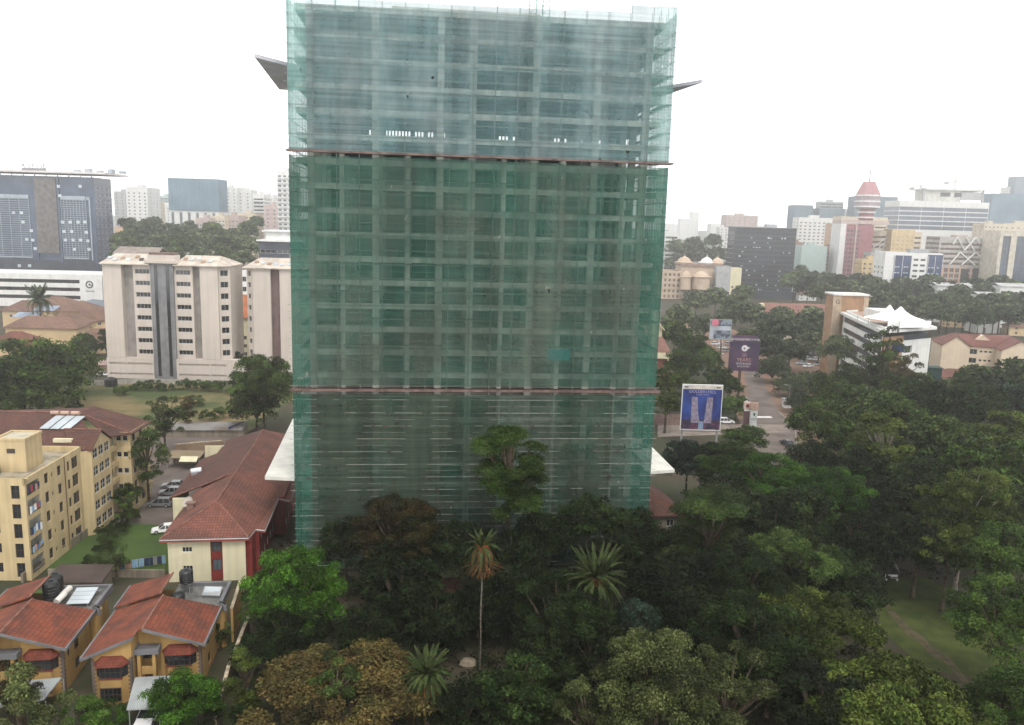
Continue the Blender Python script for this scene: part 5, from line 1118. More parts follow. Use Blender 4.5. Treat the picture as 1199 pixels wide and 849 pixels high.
crane('tower crane with short left arm above the broad grey glass tower', 1120, 204, 840, 10, 30, zc_ + 1)
crane('low crane at the left corner of the broad grey glass tower', 1079, 214, 835, 10, 6, zc_ + 1)
netblock('hazy blue netted block at the right edge skyline', 1162, 1225, 228, 1080, NB)
fb('tall hazy blue tower cut by the right edge', 1190, 1230, 207, 1250, NB2, 'grid', nx=4)
fb('pale stepped block against the right edge tower', 1181, 1194, 219, 1260, WF, 'grid', nx=3)
fb('beige window wall block under the hazy blue netted block', 1153, 1176, 262, 780, CF, 'grid', nx=5)
fb('beige low block at the right edge behind the blue glass tower', 1176, 1225, 262, 800, CF, 'grid', nx=7)
bw, w_, h_ = far('office_block', 'white office with two tall blue glass bays, above the right trees', 'building', 1037, 1103, 296, 560, yaw=-3)
BB = mat('blue_bay', (.025, .05, .14), rough=.2, spec=.6, var=.2)
u = w_ / 66.
body(bw, w_, 20, h_, WHITE, front=[(x * u, x * u + 3.2, k * 3.7 + 1.5, k * 3.7 + 3.0) for x in (33, 41) for k in range(int(h_ / 3.7))], left=grid(20, 2, 3.7, 8, 3, 2.2, 1.6), glass=G_dark)
part(bw, 'blue_bay', BB, (11 * u, 30 * u, -.6, -.05, 0, h_ - 2)); part(bw, 'blue_bay', BB, (49 * u, 66 * u, -.6, -.05, 0, h_ - 1))
part(bw, 'bay_mullion', WHITE, *[(a * u, a * u + .25, -.75, -.62, 4, h_ - 2) for a in (11, 20, 30, 49, 57, 65.6)]); part(bw, 'blind', PANE, *[(a * u, a * u + 1.2, -.66, -.61, z_, z_ + .7) for z_ in (h_ - 10, h_ - 14) for a in (12, 15, 22, 25, 50, 54, 60)])
part(bw, 'roof_arch', GF, (28 * u, 50 * u, 0, 6, h_, h_ + 2.5))
fb('small orange yellow building between maroon block and blue bay office', 1010, 1036, 304, 610, YF, 'grid', nx=4, glass=G_dark, depth=14)
fb('grey window block above the small orange yellow building', 1020, 1040, 296, 640, GF, 'grid', nx=3, ww=3, wh=3, depth=14)
tr_, w_, h_ = far('office_block', 'grey banded building with large white zigzag braces across its face', 'building', 1101, 1171, 278, 600, yaw=-2)
z_ = PY(1130, 312, 600).z
body(tr_, w_, 22, h_, mat('band_conc', (.47, .45, .42), streak=.15), front=[(1, w_ - 1, z_ + .8 + k * 3.5, z_ + 2.6 + k * 3.5, 12) for k in range(int((h_ - z_) / 3.5))] + [(1.2 + i * 4, 4.2 + i * 4, 2 + k * 4, 5 + k * 4) for i in range(int(w_ / 4.1)) for k in range(int(z_ / 4.2))], left=ribbon(22, z_, 3.5, 6, 1.8), glass=mat('glass_brown', (.14, .09, .08)))
mb = MB(); ym = (h_ + z_) / 2
for (x0, z0, x1, z1) in ((.28, 1, .42, .55), (.42, .55, .58, 1), (.58, 1, .66, .78), (.28, 1, .22, .75), (.42, 1, .58, .55), (.9, 1, .7, .55), (.2, .05, .35, .48), (.35, .48, .62, .05), (.4, .05, .6, .48), (.62, .48, .85, .05), (.75, .9, .98, 1)):
    mb.tube((w_ * x0, -.5, z_ + (h_ - z_) * z0), (w_ * x1, -.5, z_ + (h_ - z_) * z1), .55, 5)
mb.build('brace', WF, tr_); part(tr_, 'lower_wall', OF, (0, w_, -.35, -.02, 0, 1.9), *[(i * 4 + .1, i * 4 + 1.1, -.35, -.02, 1.9, z_) for i in range(int(w_ / 4.1) + 1)]); part(tr_, 'roof_dome', PF, (w_ * .3, w_ * .5, 4, 12, h_ - 1, h_ + 1.5))
part(tr_, 'dark_bay', G_dark, (w_ * .4, w_ * .52, -.6, -.4, 2, z_ - 2), (w_ * .6, w_ * .82, -.6, -.4, 2, z_ - 1))
wt, w_, h_ = far('office_block', 'cream framed tower with dark blue glass bays at the right edge', 'building', 1172, 1232, 271, 575, yaw=-3)
body(wt, w_, 26, h_, mat('cream_frame', (.62, .57, .48), streak=.1), front=[(2.2, 7.5, 10, h_ - 3.5, 3), (11.5, w_ - 3, 3, h_ - 3.5, 6)], left=[], glass=G_blue, ny=10, frame=mat('mullion_slate', (.2, .23, .27)), t=.8)
part(wt, 'entrance_block', BB, (11, 20, -1.5, -.05, 0, 14))
ls = []
for i, (a, b, y, D, c, l) in enumerate([(1098, 1140, 333, 500, WF, 'low white shed in the line below the zigzag building'), (1138, 1178, 336, 490, GF, 'low grey roofed shed in the line below the zigzag building, middle'), (1172, 1230, 334, 480, WF, 'low white shed at the right edge in the line of sheds'), (1148, 1176, 344, 450, WF, 'small white walled house under the line of sheds')]):
    rt, w_, h_ = far('shed', l, 'shed', a, b, y, D); part(rt, 'wall', c, (0, w_, 0, 12, 0, h_ - 1)); mb = MB(); mb.plate([(-.5, -.6, h_ - .9), (w_ + .5, -.6, h_ - .9), (w_ + .5, 6, h_ + .6), (-.5, 6, h_ + .6)], .2); mb.plate([(-.5, 12.5, h_ - .9), (-.5, 6, h_ + .6), (w_ + .5, 6, h_ + .6), (w_ + .5, 12.5, h_ - .9)], .2); mb.build('roof', mat('pale_sheet', (.5, .5, .5), pat='ribx'), rt)
    part(rt, 'door', FDARK, (w_ * .3, w_ * .4, -.05, -.01, 0, min(3, h_ - 1.2)))
hiphouse('small cream house with flat yellow wall among the trees, upper right', P(1106, 383), -4, 13, 8, 4.5, 2, OCH, BRN); hiphouse('cream house at the right edge above the gabled building', P(1181, 393), -6, 22, 9, 5, 3, OCH, BRN)
for i, (x, y, l) in enumerate([(960, 345, 'small pale house under the mint building'), (1003, 338, 'white walled house among trees under the maroon block'), (935, 352, 'small tan house right of the black office foot'), (1150, 372, 'grey roofed house glimpsed between upper right trees')]): hiphouse(l, P(x, y), i * 9 - 12, 14, 9, 5, 3, CF if i % 2 else WF, BRN)
lbr, w_, h_ = far('long_building', 'long low building with faded red brown roof behind the billboard trees', 'building', 897, 974, 364, 400, yaw=-2)
part(lbr, 'wall', CF, (0, w_, 0, 14, 0, h_ - 1)); mb = MB(); mb.plate([(-1, -1, h_ - 1), (w_, -1, h_ - 1), (w_, 7, h_ + 3), (-1, 7, h_ + 3)], .2); mb.plate([(-1, 15, h_ - 1), (-1, 7, h_ + 3), (w_, 7, h_ + 3), (w_, 15, h_ - 1)], .2); mb.build('roof', mat('faded_red_roof', (.3, .15, .12), vs=.2, pat='tile', pscale=2), lbr)
part(lbr, 'gable', CRM, (2, 4.5, -1.4, -1.05, 0, h_ + 1)), part(lbr, 'gable', CRM, (-3, -1.2, -1.4, 3, 0, h_ + 3))
# ornate orange complex
oc, w_, h_ = far('temple_complex', 'orange sandstone complex with domed pavilions right of the big net', 'temple', 772, 852, 318, 610)
SAND = mat('orange_sandstone', (.54, .42, .32), rough=.9, var=.08, vs=.2)
part(oc, 'roof_terrace', mat('terrace_brown', (.3, .2, .18)), (w_ * .3, w_ * .95, -1, 24, h_ + 4, h_ + 5.5))
body(oc, w_ * .32, 18, h_, SAND, front=grid(w_ * .32, 0, 4, int(h_ / 4), 5, 1.6, 2.2), glass=FDARK)
body(oc, w_ * .63, 22, h_ + 4, SAND, front=grid(w_ * .63, 0, 4.2, 3, 11, 1.8, 2.6), x=w_ * .32, glass=FDARK); body(oc, 10, 8, h_ + 5, GF, x=w_ * .8, y=-8.2); body(oc, 8, 8, h_ + 4, CRM, x=w_ * .8 + 10.2, y=-8.2, front=grid(8, 1, 4, 3, 2, 1.5, 1.6), glass=FDARK)
for (fx, y, r, z, mm) in ((.38, 6, 6.0, h_ + 5.2, SAND), (.72, 8, 5.5, h_ + 5.2, WF), (.87, 6, 4.5, h_ + 5.2, SAND), (.60, -5, 6.5, h_ - 4.5, SAND), (.38, -4, 4, h_ - 5, SAND)):
    mb = MB(); c = (w_ * fx, y, z); mb.lathe([(r, -8 if y < 0 else 0), (r, 1.2), (r * 1.15, 1.2), (r * 1.1, 1.7), (r * .85, 1.9), (r * .75, 3.2), (r * .45, 4.6), (r * .15, 5.4), (.25, 5.8), (.12, 8)], 16, c); mb.build('dome', mm, oc)
part(oc, 'colonnade', SAND, *[(w_ * .33 + i * 3, w_ * .33 + i * 3 + .7, -3, -2.3, 0, h_ - 4) for i in range(7)])
# ---- red tan building at the right edge of the big net
rtb = root('brick_building', 'cream and red brick building with sloping roofs at the right edge of the net', 'building', P(746, 452), R(2)); q0 = P(746, 452)
sx_ = PY(788, 400, q0.y).x - q0.x; zt = PY(770, 365, q0.y).z; z1_ = PY(788, 413, q0.y).z; z2_ = PY(788, 397, q0.y).z
mb = MB(); face(rtb, mb, (0, 0, 0), (1, 0, 0), sx_ - 1.4, z1_ - 1, [(2 + k * 3, 4 + k * 3, 1.5, 3.2) for k in range(3)], .2); mb.box(0, sx_ - 1.4, .3, 12, 0, z1_ - 1.05); mb.build('wall', mat('brick_red', (.36, .13, .09), pat='brick', vs=.4), rtb)
part(rtb, 'frame', CRM, (0, sx_, -1.0, -.3, z1_ - 2, z1_), (sx_ - 1.5, sx_ - .8, -.4, .2, 0, z1_ - 2), (sx_ - 7, sx_ - 5, 1, 3, 0, zt))
mb = MB(); mb.plate([(0, -.9, z1_), (sx_ - .3, -.9, z1_), (sx_ - 2.5, 5, z2_), (0, 5, z2_)], .25); mb.build('roof', mat('faded_red_roof', (.3, .15, .12)), rtb)
part(rtb, 'upper_wall', CRM, (0, sx_ - 2.7, 5.0, 11, z1_ - 1, z2_ + 3)); mb = MB(); mb.plate([(sx_ - 6, 3.6, z2_ + 7), (sx_ - 2.1, 3.6, z2_ + 2.6), (sx_ - 2.1, 11.2, z2_ + 2.6), (sx_ - 6, 11.2, z2_ + 7)], .4); mb.build('sloping_roof', CRM, rtb)
# low house behind the right canopy
hiphouse('brown roofed low house between the net and the dark trees, under the white canopy', P(775, 640, 0) + Vector((-4, 6, 0)), 10, 9, 14, 3.2, 3, mat('old_render', (.26, .22, .17)), RT3, nx=2, nf=1)
ug = root('umbrella_awning', 'small reddish awning beside the brown roof under the white canopy', 'awning', P(768, 600, 3)); mb = MB(); mb.lathe([(1.5, 0), (.05, .7)], 8); mb.build('canopy', mat('awning_red', (.3, .08, .06)), ug); part(ug, 'pole', STEEL, (-.04, .04, -.04, .04, -3, 0))

# ---- office with white tents
mk_ = root('tent_roof_office', 'white banded office with two white tent peaks and brown stair tower on top', 'building', (109.5, 241, 0), 0)
a = Vector((109.5, 241, 0)); c = Vector((117.5, 291, 0)); b = Vector((131, 255, 0))
Ul = (a - c).normalized(); Ur = (b - a).normalized(); Ll = (c - a).length; Lr = (b - a).length; ZT = 25.0
cl = c - a
BANDW = mat('band_white', (.72, .72, .69), var=.05, streak=.15); BRW = mat('brown_clad', (.36, .22, .13), rough=.7, var=.1, streak=.1)
mb = MB(); OL = []
for k in range(6): OL.append((.6, Ll - .6, 3.4 + k * 3.7, 5.3 + k * 3.7, 14))
OL = [o for o in OL if o[3] < 24]
face(mk_, mb, (cl.x, cl.y, 0), Ul, Ll, 24.4, OL, .5, G_dark, FDARK); mb.build('banded_wall', BANDW, mk_)
mb = MB(); face(mk_, mb, (0, 0, 0), Ur, Lr * .42, 23, [(2, 4, 18, 21)], .3, BB); mb.build('front_wall', BRW, mk_)
mb = MB(); o2 = Ur * (Lr * .42); face(mk_, mb, (o2.x, o2.y, 0), Ur, Lr * .58, 21.5, [(.8, 5, 2.6 + k * 3.7, 4.9 + k * 3.7, 3) for k in range(5)], .6, G_dark, FRAME); mb.build('front_wall', BANDW, mk_)
mb = MB(); n1 = Vector((-Ul.y, Ul.x, 0)); 
def off_(f, e): cc_ = sum((p for p in f), Vector()) / 4; return [p + (p - cc_).normalized() * e for p in f]
foot = [Vector((0, 0, 0)), Ur * Lr, Ur * Lr + cl, cl]
mb.prism([(p.x, p.y) for p in off_(foot, -1.2)], 0.1, 23); mb.build('core', mat('dark_base', (.05, .06, .08)), mk_)
def off_(f, e): cc_ = sum((p for p in f), Vector()) / 4; return [p + (p - cc_).normalized() * e for p in f]
mb = MB(); mb.prism([(p.x, p.y) for p in off_(foot, 1.8)], 24.4, 25.2); mb.build('roof_slab', BANDW, mk_)
f2 = off_(foot, -2.5); mb = MB(); mb.prism([(p.x, p.y) for p in f2], 25.2, 25.5); mb.build('roof_terrace', mat('terrace_tan', (.42, .30, .24)), mk_)
mb = MB()
for i in range(4):
    p, q = off_(foot, -1.5)[i], off_(foot, -1.5)[(i + 1) % 4]; d_ = (q - p).normalized(); n_ = Vector((-d_.y, d_.x, 0)) * .25; mb.hexa([p - n_ + Vector((0, 0, 25.2)), q - n_ + Vector((0, 0, 25.2)), q + n_ + Vector((0, 0, 25.2)), p + n_ + Vector((0, 0, 25.2))], [v + Vector((0, 0, 26)) for v in (p - n_, q - n_, q + n_, p + n_)])
mb.build('parapet', BANDW, mk_)
# tents
TENT = mat('tent_white', (.85, .85, .83), rough=.6, var=.02)
for (px_, py_, lb) in ((1042, 357, 'left white tent peak on the terrace of the banded office'), (1055, 359, 'right and wider white tent peak on the terrace of the banded office')):
    ap_ = P(px_, py_, 31.8 if px_ < 1050 else 31.4); tn = root('tent', lb, 'tent', (ap_.x, ap_.y, 25.5), R(20), 'white roof tents')
    mb = MB(); W2 = 6.2; hh = ap_.z - 25.5; n = 12; rings = [(1.0, 2.1), (.72, 2.7), (.45, 3.5), (.22, 4.6), (.03, hh)]
    for s_, z_ in rings:
        for i in range(n):
            t_ = 2 * math.pi * i / n; cxx, syy = math.cos(t_), math.sin(t_); k_ = 1 / max(abs(cxx), abs(syy)); k_ = 1 + (k_ - 1) * s_
            mb.v.append((cxx * k_ * W2 * s_, syy * k_ * W2 * s_, z_))
    for r_i in range(4):
        for i in range(n): j = (i + 1) % n; mb.f.append((r_i * n + i, r_i * n + j, (r_i + 1) * n + j, (r_i + 1) * n + i)); mb.mi.append(0)
    mb.build('canopy', TENT, tn)
    mb = MB(); mb.box(-W2, W2, -W2, -W2 + .06, .2, 2.1); mb.box(W2 - .06, W2, -W2, W2, .2, 2.1); mb.build('side_sheet', TENT, tn)
    mb = MB()
    for sx in (-1, 1):
        for sy in (-1, 1): mb.tube((sx * W2, sy * W2, 0), (sx * W2, sy * W2, 2.2), .08, 6)
    mb.tube((0, 0, 0), (0, 0, hh), .07, 5); mb.build('frame', STEEL, tn)
s1 = P(976, 347, 30); s2 = P(1014, 354, 30)
mb = MB(); st_ = Vector((cl.x - 3, cl.y + 2, 0)); mb.box(st_.x, st_.x + 12, st_.y, st_.y + 8, 0, 31); mb.build('stair_tower', BRW, mk_)
part(mk_, 'stair_tower_side', mat('tan_clad', (.46, .36, .26)), (st_.x - .4, st_.x + 2.6, st_.y - .2, st_.y - .02, 0, 30.8), (st_.x + 10.5, st_.x + 12.2, st_.y - .2, st_.y - .02, 20, 30.8)); part(mk_, 'cornice', BANDW, (st_.x - .5, st_.x + 12.5, st_.y - .5, st_.y + 8.5, 31, 31.6))
text(mk_, 'G', DLET, (st_.x + 1.2, st_.y - .24, 28), 2.2, name='logo')
part(mk_, 'roof_pavilion', BANDW, (10, 16, 22, 38, 25.5, 28.2)); part(mk_, 'blue_sign', mat('sign_blue', (.03, .05, .18)), (3.5, 7.2, .9, 1.2, 18.6, 20.9))
sg = root('building_sign', 'white angled sign wall with black lowercase lettering beside the banded office', 'sign', P(979, 445), 0)
pq = P(979, 445); tl = PY(981, 404, pq.y); tr2 = PY(1012, 411, pq.y - 8); Ls = math.hypot(tr2.x - pq.x, tr2.y - pq.y); aw = math.atan2(tr2.y - pq.y, tr2.x - pq.x); sg.rotation_euler = (0, 0, aw)
part(sg, 'panel', mat('sign_pale', (.62, .64, .65), rough=.6, streak=.1), (0, Ls, 0, .5, 0, tl.z)); text(sg, 'mikar', DLET, (Ls * .56, -.05, tl.z - 5.0), 3.9, sx=.9); text(sg, 'ltd', DLET, (Ls * .6, -.05, tl.z - 6.6), 1.2)

# ---- cream gabled building
gb = root('gabled_block', 'cream three storey block with red roof and blank gable walls, right side', 'building', (165, 312, 0), R(-16))
GC = mat('gable_cream', (.68, .56, .42), rough=.9, var=.04, streak=.08)
def gable_w(mb, x0, x1, y, h, hr_): mb.poly([(x0, y, 0), (x1, y, 0), (x1, y, h), ((x0 + x1) / 2, y, hr_), (x0, y, h)])
mb = MB(); hB = 11.5; rB = 15.5; yb = -5
gable_w(mb, 0, 9.5, 0, hB, rB); gable_w(mb, 19, 31, yb, hB, rB)
face(gb, mb, (9.5, 3, 0), (1, 0, 0), 9.5, hB, [(.8, 3.4, 1 + k * 3.4 + .6, 1 + k * 3.4 + 2.6) for k in (1, 2)] + [(4.2 + i * 1.6, 5.2 + i * 1.6, 1 + k * 3.4 + 1.4, 1 + k * 3.4 + 2.2, 1) for k in (1, 2) for i in range(3)] + [(.3, 9.2, .6, 3.4, 5)], .3, G_dark, FRAME)
mb.poly([(9.5, 0, 0), (9.5, 3, 0), (9.5, 3, hB), (9.5, 0, hB)]); mb.poly([(19, 3, 0), (19, yb, 0), (19, yb, hB), (19, 3, hB)])
mb.poly([(0, 20, 0), (0, 0, 0), (0, 0, hB), (0, 20, hB)]); mb.build('wall', GC, gb)
mb = MB(); face(gb, mb, (31, yb, 0), (0, 1, 0), 25, hB, [(.8 + i * 4, 3.8 + i * 4, .8 + k * 3.6, 3.2 + k * 3.6) for i in range(6) for k in range(3)], .8, G_dark, WHITE); mb.poly([(31, 20, 0), (0, 20, 0), (0, 20, hB), (31, 20, hB)]); mb.build('balcony_wall', GC, gb)
mb = MB(); RG = mat('gable_red_roof', (.17, .075, .062), rough=.9, vs=.2, var=.12)
mb.plate([(-.4, -.4, hB), (4.75, -.4, rB), (4.75, 8, rB), (-.4, 20.4, hB)], .2); mb.plate([(4.75, -.4, rB), (9.9, -.4, hB), (9.9, 3, hB), (7.5, 8, 13.4), (4.75, 8, rB)], .2)
mb.plate([(9, 2.6, hB), (20, 2.6, hB), (25, 9, rB), (4.75, 9, rB)], .2); mb.plate([(18.6, yb - .4, hB), (25, yb - .4, rB), (25, 9, rB), (18.6, 2.6, hB)], .2); mb.plate([(25, yb - .4, rB), (31.6, yb - .4, hB), (31.6, 20.4, hB), (25, 14, rB)], .2); mb.plate([(31.6, 20.4, hB), (-.4, 20.4, hB), (4.75, 9, rB), (25, 9, rB), (25, 14, rB)], .2); mb.build('roof', RG, gb)
part(gb, 'awning', mat('awning_green', (.10, .14, .13)), (9.8, 18.8, 1.6, 2.9, 3.9, 4.1)); mb = MB(); mb.plate([(12.5, 6, 13.9), (15, 6, 15.6), (15, 10, 15.6), (12.5, 10, 13.9)], .2); mb.plate([(15, 6, 15.6), (17.5, 6, 13.9), (17.5, 10, 13.9), (15, 10, 15.6)], .2); mb.poly([(12.7, 6.1, 13.7), (17.3, 6.1, 13.7), (15, 6.1, 15.4)]); mb.build('dormer', GC, gb)
hiphouse('low red roofed house at the foot of the gabled cream block', P(1096, 452), -14, 16, 9, 3.4, 2.6, GC, mat('gable_red_roof', (.27, .10, .08)), nf=1)
part(root('dark_hut', 'dark green sheet hut between the banded office and the gabled block', 'hut', P(1083, 462), R(-10)), 'wall', mat('hut_green', (.02, .06, .055)), (0, 4.5, 0, 4, 0, 9), (-.3, 4.8, -.3, 4.3, 9, 9.3))

# ============================================================ BILLBOARDS AND SIGNS
def billboard(label, tlx, tly, trx, bly, Y, board, frame, name='billboard'):
    a = PY(tlx, tly, Y); b = PY(trx, tly + (trx - tlx) * .0, Y); w_ = b.x - a.x; zb = PY(tlx, bly, Y).z; rt = root(name, label, 'billboard', (a.x, a.y, 0), 0)
    h = a.z - zb; part(rt, 'board', board, (.15, w_ - .15, 0, .3, zb + .15, a.z - .15)); part(rt, 'frame', frame, (0, w_, -.08, .38, a.z - .15, a.z + .05), (0, w_, -.08, .38, zb, zb + .15), (0, .15, -.08, .38, zb + .15, a.z - .15), (w_ - .15, w_, -.08, .38, zb + .15, a.z - .15)); return rt, w_, zb, a.z
NAVY = mat('poster_navy', (.015, .025, .14), rough=.5, vs=.25, col2=(.03, .07, .30), spec=.3, thr=(.4, .6))
b1, w_, zb, zt_ = billboard('tall blue billboard with white frame showing twin slanted towers', 799.5, 450, 847, 503, 196, NAVY, WHITE)
part(b1, 'header', mat('header_cream', (.68, .62, .56)), (.15, w_ - .15, -.05, -.005, zt_ - 1.1, zt_ - .15)); part(b1, 'leg', STEEL, (.4, .8, .35, .75, 0, zb)); part(b1, 'leg', STEEL, (w_ - .8, w_ - .4, .35, .75, 0, zb)); part(b1, 'brace', STEEL, (.4, w_ - .4, .4, .6, zb - .5, zb - .3))
part(b1, 'picture_city', mat('poster_dusk', (.02, .02, .05), vs=1.6, col2=(.14, .05, .09), thr=(.45, .6)), (.15, w_ - .15, -.02, -.002, zb + .15, zb + 2.6))
PT = mat('poster_tower', (.30, .25, .36), vs=1.2, col2=(.45, .4, .5), pat='brick', pscale=.6)
for s_ in (-1, 1):
    mb = MB(); c_ = w_ / 2 + .1; zt2 = zt_ - 3.1; mb.hexa([(c_ + s_ * 1.6 - .9, -.05, zb + 1.8), (c_ + s_ * 1.6 + .9, -.05, zb + 1.8), (c_ + s_ * 1.6 + .9, -.03, zb + 1.8), (c_ + s_ * 1.6 - .9, -.03, zb + 1.8)], [(c_ + s_ * 1.9 - .7, -.05, zt2), (c_ + s_ * 1.9 + .7, -.05, zt2), (c_ + s_ * 1.9 + .7, -.03, zt2), (c_ + s_ * 1.9 - .7, -.03, zt2)])
    mb.hexa([(c_ + s_ * .95, -.048, zb + 2.2), (c_ + s_ * .95 + .5 * s_ + .02, -.048, zb + 2.2), (c_ + s_ * .95 + .5, -.032, zb + 2.2), (c_ + s_ * .95, -.032, zb + 2.2)], [(c_ + s_ * 1.2, -.048, zt2), (c_ + s_ * 1.6 + .02, -.048, zt2), (c_ + s_ * 1.6, -.032, zt2), (c_ + s_ * 1.2, -.032, zt2)])
    mb.build('picture_tower', PT, b1)
part(b1, 'picture_water', mat('poster_water', (.25, .35, .5), vs=2), (w_ / 2 - .5, w_ / 2 + .7, -.045, -.022, zb + .2, zb + 2.2))
PTX = mat('poster_text', (.45, .42, .62)); text(b1, 'GOLDEN HILL', PTX, (w_ / 2, -.06, zt_ - 2.05), 1.05, ext=.01); text(b1, 'LUXURY HOMES', PTX, (w_ / 2, -.06, zt_ - 2.6), .42, ext=.01); part(b1, 'header_mark', FDARK, (.5, 1.4, -.07, -.052, zt_ - .75, zt_ - .45), (w_ - 1.5, w_ - .6, -.07, -.052, zt_ - .75, zt_ - .45))
PUR = mat('poster_purple', (.045, .03, .065), rough=.5, vs=.3, col2=(.085, .04, .085))
b2, w_, zb, zt_ = billboard('dark purple billboard with white bird emblem and anniversary lettering', 855, 400, 890, 434, 259, PUR, PUR)
LT = mat('letter_white', (.7, .68, .68)); text(b2, 'THE FOUNDATION OF IT ALL', LT, (w_ / 2, -.1, zt_ + .5), .95, ext=.02, sx=.75); part(b2, 'top_strip', PUR, (.8, w_ - .6, .1, .3, zt_ + .05, zt_ + 2.0))
mb = MB(); mb.lathe([(1.0, 0), (1.0, .06)], 16); o = mb.build('emblem', LT, b2, (w_ / 2, -.1, zt_ - 2.0)); o.rotation_euler = (R(90), 0, 0); mb = MB(); mb.hexa([(.5, -.02, -.25), (1.5, -.02, .1), (1.5, .03, .1), (.5, .03, -.25)], [(.5, -.02, .35), (1.5, -.02, .5), (1.5, .03, .5), (.5, .03, .35)]); mb.build('emblem_wing', LT, b2, (w_ / 2, -.12, zt_ - 2.1)); mb = MB(); mb.box(-.4, .15, -.02, .03, -.25, .3); mb.build('emblem_eye', PUR, b2, (w_ / 2, -.2, zt_ - 2.1))
text(b2, '50', mat('letter_rose', (.42, .28, .3)), (w_ / 2, -.05, zt_ - 4.7), 1.5, ext=.02); text(b2, 'YEARS', mat('letter_peach', (.5, .3, .25)), (w_ / 2, -.05, zt_ - 6.3), 1.6, ext=.02); text(b2, 'OF EXCELLENCE', LT, (w_ / 2, -.05, zt_ - 7.3), .85, ext=.02, sx=.75); text(b2, 'IN BUSINESS', LT, (w_ / 2, -.05, zt_ - 8.15), .7, ext=.02)
mb = MB(); mb.tube((w_ * .42, .7, 0), (w_ * .42, .7, zt_ - .5), .45, 10); mb.build('pole', mat('pole_brown', (.12, .08, .06)), b2)
SB = mat('poster_pale', (.22, .27, .33), rough=.5, vs=.4, col2=(.05, .055, .08), thr=(.45, .55))
b3, w_, zb, zt_ = billboard('smaller billboard with pink emblem and pale blue stripe, farther up the road', 832, 374, 857, 397, 330, SB, mat('frame_pale', (.45, .5, .5)))
mb = MB(); mb.lathe([(1.5, 0), (1.5, .1)], 14); o = mb.build('emblem', mat('emblem_pink', (.7, .2, .28)), b3, (2.0, -.15, zt_ - 1.2)); o.rotation_euler = (R(90), 0, 0); part(b3, 'picture_stripe', mat('stripe_pale', (.45, .5, .56)), (.2, w_ - .3, -.06, -.01, zt_ - 4.4, zt_ - 2.6)); part(b3, 'picture_edge', mat('stripe_pale', (.45, .5, .56)), (.16, 1.6, -.05, -.012, zb + .2, zt_ - 4.4)); mb = MB(); mb.tube((w_ * .6, .7, 0), (w_ * .6, .7, zb + 1), .35, 8); mb.build('pole', mat('pole_brown', (.12, .08, .06)), b3); text(b3, 'S E', LT, (w_ * .55, -.1, zb - 1.5), 1.7, ext=.02)
# pylon signs
def pylon(label, x0, x1, yt, yb_, Y, m, top):
    a = PY(x0, yt, Y); b = PY(x1, yt, Y); w_ = b.x - a.x; rt = root('pylon_sign', label, 'sign', (a.x, a.y, 0), 0); part(rt, 'panel', m, (0, w_, 0, .8, 0, a.z - 2.0)); part(rt, 'head', top, (-.1, w_ + .1, -.1, .9, a.z - 1.95, a.z)); return rt, w_, a.z
q1, w_, z_ = pylon('left pylon sign, brownish with round badge on top, by the road junction', 872.5, 879, 471, 506, 214, mat('pylon_brown', (.17, .1, .1), vs=1.5), mat('pylon_cream', (.62, .5, .44))); mb = MB(); mb.lathe([(.5, 0), (.5, .05)], 12); o = mb.build('badge', DRED, q1, (w_ / 2, -.12, z_ - .95)); o.rotation_euler = (R(90), 0, 0); part(q1, 'stripe', WHITE, (-.12, w_ + .12, -.14, -.11, z_ - 2.4, z_ - 1.96))
q2, w_, z_ = pylon('right pylon sign, pale with dark badge, standing before the road', 880, 888, 472, 506, 212, mat('pylon_pale', (.52, .54, .53), rough=.6), mat('pylon_top', (.42, .28, .22), vs=1.5)); part(q2, 'badge', DLET, (w_ * .4, w_ * .65, -.04, -.01, z_ - 3.4, z_ - 2.7)); text(q2, 'ATM', DLET, (w_ / 2, -.03, z_ - 4.6), .7, ext=.01)
# street lamps by the service road
def lamp(label, x, y, h=7, d_=1):
    p = P(x, y); rt = root('street_lamp', label, 'street lamp', (p.x, p.y, 0)); mb = MB(); mb.tube((0, 0, 0), (0, 0, h), .09, 6, .06); mb.tube((0, 0, h), (d_ * 1.4, 0, h + .3), .05, 5); mb.build('pole', STEEL, rt); part(rt, 'lamp_head', STEEL, (d_ * 1.4 - .35, d_ * 1.4 + .35, -.12, .12, h + .24, h + .38))
lamp('street lamp pole standing between the net edge and the blue billboard', 781, 508, 10); lamp('street lamp at the road bend right of the pylon signs', 923, 478, 7, -1)
mb = MB(); st2 = root('kiosk', 'small white kiosk among shrubs right of the road bend', 'kiosk', P(919, 478), R(10)); part(st2, 'wall', WHITE, (0, 2.2, 0, 2, 0, 2.6)); part(st2, 'roof', GF, (-.3, 2.5, -.3, 2.3, 2.6, 2.8)); part(st2, 'hatch', FDARK, (.4, 1.8, -.04, -.01, 1, 2))
bwall('reddish block wall along the service road beside the net', [P(765, 498), P(797, 498)], 3.0, mat('pink_block', (.32, .22, .19), pat='brick', pscale=2))
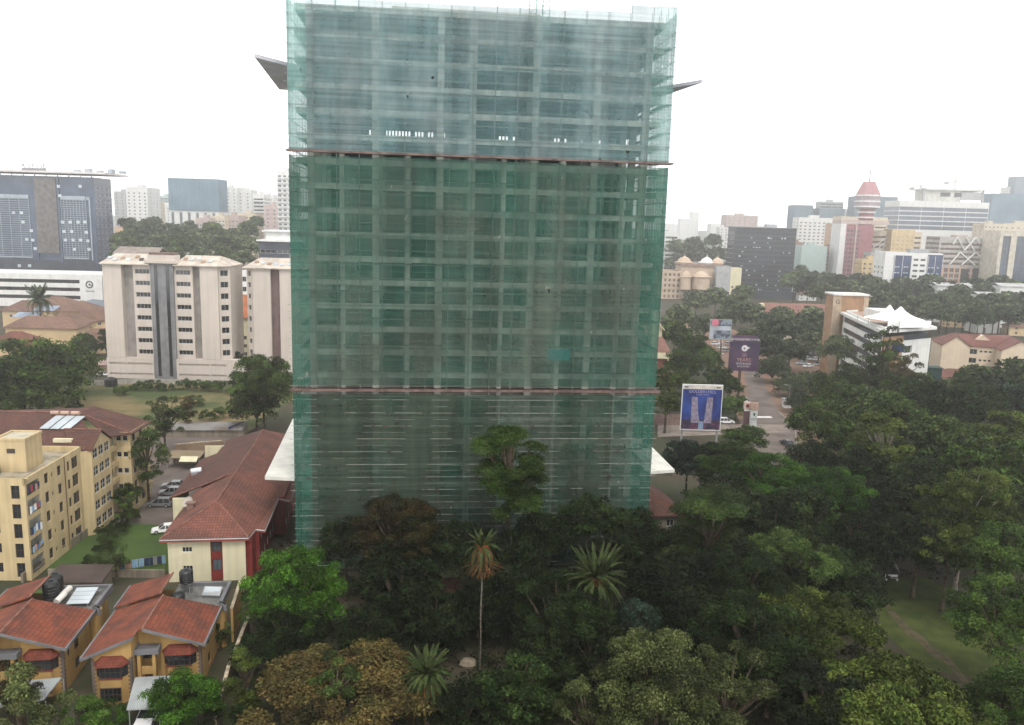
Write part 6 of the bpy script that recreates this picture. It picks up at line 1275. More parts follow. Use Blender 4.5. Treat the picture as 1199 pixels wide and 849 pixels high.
# garden things at the foot
gs = root('garden_shed', 'small rusty roofed garden shed under the trees at the tower foot', 'shed', P(500, 712), R(3)); part(gs, 'wall', mat('shed_wall', (.10, .075, .06)), (0, 4.2, 0, 3, 0, 2.3)); mb = MB(); mb.plate([(-.3, -.4, 2.3), (4.5, -.4, 2.3), (4.5, 3.3, 3.0), (-.3, 3.3, 3.0)], .1); mb.build('roof', mat('rusty_roof', (.17, .09, .07), vs=1.5, var=.3), gs)
rk = root('boulder', 'pale flat boulder lying in the dark garden left of the slim palm foot', 'boulder', P(548, 780)); mb = MB(); mb.lathe([(1.0, 0), (1.15, .4), (.8, .85), (.3, 1.0)], 9); o = mb.build('stone', mat('boulder', (.22, .18, .13), vs=1.5, var=.3, bump=.5), rk); o.scale = (1.1, .8, 1)
rk = root('boulder', 'mossy low boulder at the foot of the slim palm', 'boulder', P(567, 808)); mb = MB(); mb.lathe([(.8, 0), (.9, .3), (.6, .6), (.2, .7)], 9); mb.build('stone', mat('moss_stone', (.12, .12, .03), vs=1.5), rk)
gp = root('gate_pillar', 'squat stone pillar beyond the boundary wall coping', 'pillar', P(335, 775)); part(gp, 'shaft', mat('moss_wall', (.12, .1, .07)), (-.5, .5, -.5, .5, 0, 1.8)); part(gp, 'cap', mat('coping_stone', (.5, .42, .3)), (-.75, .75, -.75, .75, 1.8, 2.0))
bn = root('park_bench', 'pale bench at the top edge of the park lawn', 'bench', P(1044, 680), 0); WHITE2 = mat('weathered_white', (.3, .29, .26)); part(bn, 'seat', WHITE2, (-1, 1, -.2, .2, .42, .47)); part(bn, 'leg', WHITE, (-.9, -.8, -.2, .2, 0, .42)); part(bn, 'leg', WHITE, (.8, .9, -.2, .2, 0, .42)); part(bn, 'backrest', WHITE, (-1, 1, .22, .27, .55, .9))
for (x0, y0, x1, y1, l) in ((1029, 622, 1048, 652, 'bare white leaning branch in the dark gap left of the park lawn'), (1041, 608, 1049, 628, 'shorter bare pale branch above the leaning white one')):
    q0 = P(x1 + 5, y1 + 18, 0); q1_ = P(x0, y0, 8.5); rt = root('bare_branch', l, 'branch', (q0.x, q0.y, 0)); mb = MB(); d_ = q1_ - q0; mb.tube((0, 0, 0), d_ * .5, .13, 6, .1); mb.tube(d_ * .5, d_ + Vector((.3, 0, 0)), .1, 6, .04); mb.build('bark', mat('bark_white', (.3, .28, .24)), rt)
# ============================================================ TREES
rng = np.random.default_rng(11)
BARK = mat('bark', (.10, .075, .05), rough=1, vs=2, var=.3, bump=.5); BARKP = mat('bark_pale', (.28, .25, .2), rough=1, vs=2, var=.25)
LM = {'green': leafmat('leaf_green', (.018, .038, .006), (.044, .072, .012)), 'bright': leafmat('leaf_bright', (.018, .052, .004), (.042, .096, .009)),
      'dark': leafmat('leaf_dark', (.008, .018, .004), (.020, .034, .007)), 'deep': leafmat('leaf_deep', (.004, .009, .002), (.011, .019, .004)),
      'olive': leafmat('leaf_olive', (.024, .040, .006), (.056, .070, .013)), 'brown': leafmat('leaf_brown', (.062, .043, .014), (.034, .034, .010)),
      'pale': leafmat('leaf_pale', (.026, .038, .011), (.075, .085, .028)), 'blue': leafmat('leaf_blue', (.008, .018, .011), (.022, .038, .024)),
      'rust': leafmat('leaf_rust', (.040, .026, .008), (.014, .020, .005)), 'mid': leafmat('leaf_mid', (.018, .034, .007), (.050, .074, .018)), 'lime': leafmat('leaf_lime', (.04, .075, .012), (.06, .10, .02)),
      'fmid': leafmat('leaf_hazy', (.050, .072, .032), (.095, .12, .055)), 'fdark': leafmat('leaf_hazy_dark', (.026, .042, .018), (.048, .066, .030)), 'fgreen': leafmat('leaf_hazy_green', (.04, .065, .02), (.07, .10, .03))}  # far leaves (fmid, fdark, fgreen) are lightened: distance haze put into their colour
def leafcloud(name, centers, radii, n, leaf, m, flat=.8, low=-.25, asp=.5, out=.6):
    k = len(centers); wgt = radii ** 2; ci = rng.choice(k, n, p=wgt / wgt.sum())
    d = rng.normal(size=(n, 3)); d /= np.linalg.norm(d, axis=1)[:, None]
    fl = d[:, 2] < low; d[fl, 2] *= -1
    rr = radii[ci] * (1 - .35 * rng.random(n) ** 2 + .10 * rng.normal(size=n))
    p = centers[ci] + d * rr[:, None] * np.array([1, 1, flat])
    nn = d * out + rng.normal(size=(n, 3)) * .55 + np.array([0, 0, .35]); nn /= np.linalg.norm(nn, axis=1)[:, None]
    t = rng.normal(size=(n, 3)); t -= nn * (t * nn).sum(1)[:, None]; t /= np.linalg.norm(t, axis=1)[:, None]; b = np.cross(nn, t)
    s = leaf * (.55 + .9 * rng.random(n)); l = t * s[:, None] * .5; w_ = b * (s * asp)[:, None] * .5
    v = np.stack([p - l, p + w_ * 1.0 - l * .1, p + l, p - w_ - l * .1], 1).reshape(-1, 3)
    me = bpy.data.meshes.new(name); me.vertices.add(4 * n); me.vertices.foreach_set('co', v.astype('f').ravel())
    me.loops.add(4 * n); me.loops.foreach_set('vertex_index', np.arange(4 * n, dtype='i')); me.polygons.add(n)
    me.polygons.foreach_set('loop_start', np.arange(0, 4 * n, 4, dtype='i')); me.polygons.foreach_set('loop_total', np.full(n, 4, 'i'))
    me.update(calc_edges=True); me.materials.append(m)
    tone = rng.uniform(.35, 1.75, k); at = me.attributes.new('clump', 'FLOAT', 'FACE'); at.data.foreach_set('value', tone[ci].astype('f')); return me
# crown shapes, unit radius 5 m, centre at origin
def lobes(shape, seed):
    r = np.random.default_rng(seed); c = []; q = []
    if shape == 'round':
        for i in range(95):
            d = r.normal(size=3); d /= np.linalg.norm(d); d[2] = abs(d[2]) * 1.0 - .45 * (r.random() < .4); rad = r.uniform(.5, 1.15); c.append(d * (4.9 - rad) * r.uniform(.72, 1.1) * [1, 1, .85]); q.append(rad)
        c.append([0, 0, -.4]); q.append(2.4)
    elif shape == 'spread':
        for i in range(80):
            a = r.uniform(0, 6.28); rr = 5 * math.sqrt(r.random()); rad = r.uniform(.5, .95); c.append([rr * .85 * math.cos(a), rr * .85 * math.sin(a), 1.5 * (1 - (rr / 5) ** 2) + r.uniform(-.5, .4)]); q.append(rad)
    elif shape == 'tall':
        for i in range(40):
            z = r.uniform(-5.5, 6.2); w_ = 3.6 * math.sqrt(max(.05, 1 - (z / 7) ** 2)) * r.uniform(.3, .95); a = r.uniform(0, 6.28); c.append([w_ * math.cos(a), w_ * math.sin(a), z]); q.append(r.uniform(.8, 1.5))
    elif shape == 'loose':
        for i in range(30):
            d = r.normal(size=3); d /= np.linalg.norm(d); rad = r.uniform(.6, 1.2); c.append(d * [1, 1, 1.1] * r.uniform(1.2, 4.6)); q.append(rad)
    elif shape == 'shrub':
        for i in range(22):
            a = r.uniform(0, 6.28); rr = 4.3 * math.sqrt(r.random()); c.append([rr * math.cos(a), rr * math.sin(a), r.uniform(-1.5, 1.8)]); q.append(r.uniform(.9, 1.6))
    return np.array(c, float), np.array(q, float)
_tp = {}
def trunk_mesh(shape, bark, centers, seed):
    key = ('trunk', bark.name, shape)
    if key not in _tp:
        mb = MB(); r = random.Random(seed); p = Vector((0, 0, 0)); rad = .5
        for k in range(5):
            q = Vector((r.uniform(-.12, .12) * k * .5, r.uniform(-.12, .12) * k * .5, (k + 1) / 5)); mb.tube(p, q, rad * (1.25 if k == 0 else 1) , 8, rad * .88, caps=False); p = q; rad *= .88
        _tp[key] = mb.mesh('trunk', bark)
    k2 = ('limb', bark.name, shape, seed)
    if k2 not in _tp:
        mb = MB(); idx = sorted(range(len(centers)), key=lambda i: -centers[i][2])[:16]
        for i in idx:
            c = Vector(centers[i]); s_ = Vector((0, 0, -3.5 + (c.z + 5) * .25)); mid = s_.lerp(c, .5) + Vector((0, 0, -.3)); mb.tube(s_, mid, .2, 5, .13, caps=False); mb.tube(mid, c, .13, 5, .04, caps=False)
        _tp[k2] = mb.mesh('limbs', bark)
    return _tp[key], _tp[k2]
def proto(kind, shape, hi, var):
    key = (kind, shape, hi, var)
    if key not in _tp:
        c, q = lobes(shape, hash((shape)) % 1 + {'round': 1, 'spread': 2, 'tall': 3, 'loose': 4, 'shrub': 5}[shape] * 10 + var)
        n, lf = {2: (26000, .24), 1: (10000, .36), 0: (2600, .85), 3: (46000, .2)}[hi]
        if shape == 'loose': n = int(n * .55)
        if shape == 'shrub': n = int(n * .6)
        _tp[key] = (leafcloud('crown', c, q, n, lf, LM[kind], flat=.75 if shape in ('spread',) else .85), c)
    return _tp[key]
tcount = 0
ORD = ['first', 'second', 'third', 'fourth', 'fifth', 'sixth', 'seventh', 'eighth', 'ninth', 'tenth', 'eleventh', 'twelfth', 'thirteenth', 'fourteenth', 'fifteenth', 'sixteenth', 'seventeenth', 'eighteenth', 'nineteenth', 'twentieth', 'twenty first', 'twenty second']
def rowlab(rows, i, cuts):
    def b(y): return 'rear' if y < cuts[0] else ('middle' if y < cuts[1] else 'front')
    me = b(rows[i][1]); same = sorted([(r[0], j) for j, r in enumerate(rows) if b(r[1]) == me]); return ORD[[j for _, j in same].index(i)], me
def tree(px_, py_, rp, zc, kind, label, shape='round', group=None, name='tree', sz=1.0, bark=None, cat='tree', hi=None, var=None, D=None):
    """crown centre at photo point (px_, py_) and height zc above ground; rp is its half width in photo pixels"""
    global tcount; tcount += 1
    p = P(px_, py_, zc) if D is None else PY(px_, py_, D)
    if D is not None: zc = max(p.z, 3)
    dist = (p - CP).length; r = rp * dist / F; s = r / 5
    if hi is None: hi = 2 if dist < 135 and rp > 26 else (1 if dist < 260 else 0)
    var = (tcount % 3) if var is None else var
    if hi == 2 and s > 1.35: hi = 3
    me, c = proto(kind, shape, hi, var); tm, lm = trunk_mesh(shape, bark or BARK, c, var)
    rt = root(name, label, cat, (p.x, p.y, 0), random.uniform(0, 6.28), group)
    inst(me, 'crown', rt, (0, 0, zc), 0, (s, s, s * sz))
    base = max(zc - r * .5 * sz, .5)
    if shape != 'shrub':
        inst(tm, 'trunk', rt, (0, 0, 0), 0, (.35 + s * .3, .35 + s * .3, base)); inst(lm, 'limbs', rt, (0, 0, zc), 0, (s, s, s * sz))
    else: inst(tm, 'stem', rt, (0, 0, 0), 0, (s * .5, s * .5, base))
    return rt
# --- near and singular trees
tree(345, 700, 60, 6.0, 'bright', 'bright green dense dome shaped tree beside the hostel and the tower foot', sz=1.1, var=0)
tree(466, 628, 55, 10, 'rust', 'dark tree with rusty brown top touching the net, lower left of the tower', var=1, hi=2)
tree(470, 700, 58, 5, 'deep', 'very dark bushy tree below the rusty topped one', hi=1)
tree(597, 557, 64, 18.5, 'green', 'tall slender tree rising in front of the lower net, highest before the tower', shape='tall', sz=.64, hi=2, var=0)
tree(690, 615, 42, 10, 'dark', 'dark rounded tree against the net, left of the net edge', var=0, hi=1)
tree(742, 628, 40, 9, 'dark', 'dark bushy tree at the lower right corner of the net', var=1, hi=1)
tree(640, 628, 40, 9, 'deep', 'dark tree in front of the net between slender tree and spiky palm', hi=1)
tree(540, 650, 45, 8, 'deep', 'black green tree left of the slim palm', hi=1)
tree(405, 640, 38, 8, 'deep', 'dark tree between the bright dome tree and the net', hi=1)
tree(830, 630, 66, 11, 'mid', 'grey green pointed bushy tree right of the net foot', shape='tall', sz=.62, hi=2, var=1)
tree(790, 700, 60, 7, 'deep', 'very dark tree below the grey green pointed one', hi=1)
tree(868, 690, 60, 8, 'deep', 'dark tree mass with brown gaps in the centre right')
tree(400, 815, 108, 3.6, 'brown', 'wide low brown olive spreading tree at the bottom left of the garden', shape='spread', sz=.8, hi=2, var=0)
tree(392, 800, 34, 6.6, 'mid', 'small grey green tree growing through the brown spreading one', shape='loose', hi=1)
tree(215, 822, 44, 3.6, 'bright', 'round bright green tree in front of the right ochre house', sz=.85, var=2, hi=2)
tree(28, 856, 66, 3.0, 'pale', 'grey feathery tree at the bottom left corner', shape='loose', hi=2, var=0)
tree(20, 806, 30, 4.5, 'rust', 'brown tufted tree at the lower left edge', shape='loose', hi=1)
tree(95, 838, 26, 1.8, 'lime', 'yellow green shrub between the carports', shape='shrub', hi=1, cat='shrub')
tree(125, 840, 22, 1.2, 'bright', 'bright grass green shrub left of the ochre bay window house', shape='shrub', hi=1, cat='shrub')
tree(288, 800, 26, 4, 'olive', 'narrow olive tree just right of the boundary wall', shape='tall', hi=1)
tree(262, 850, 30, 2, 'dark', 'dark shrub at the bottom right of the boundary wall', shape='shrub', hi=1, cat='shrub')
tree(258, 742, 13, 2.2, 'mid', 'thin grey shrub between the ochre house and the boundary wall', shape='loose', cat='shrub', hi=1)
tree(770, 808, 74, 6.5, 'pale', 'pale leaved bushy tree with yellowish leaf tips, bottom centre', hi=2, var=2)
tree(850, 822, 62, 5, 'pale', 'pale leaved tree right of the yellowish bushy one', shape='loose', hi=2, var=1)
tree(690, 838, 52, 3.6, 'pale', 'sparse pale leaved shrub at the bottom centre', shape='loose', hi=2, var=2)
tree(655, 730, 66, 6, 'dark', 'dark green tree left of the spiky palm foot', hi=2, var=1)
tree(742, 738, 38, 5.5, 'blue', 'small deep blue green tree beneath the spiky palm', hi=1, var=0)
tree(600, 815, 55, 3.5, 'dark', 'dark tree at the bottom, right of the slim palm foot', hi=1)
tree(880, 760, 70, 6, 'dark', 'dark wide tree in the lower centre right', hi=2, var=0)
tree(948, 735, 76, 7, 'olive', 'wide olive green tree left of the park lawn', shape='spread', sz=1.1, hi=2, var=1)
tree(925, 660, 62, 9, 'mid', 'grey green feathery tree above the olive one', shape='spread', sz=1.2, hi=2, var=2)
tree(1042, 838, 98, 4.5, 'olive', 'broad moss coloured spreading tree at the bottom right', shape='spread', sz=1.1, hi=2, var=0)
tree(960, 835, 60, 4.5, 'deep', 'dark tree at the bottom between the pale tree and the moss coloured one', hi=1)
tree(1178, 735, 58, 9, 'green', 'green layered tree at the right edge by the park lawn', hi=2, var=1)
tree(1185, 832, 50, 5, 'green', 'dark green tree in the bottom right corner', hi=2, var=2)
tree(1130, 595, 52, 14, 'olive', 'tall olive topped tree on a pale trunk over the park lawn', hi=2, var=1, bark=BARKP)
tree(1112, 640, 40, 10, 'olive', 'lower olive foliage behind the tall pale trunk', hi=1)
tree(1175, 660, 48, 10, 'green', 'green tree at the right edge above the layered one')
tree(905, 570, 56, 11, 'bright', 'bright green domed umbrella tree right of centre, nearest the road', shape='round', sz=.75, hi=2, var=1)
tree(975, 583, 48, 11, 'bright', 'bright green domed tree right of its twin near the road', shape='round', sz=.8, hi=2, var=2)
tree(855, 545, 46, 10, 'green', 'dark green umbrella shaped tree in front of the pylon signs', shape='round', sz=.7, hi=2, var=0)
tree(805, 545, 36, 9, 'blue', 'blue grey tree beside the blue billboard foot', hi=1)
tree(870, 515, 30, 9, 'green', 'olive crowned umbrella tree just below the pylon signs', sz=.7, hi=1)
tree(1040, 505, 56, 13, 'mid', 'grey green hazy tree behind the bright domed trees', sz=.9)
tree(1035, 530, 44, 14, 'olive', 'olive tree with pale upright stems in the middle of the right wood', shape='tall', sz=.7, hi=1, bark=BARKP)
tree(1165, 560, 55, 13, 'green', 'mid green tree behind the tall olive topped one')
tree(940, 615, 50, 9, 'dark', 'dark tree under the bright domed pair', hi=1)
tree(1010, 640, 42, 8, 'deep', 'very dark tree beside the bare leaning branch', hi=1)
tree(1075, 640, 44, 8, 'deep', 'very dark tree behind the park lawn', hi=1)
tree(1080, 580, 46, 11, 'dark', 'dark tree left of the tall olive topped tree', hi=1)
for i, (x, y, r_, z, k) in enumerate(RW := [(960, 500, 40, 12, 'mid'), (1000, 480, 38, 12, 'mid'), (1090, 490, 45, 12, 'dark'), (1140, 485, 42, 12, 'dark'), (1185, 480, 40, 12, 'blue'), (1110, 530, 44, 12, 'mid'), (1185, 520, 40, 13, 'olive'), (1060, 470, 34, 11, 'green'), (1120, 470, 30, 10, 'mid'), (1165, 460, 30, 9, 'dark'), (1195, 445, 28, 9, 'mid'), (1010, 555, 36, 10, 'dark'), (950, 545, 34, 9, 'dark'), (1000, 520, 38, 10, 'mid'), (1075, 540, 36, 10, 'dark'), (1150, 620, 44, 9, 'deep'), (1195, 600, 38, 11, 'mid'), (1050, 600, 44, 9, 'deep'), (985, 470, 28, 9, 'mid'), (970, 455, 22, 9, 'green'), (1080, 455, 20, 8, 'green'), (1140, 448, 22, 8, 'mid'), (1045, 450, 26, 12, 'mid')]):
    tree(x, y, r_, z, k, '%s dull green tree from the left in the %s band of the right wood' % rowlab(RW, i, (486, 560)), group='trees of the right hand wood')
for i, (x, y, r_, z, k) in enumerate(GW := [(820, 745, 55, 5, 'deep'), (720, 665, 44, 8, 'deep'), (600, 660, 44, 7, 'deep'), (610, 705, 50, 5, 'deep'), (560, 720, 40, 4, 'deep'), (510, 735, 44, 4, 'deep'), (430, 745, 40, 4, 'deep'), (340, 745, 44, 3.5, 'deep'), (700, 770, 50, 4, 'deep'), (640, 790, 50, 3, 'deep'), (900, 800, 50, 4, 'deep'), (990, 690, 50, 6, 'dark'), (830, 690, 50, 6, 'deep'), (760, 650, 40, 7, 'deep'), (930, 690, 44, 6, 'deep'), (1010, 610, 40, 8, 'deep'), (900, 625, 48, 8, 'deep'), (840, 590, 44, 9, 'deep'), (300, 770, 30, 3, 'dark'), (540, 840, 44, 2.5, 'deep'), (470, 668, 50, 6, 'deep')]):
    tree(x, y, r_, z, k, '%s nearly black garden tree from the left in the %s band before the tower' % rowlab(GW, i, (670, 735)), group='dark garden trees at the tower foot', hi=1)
tree(982, 412, 22, 10, 'fmid', 'greyish green tree covering the left foot of the brown stair tower', D=262, hi=1); tree(996, 445, 22, 8, 'mid', 'low tree just left of the white sign wall foot', D=236, hi=1)
# left
tree(308, 452, 40, 12, 'mid', 'large grey green tree standing left of the net, before the half hidden beige block', sz=1.1, hi=2, var=0)
tree(300, 478, 34, 6, 'mid', 'lower dusty tree below the large one left of the net', hi=1)
tree(45, 440, 58, 11, 'green', 'large spreading green tree at the left edge above the yellow block', sz=.8, hi=1)
tree(84, 432, 34, 8, 'mid', 'greyish tree at the right end of the large left clump', hi=1)
tree(10, 462, 40, 8, 'dark', 'dusky green tree cut by the left edge', hi=1)
tree(50, 470, 44, 6, 'mid', 'dull tree in front of the large left clump', hi=1)
tree(192, 492, 28, 8, 'mid', 'sparse thorny tree in the middle of the open field', shape='loose', hi=1)
tree(172, 538, 26, 9, 'mid', 'dark dusty tree beside the parked cars', shape='tall', sz=.9, hi=1)
tree(160, 520, 22, 7, 'dark', 'shadowy tree behind the end of the yellow block', hi=1)
tree(218, 482, 18, 5, 'brown', 'thin brownish tree at the right part of the field', shape='loose', hi=1)
tree(150, 580, 18, 4, 'green', 'leafy shrub mound along the yellow block, upper', shape='shrub', cat='shrub'); tree(148, 592, 16, 3, 'lime', 'banana like yellow green shrub by the parking lot corner', shape='loose', cat='shrub', hi=1)
tree(135, 655, 17, 3, 'mid', 'small grey tree on the lawn by the washing line', shape='loose', hi=1)
for i, (x, y, r_, z) in enumerate(HW := [(150, 603, 13, 1.6), (140, 615, 12, 1.4), (128, 632, 11, 1.3), (118, 645, 11, 1.2), (108, 655, 10, 1.0), (122, 622, 10, 1.6)]): tree(x, y, r_, z, 'dark' if i % 2 else 'mid', '%s rounded hedge shrub from the left in the row beside the yellow block' % rowlab(HW, i, (0, 999))[0], shape='shrub', cat='shrub', group='hedge shrubs along the yellow block', hi=1)
for i, (x, y, r_, z, k) in enumerate(FW := [(255, 452, 12, 1.6, 'green'), (275, 456, 12, 1.6, 'lime'), (235, 452, 12, 1.4, 'green'), (215, 450, 11, 1.4, 'green'), (160, 452, 10, 1.2, 'green'), (180, 452, 11, 1.2, 'mid'), (262, 482, 12, 1.6, 'lime'), (245, 486, 11, 1.5, 'green'), (228, 470, 11, 1.3, 'mid'), (145, 458, 10, 1.2, 'lime'), (195, 453, 9, 1.2, 'green')]): tree(x, y, r_, z, k, '%s rank green bush from the left, %s part of the open field' % rowlab(FW, i, (465, 999)), shape='shrub', cat='shrub', group='bushes around the open field', hi=1)
tree(112, 416, 12, 7, 'dark', 'flat topped dark tree beside the left foot of the beige block', shape='spread', D=300)
tree(98, 405, 16, 8, 'green', 'green tree among the brown roofed houses', D=300); tree(124, 400, 10, 8, 'dark', 'narrow tree against the left side of the beige block', shape='tall', D=290)
tree(278, 425, 9, 7, 'dark', 'dark tree in the gap between the beige blocks', shape='tall', D=270)
BL = [(145, 285, 15), (160, 278, 18), (150, 265, 12), (172, 270, 14), (185, 288, 16), (200, 275, 16), (212, 290, 18), (225, 280, 16), (240, 288, 18), (252, 276, 16), (265, 290, 18), (278, 280, 16), (290, 272, 14), (294, 290, 15), (180, 262, 10), (262, 300, 14), (285, 305, 14), (235, 302, 14), (205, 300, 12), (165, 292, 12), (245, 268, 10), (300, 262, 10), (222, 266, 9), (140, 300, 12)]
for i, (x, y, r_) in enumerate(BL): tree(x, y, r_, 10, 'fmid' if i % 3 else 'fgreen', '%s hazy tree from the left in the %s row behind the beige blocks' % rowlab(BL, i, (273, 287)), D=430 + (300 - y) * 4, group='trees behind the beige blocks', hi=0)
# right, middle distance
ML = [(795, 375, 22, 'mid', 400), (790, 395, 24, 'green', 330), (810, 410, 24, 'green', 290), (825, 385, 20, 'mid', 360), (800, 430, 26, 'green', 255), (785, 450, 26, 'olive', 225), (830, 425, 20, 'lime', 270), (842, 445, 20, 'green', 250), (780, 475, 22, 'olive', 210), (855, 455, 16, 'green', 240), (862, 478, 18, 'lime', 225), (848, 474, 14, 'mid', 235), (815, 462, 20, 'olive', 230),
      (838, 352, 18, 'mid', 480), (815, 355, 18, 'mid', 500), (862, 360, 18, 'mid', 450), (880, 372, 20, 'mid', 400), (905, 385, 22, 'dark', 360), (930, 390, 24, 'dark', 350), (955, 385, 22, 'dark', 350), (900, 410, 24, 'dark', 310), (925, 415, 20, 'dark', 310), (905, 435, 22, 'dark', 285), (960, 405, 22, 'mid', 330), (975, 390, 16, 'mid', 350), (950, 372, 16, 'mid', 390), (915, 372, 16, 'mid', 390), (870, 345, 14, 'mid', 520), (925, 455, 22, 'mid', 262), (950, 450, 20, 'mid', 270), (935, 475, 16, 'dark', 238), (850, 375, 16, 'mid', 400), (875, 395, 14, 'mid', 350)]
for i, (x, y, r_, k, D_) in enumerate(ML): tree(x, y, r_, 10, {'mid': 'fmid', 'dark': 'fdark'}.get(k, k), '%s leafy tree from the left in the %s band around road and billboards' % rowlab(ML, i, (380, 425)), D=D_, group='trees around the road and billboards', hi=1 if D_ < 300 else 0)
tree(1035, 408, 28, 16, 'mid', 'dark layered tree hiding the corner of the white banded office', shape='loose', D=215, hi=1); tree(1056, 432, 22, 12, 'brown', 'thin reddish tree before the brown front of the banded office', shape='loose', D=212, hi=1)
tree(1020, 440, 24, 12, 'mid', 'grey tree before the white sign wall', shape='loose', D=225, hi=1)
FL = [(x, 332 + 14 * ((i * 7) % 5) / 5 + (x - 930) * .03, 17) for i, x in enumerate(range(930, 1200, 16))] + [(x, 352 + 10 * ((i * 3) % 4) / 4 + (x - 940) * .02, 18) for i, x in enumerate(range(985, 1200, 17))] + [(x, 368 + 6 * ((i * 5) % 4) / 4 + (x - 1090) * .03, 17) for i, x in enumerate(range(1092, 1200, 18))]
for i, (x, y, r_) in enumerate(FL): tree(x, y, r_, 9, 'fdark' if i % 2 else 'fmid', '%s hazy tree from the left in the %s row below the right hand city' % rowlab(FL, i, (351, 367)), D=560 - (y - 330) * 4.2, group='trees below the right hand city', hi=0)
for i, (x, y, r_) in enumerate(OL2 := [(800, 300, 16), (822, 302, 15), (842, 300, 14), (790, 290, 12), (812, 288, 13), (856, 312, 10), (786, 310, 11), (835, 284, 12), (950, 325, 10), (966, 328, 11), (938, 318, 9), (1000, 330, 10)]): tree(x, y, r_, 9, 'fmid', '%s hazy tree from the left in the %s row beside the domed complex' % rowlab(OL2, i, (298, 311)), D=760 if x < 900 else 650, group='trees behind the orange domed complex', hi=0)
# distant wooded ridges: terrain with an uneven wooded crest, and a mass of far crowns on them
def ridge(name, x0, x1, Y, h, depth, m, seed):
    r = random.Random(seed); n = 60; mb = MB(); prev = None
    for i in range(n + 1):
        x = x0 + (x1 - x0) * i / n; e = math.sin(math.pi * i / n) ** .5; hh = h * e * (.75 + .2 * math.sin(i * .35 + seed) + .07 * r.random())
        row = [(x, Y, -1), (x, Y + depth * .4, hh * .7), (x, Y + depth * .6, hh), (x, Y + depth, -1)]
        if prev:
            for k in range(3): mb.poly([prev[k], row[k], row[k + 1], prev[k + 1]])
        prev = row
    o = mb.build(name, m); tag(o, kind='structure'); return o
RH = mat('wooded_hill', (.03, .045, .022), rough=1, vs=.02, col2=(.05, .06, .03), bump=1)
ridge('hills', 300, 1100, 1500, 50, 800, RH, 1); ridge('hills', -2570, 2570, 2450, 58, 900, RH, 5)
c = []; q = []
for i in range(420):
    x = rng.uniform(250, 1100); y = rng.uniform(820, 1700); z = max(0, 30 * (y - 1450) / 400 if y > 1450 else 0); c.append([x, y, z + 4]); q.append(rng.uniform(5, 9))
for i in range(380):
    x = rng.uniform(-1200, -250); y = rng.uniform(700, 1700); c.append([x, y, 4]); q.append(rng.uniform(5, 9))
for i in range(260):
    x = rng.uniform(560, 1300); y = rng.uniform(750, 1200); c.append([x, y, 4]); q.append(rng.uniform(5, 8))
me = leafcloud('distant_woods', np.array(c), np.array(q), 60000, 2.6, LM['fmid'], flat=.9)
o = bpy.data.objects.new('distant_woods', me); C.objects.link(o); tag(o, kind='stuff')
# undergrowth of the garden, verge and wood
c = []; q = []
for i in range(900):
    x = rng.uniform(300, 1199); y = rng.uniform(600, 848); p = P(x, y, .5)
    if 1025 < x < 1170 and 675 < y < 805: continue
    if x < 340 and y > 700: continue
    c.append([p.x, p.y, .3]); q.append(rng.uniform(.7, 1.8))
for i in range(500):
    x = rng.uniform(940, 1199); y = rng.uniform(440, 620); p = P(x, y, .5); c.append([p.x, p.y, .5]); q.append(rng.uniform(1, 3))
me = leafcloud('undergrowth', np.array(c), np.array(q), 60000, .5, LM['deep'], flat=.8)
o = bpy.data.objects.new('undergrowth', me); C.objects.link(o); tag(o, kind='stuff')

# --- palms
def frond_mesh(L, droop, w_, m, seed, nl=26):
    r = random.Random(seed); mb = MB(); pts = []
    for k in range(9):
        t = k / 8; pts.append(Vector((L * t * (1 - .18 * t * droop), 0, L * (.42 * t - droop * .62 * t * t))))
    for a, b in zip(pts[:-1], pts[1:]): mb.tube(a, b, .035, 3, .028, caps=False)
    for k in range(nl):
        t = .12 + .88 * k / nl; i = min(int(t * 8), 7); p = pts[i].lerp(pts[i + 1], t * 8 - i); d = (pts[i + 1] - pts[i]).normalized(); wl = w_ * math.sin(math.pi * (.12 + .82 * t)) * r.uniform(.85, 1.1)
        for s_ in (-1, 1):
            e = p + Vector((d.x * wl * .6, s_ * wl * .8, -wl * .38 - r.uniform(0, .1))); n_ = d * (L * .016 + .03); mb.poly([p - n_, p + n_, e + n_ * .3, e - n_ * .3] if s_ > 0 else [p + n_, p - n_, e - n_ * .3, e + n_ * .3])
    me = mb.mesh('frond', m); at = me.attributes.new('clump', 'FLOAT', 'FACE'); at.data.foreach_set('value', np.ones(len(me.polygons), 'f')); return me
PALM = leafmat('palm_green', (.022, .036, .010), (.045, .06, .018)); PALMD = leafmat('palm_dead', (.20, .08, .028), (.11, .065, .028)); PALMB = leafmat('palm_bright', (.014, .034, .007), (.03, .058, .014))
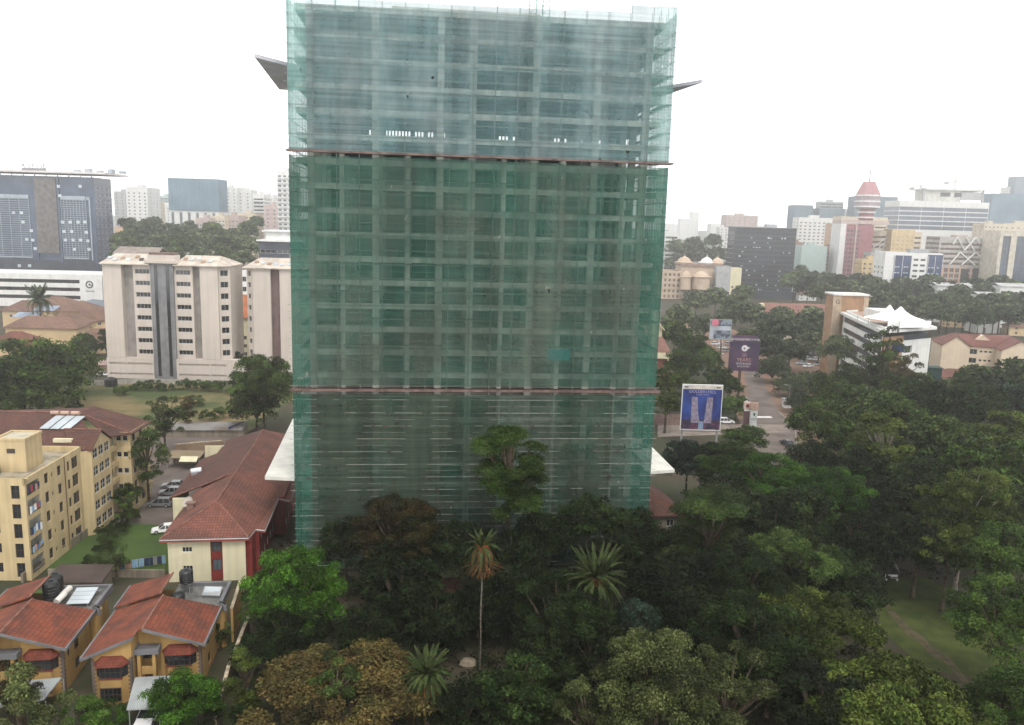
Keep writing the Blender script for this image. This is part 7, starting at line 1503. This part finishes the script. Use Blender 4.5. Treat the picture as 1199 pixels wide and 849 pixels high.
def palm(label, px_, py_, zc, L, nf, tr, m=PALM, dead=0, dlen=.7, fruit=None, droop=1.0, w_=.5, D=None):
    p = P(px_, py_, zc) if D is None else PY(px_, py_, D); zc = p.z; rt = root('palm_tree', label, 'palm', (p.x, p.y, 0)); mb = MB(); k = 0; n = 12; q = Vector((0, 0, 0))
    for i in range(n): e = Vector((.04 * math.sin(i), .03 * math.cos(i * 1.3), zc * (i + 1) / n)); mb.tube(q, e, tr * (1.25 if i == 0 else 1.0), 8, tr * .92, caps=False); q = e
    mb.build('trunk', mat('palm_bark', (.15, .13, .10), rough=1, vs=3, var=.3), rt)
    fm = [frond_mesh(L, droop * d_, w_, m, i) for i, d_ in enumerate((.25, .7, 1.1, 1.5))]; dm = frond_mesh(L * dlen, 2.4, w_ * .6, PALMD, 9, 16)
    for i in range(nf):
        a = i * 2.399; lv = i / nf; f = inst(fm[min(3, int(lv * 4))], 'frond', rt, (0, 0, zc - .1 - .25 * lv), a); f.rotation_euler = (0, R(-42 + 62 * lv) , a); f.rotation_euler = (R(random.uniform(-7, 7)), R(-48 + 70 * lv + random.uniform(-9, 9)), a + random.uniform(-.15, .15)); q_ = random.uniform(.85, 1.12); f.scale = (q_, 1, q_)
    for i in range(dead): a = i * 2.399 + 1; f = inst(dm, 'dead_frond', rt, (0, 0, zc - .15), a); f.rotation_euler = (R(random.uniform(-10, 10)), R(8 + 22 * (i % 4)), a)
    if fruit:
        mb = MB(); r = random.Random(3)
        for i in range(fruit):
            a = r.uniform(0, 6.28); c = Vector((.6 * math.cos(a) * L / 3, .6 * math.sin(a) * L / 3, zc - .2 + r.uniform(-.3, .35)))
            for j in range(26): o_ = Vector((r.gauss(0, .22), r.gauss(0, .22), r.gauss(0, .2))); mb.lathe([(.06, 0), (.07, .06), (.01, .12)], 5, c + o_)
        mb.build('fruit_bunch', mat('palm_fruit', (.25, .075, .02), vs=3), rt)
    return rt
palm('slim tall palm with orange brown hanging crown left of centre', 565, 640, 16, 2.7, 30, .1, dead=64, fruit=5, dlen=1.1, droop=1.9, w_=.3)
palm('stout spiky palm with wide fan of stiff fronds in front of the net foot', 697, 678, 11, 4.9, 100, .3, fruit=7, droop=1.2, w_=.34)
palm('bright green drooping palm at the bottom centre left', 500, 790, 6.5, 3.7, 90, .3, m=PALM, dead=30, droop=2.0, w_=.34, dlen=1.2)
palm('dark green arching palm beneath the spiky palm', 705, 735, 6, 3.4, 30, .2, m=leafmat('palm_dark', (.02, .04, .01), (.03, .05, .015)), droop=1.4, w_=.5)
palm('dark palm standing before the white podium at far left', 46, 350, 10, 7.5, 30, .5, m=leafmat('palm_far', (.03, .05, .02), (.04, .06, .03)), droop=1.3, w_=1.3, D=330)
# agave rosette at the bottom
ag = root('agave', 'dark spiky rosette plant under the brown spreading tree', 'plant', P(385, 835, 2.0)); 
fm_ = MB(); fm_.plate([(0, -.1, 0), (.9, -.13, .35), (1.6, 0, .25), (.9, .13, .35), (0, .1, 0)], .03); fmm = fm_.mesh('leaf', mat('agave_leaf', (.06, .08, .05)))
for i in range(26): f = inst(fmm, 'leaf', ag, (0, 0, 0), i * 2.4); f.rotation_euler = (0, R(-60 + i * 2.6), i * 2.4)
part(ag, 'stem', BARK, (-.12, .12, -.12, .12, -2, 0))
# ============================================================ HAZE
hb = MB(); hb.box(-2600, 2600, -60, 3400, -1.0, 165); hz = hb.build('haze', None if False else bpy.data.materials.new('haze_air')); tag(hz, kind='stuff')
hm = hz.data.materials[0]; hm.use_nodes = True; t = hm.node_tree; t.nodes.clear(); o = t.nodes.new('ShaderNodeOutputMaterial'); v = t.nodes.new('ShaderNodeVolumePrincipled')
v.inputs['Color'].default_value = (1, 1, 1, 1); v.inputs['Density'].default_value = 0.00038; v.inputs['Anisotropy'].default_value = 0.75
t.links.new(v.outputs[0], o.inputs['Volume'])
bpy.data.materials.remove(bpy.data.materials['x']) if 'x' in bpy.data.materials else None
for k in list(_cp.values()): pass
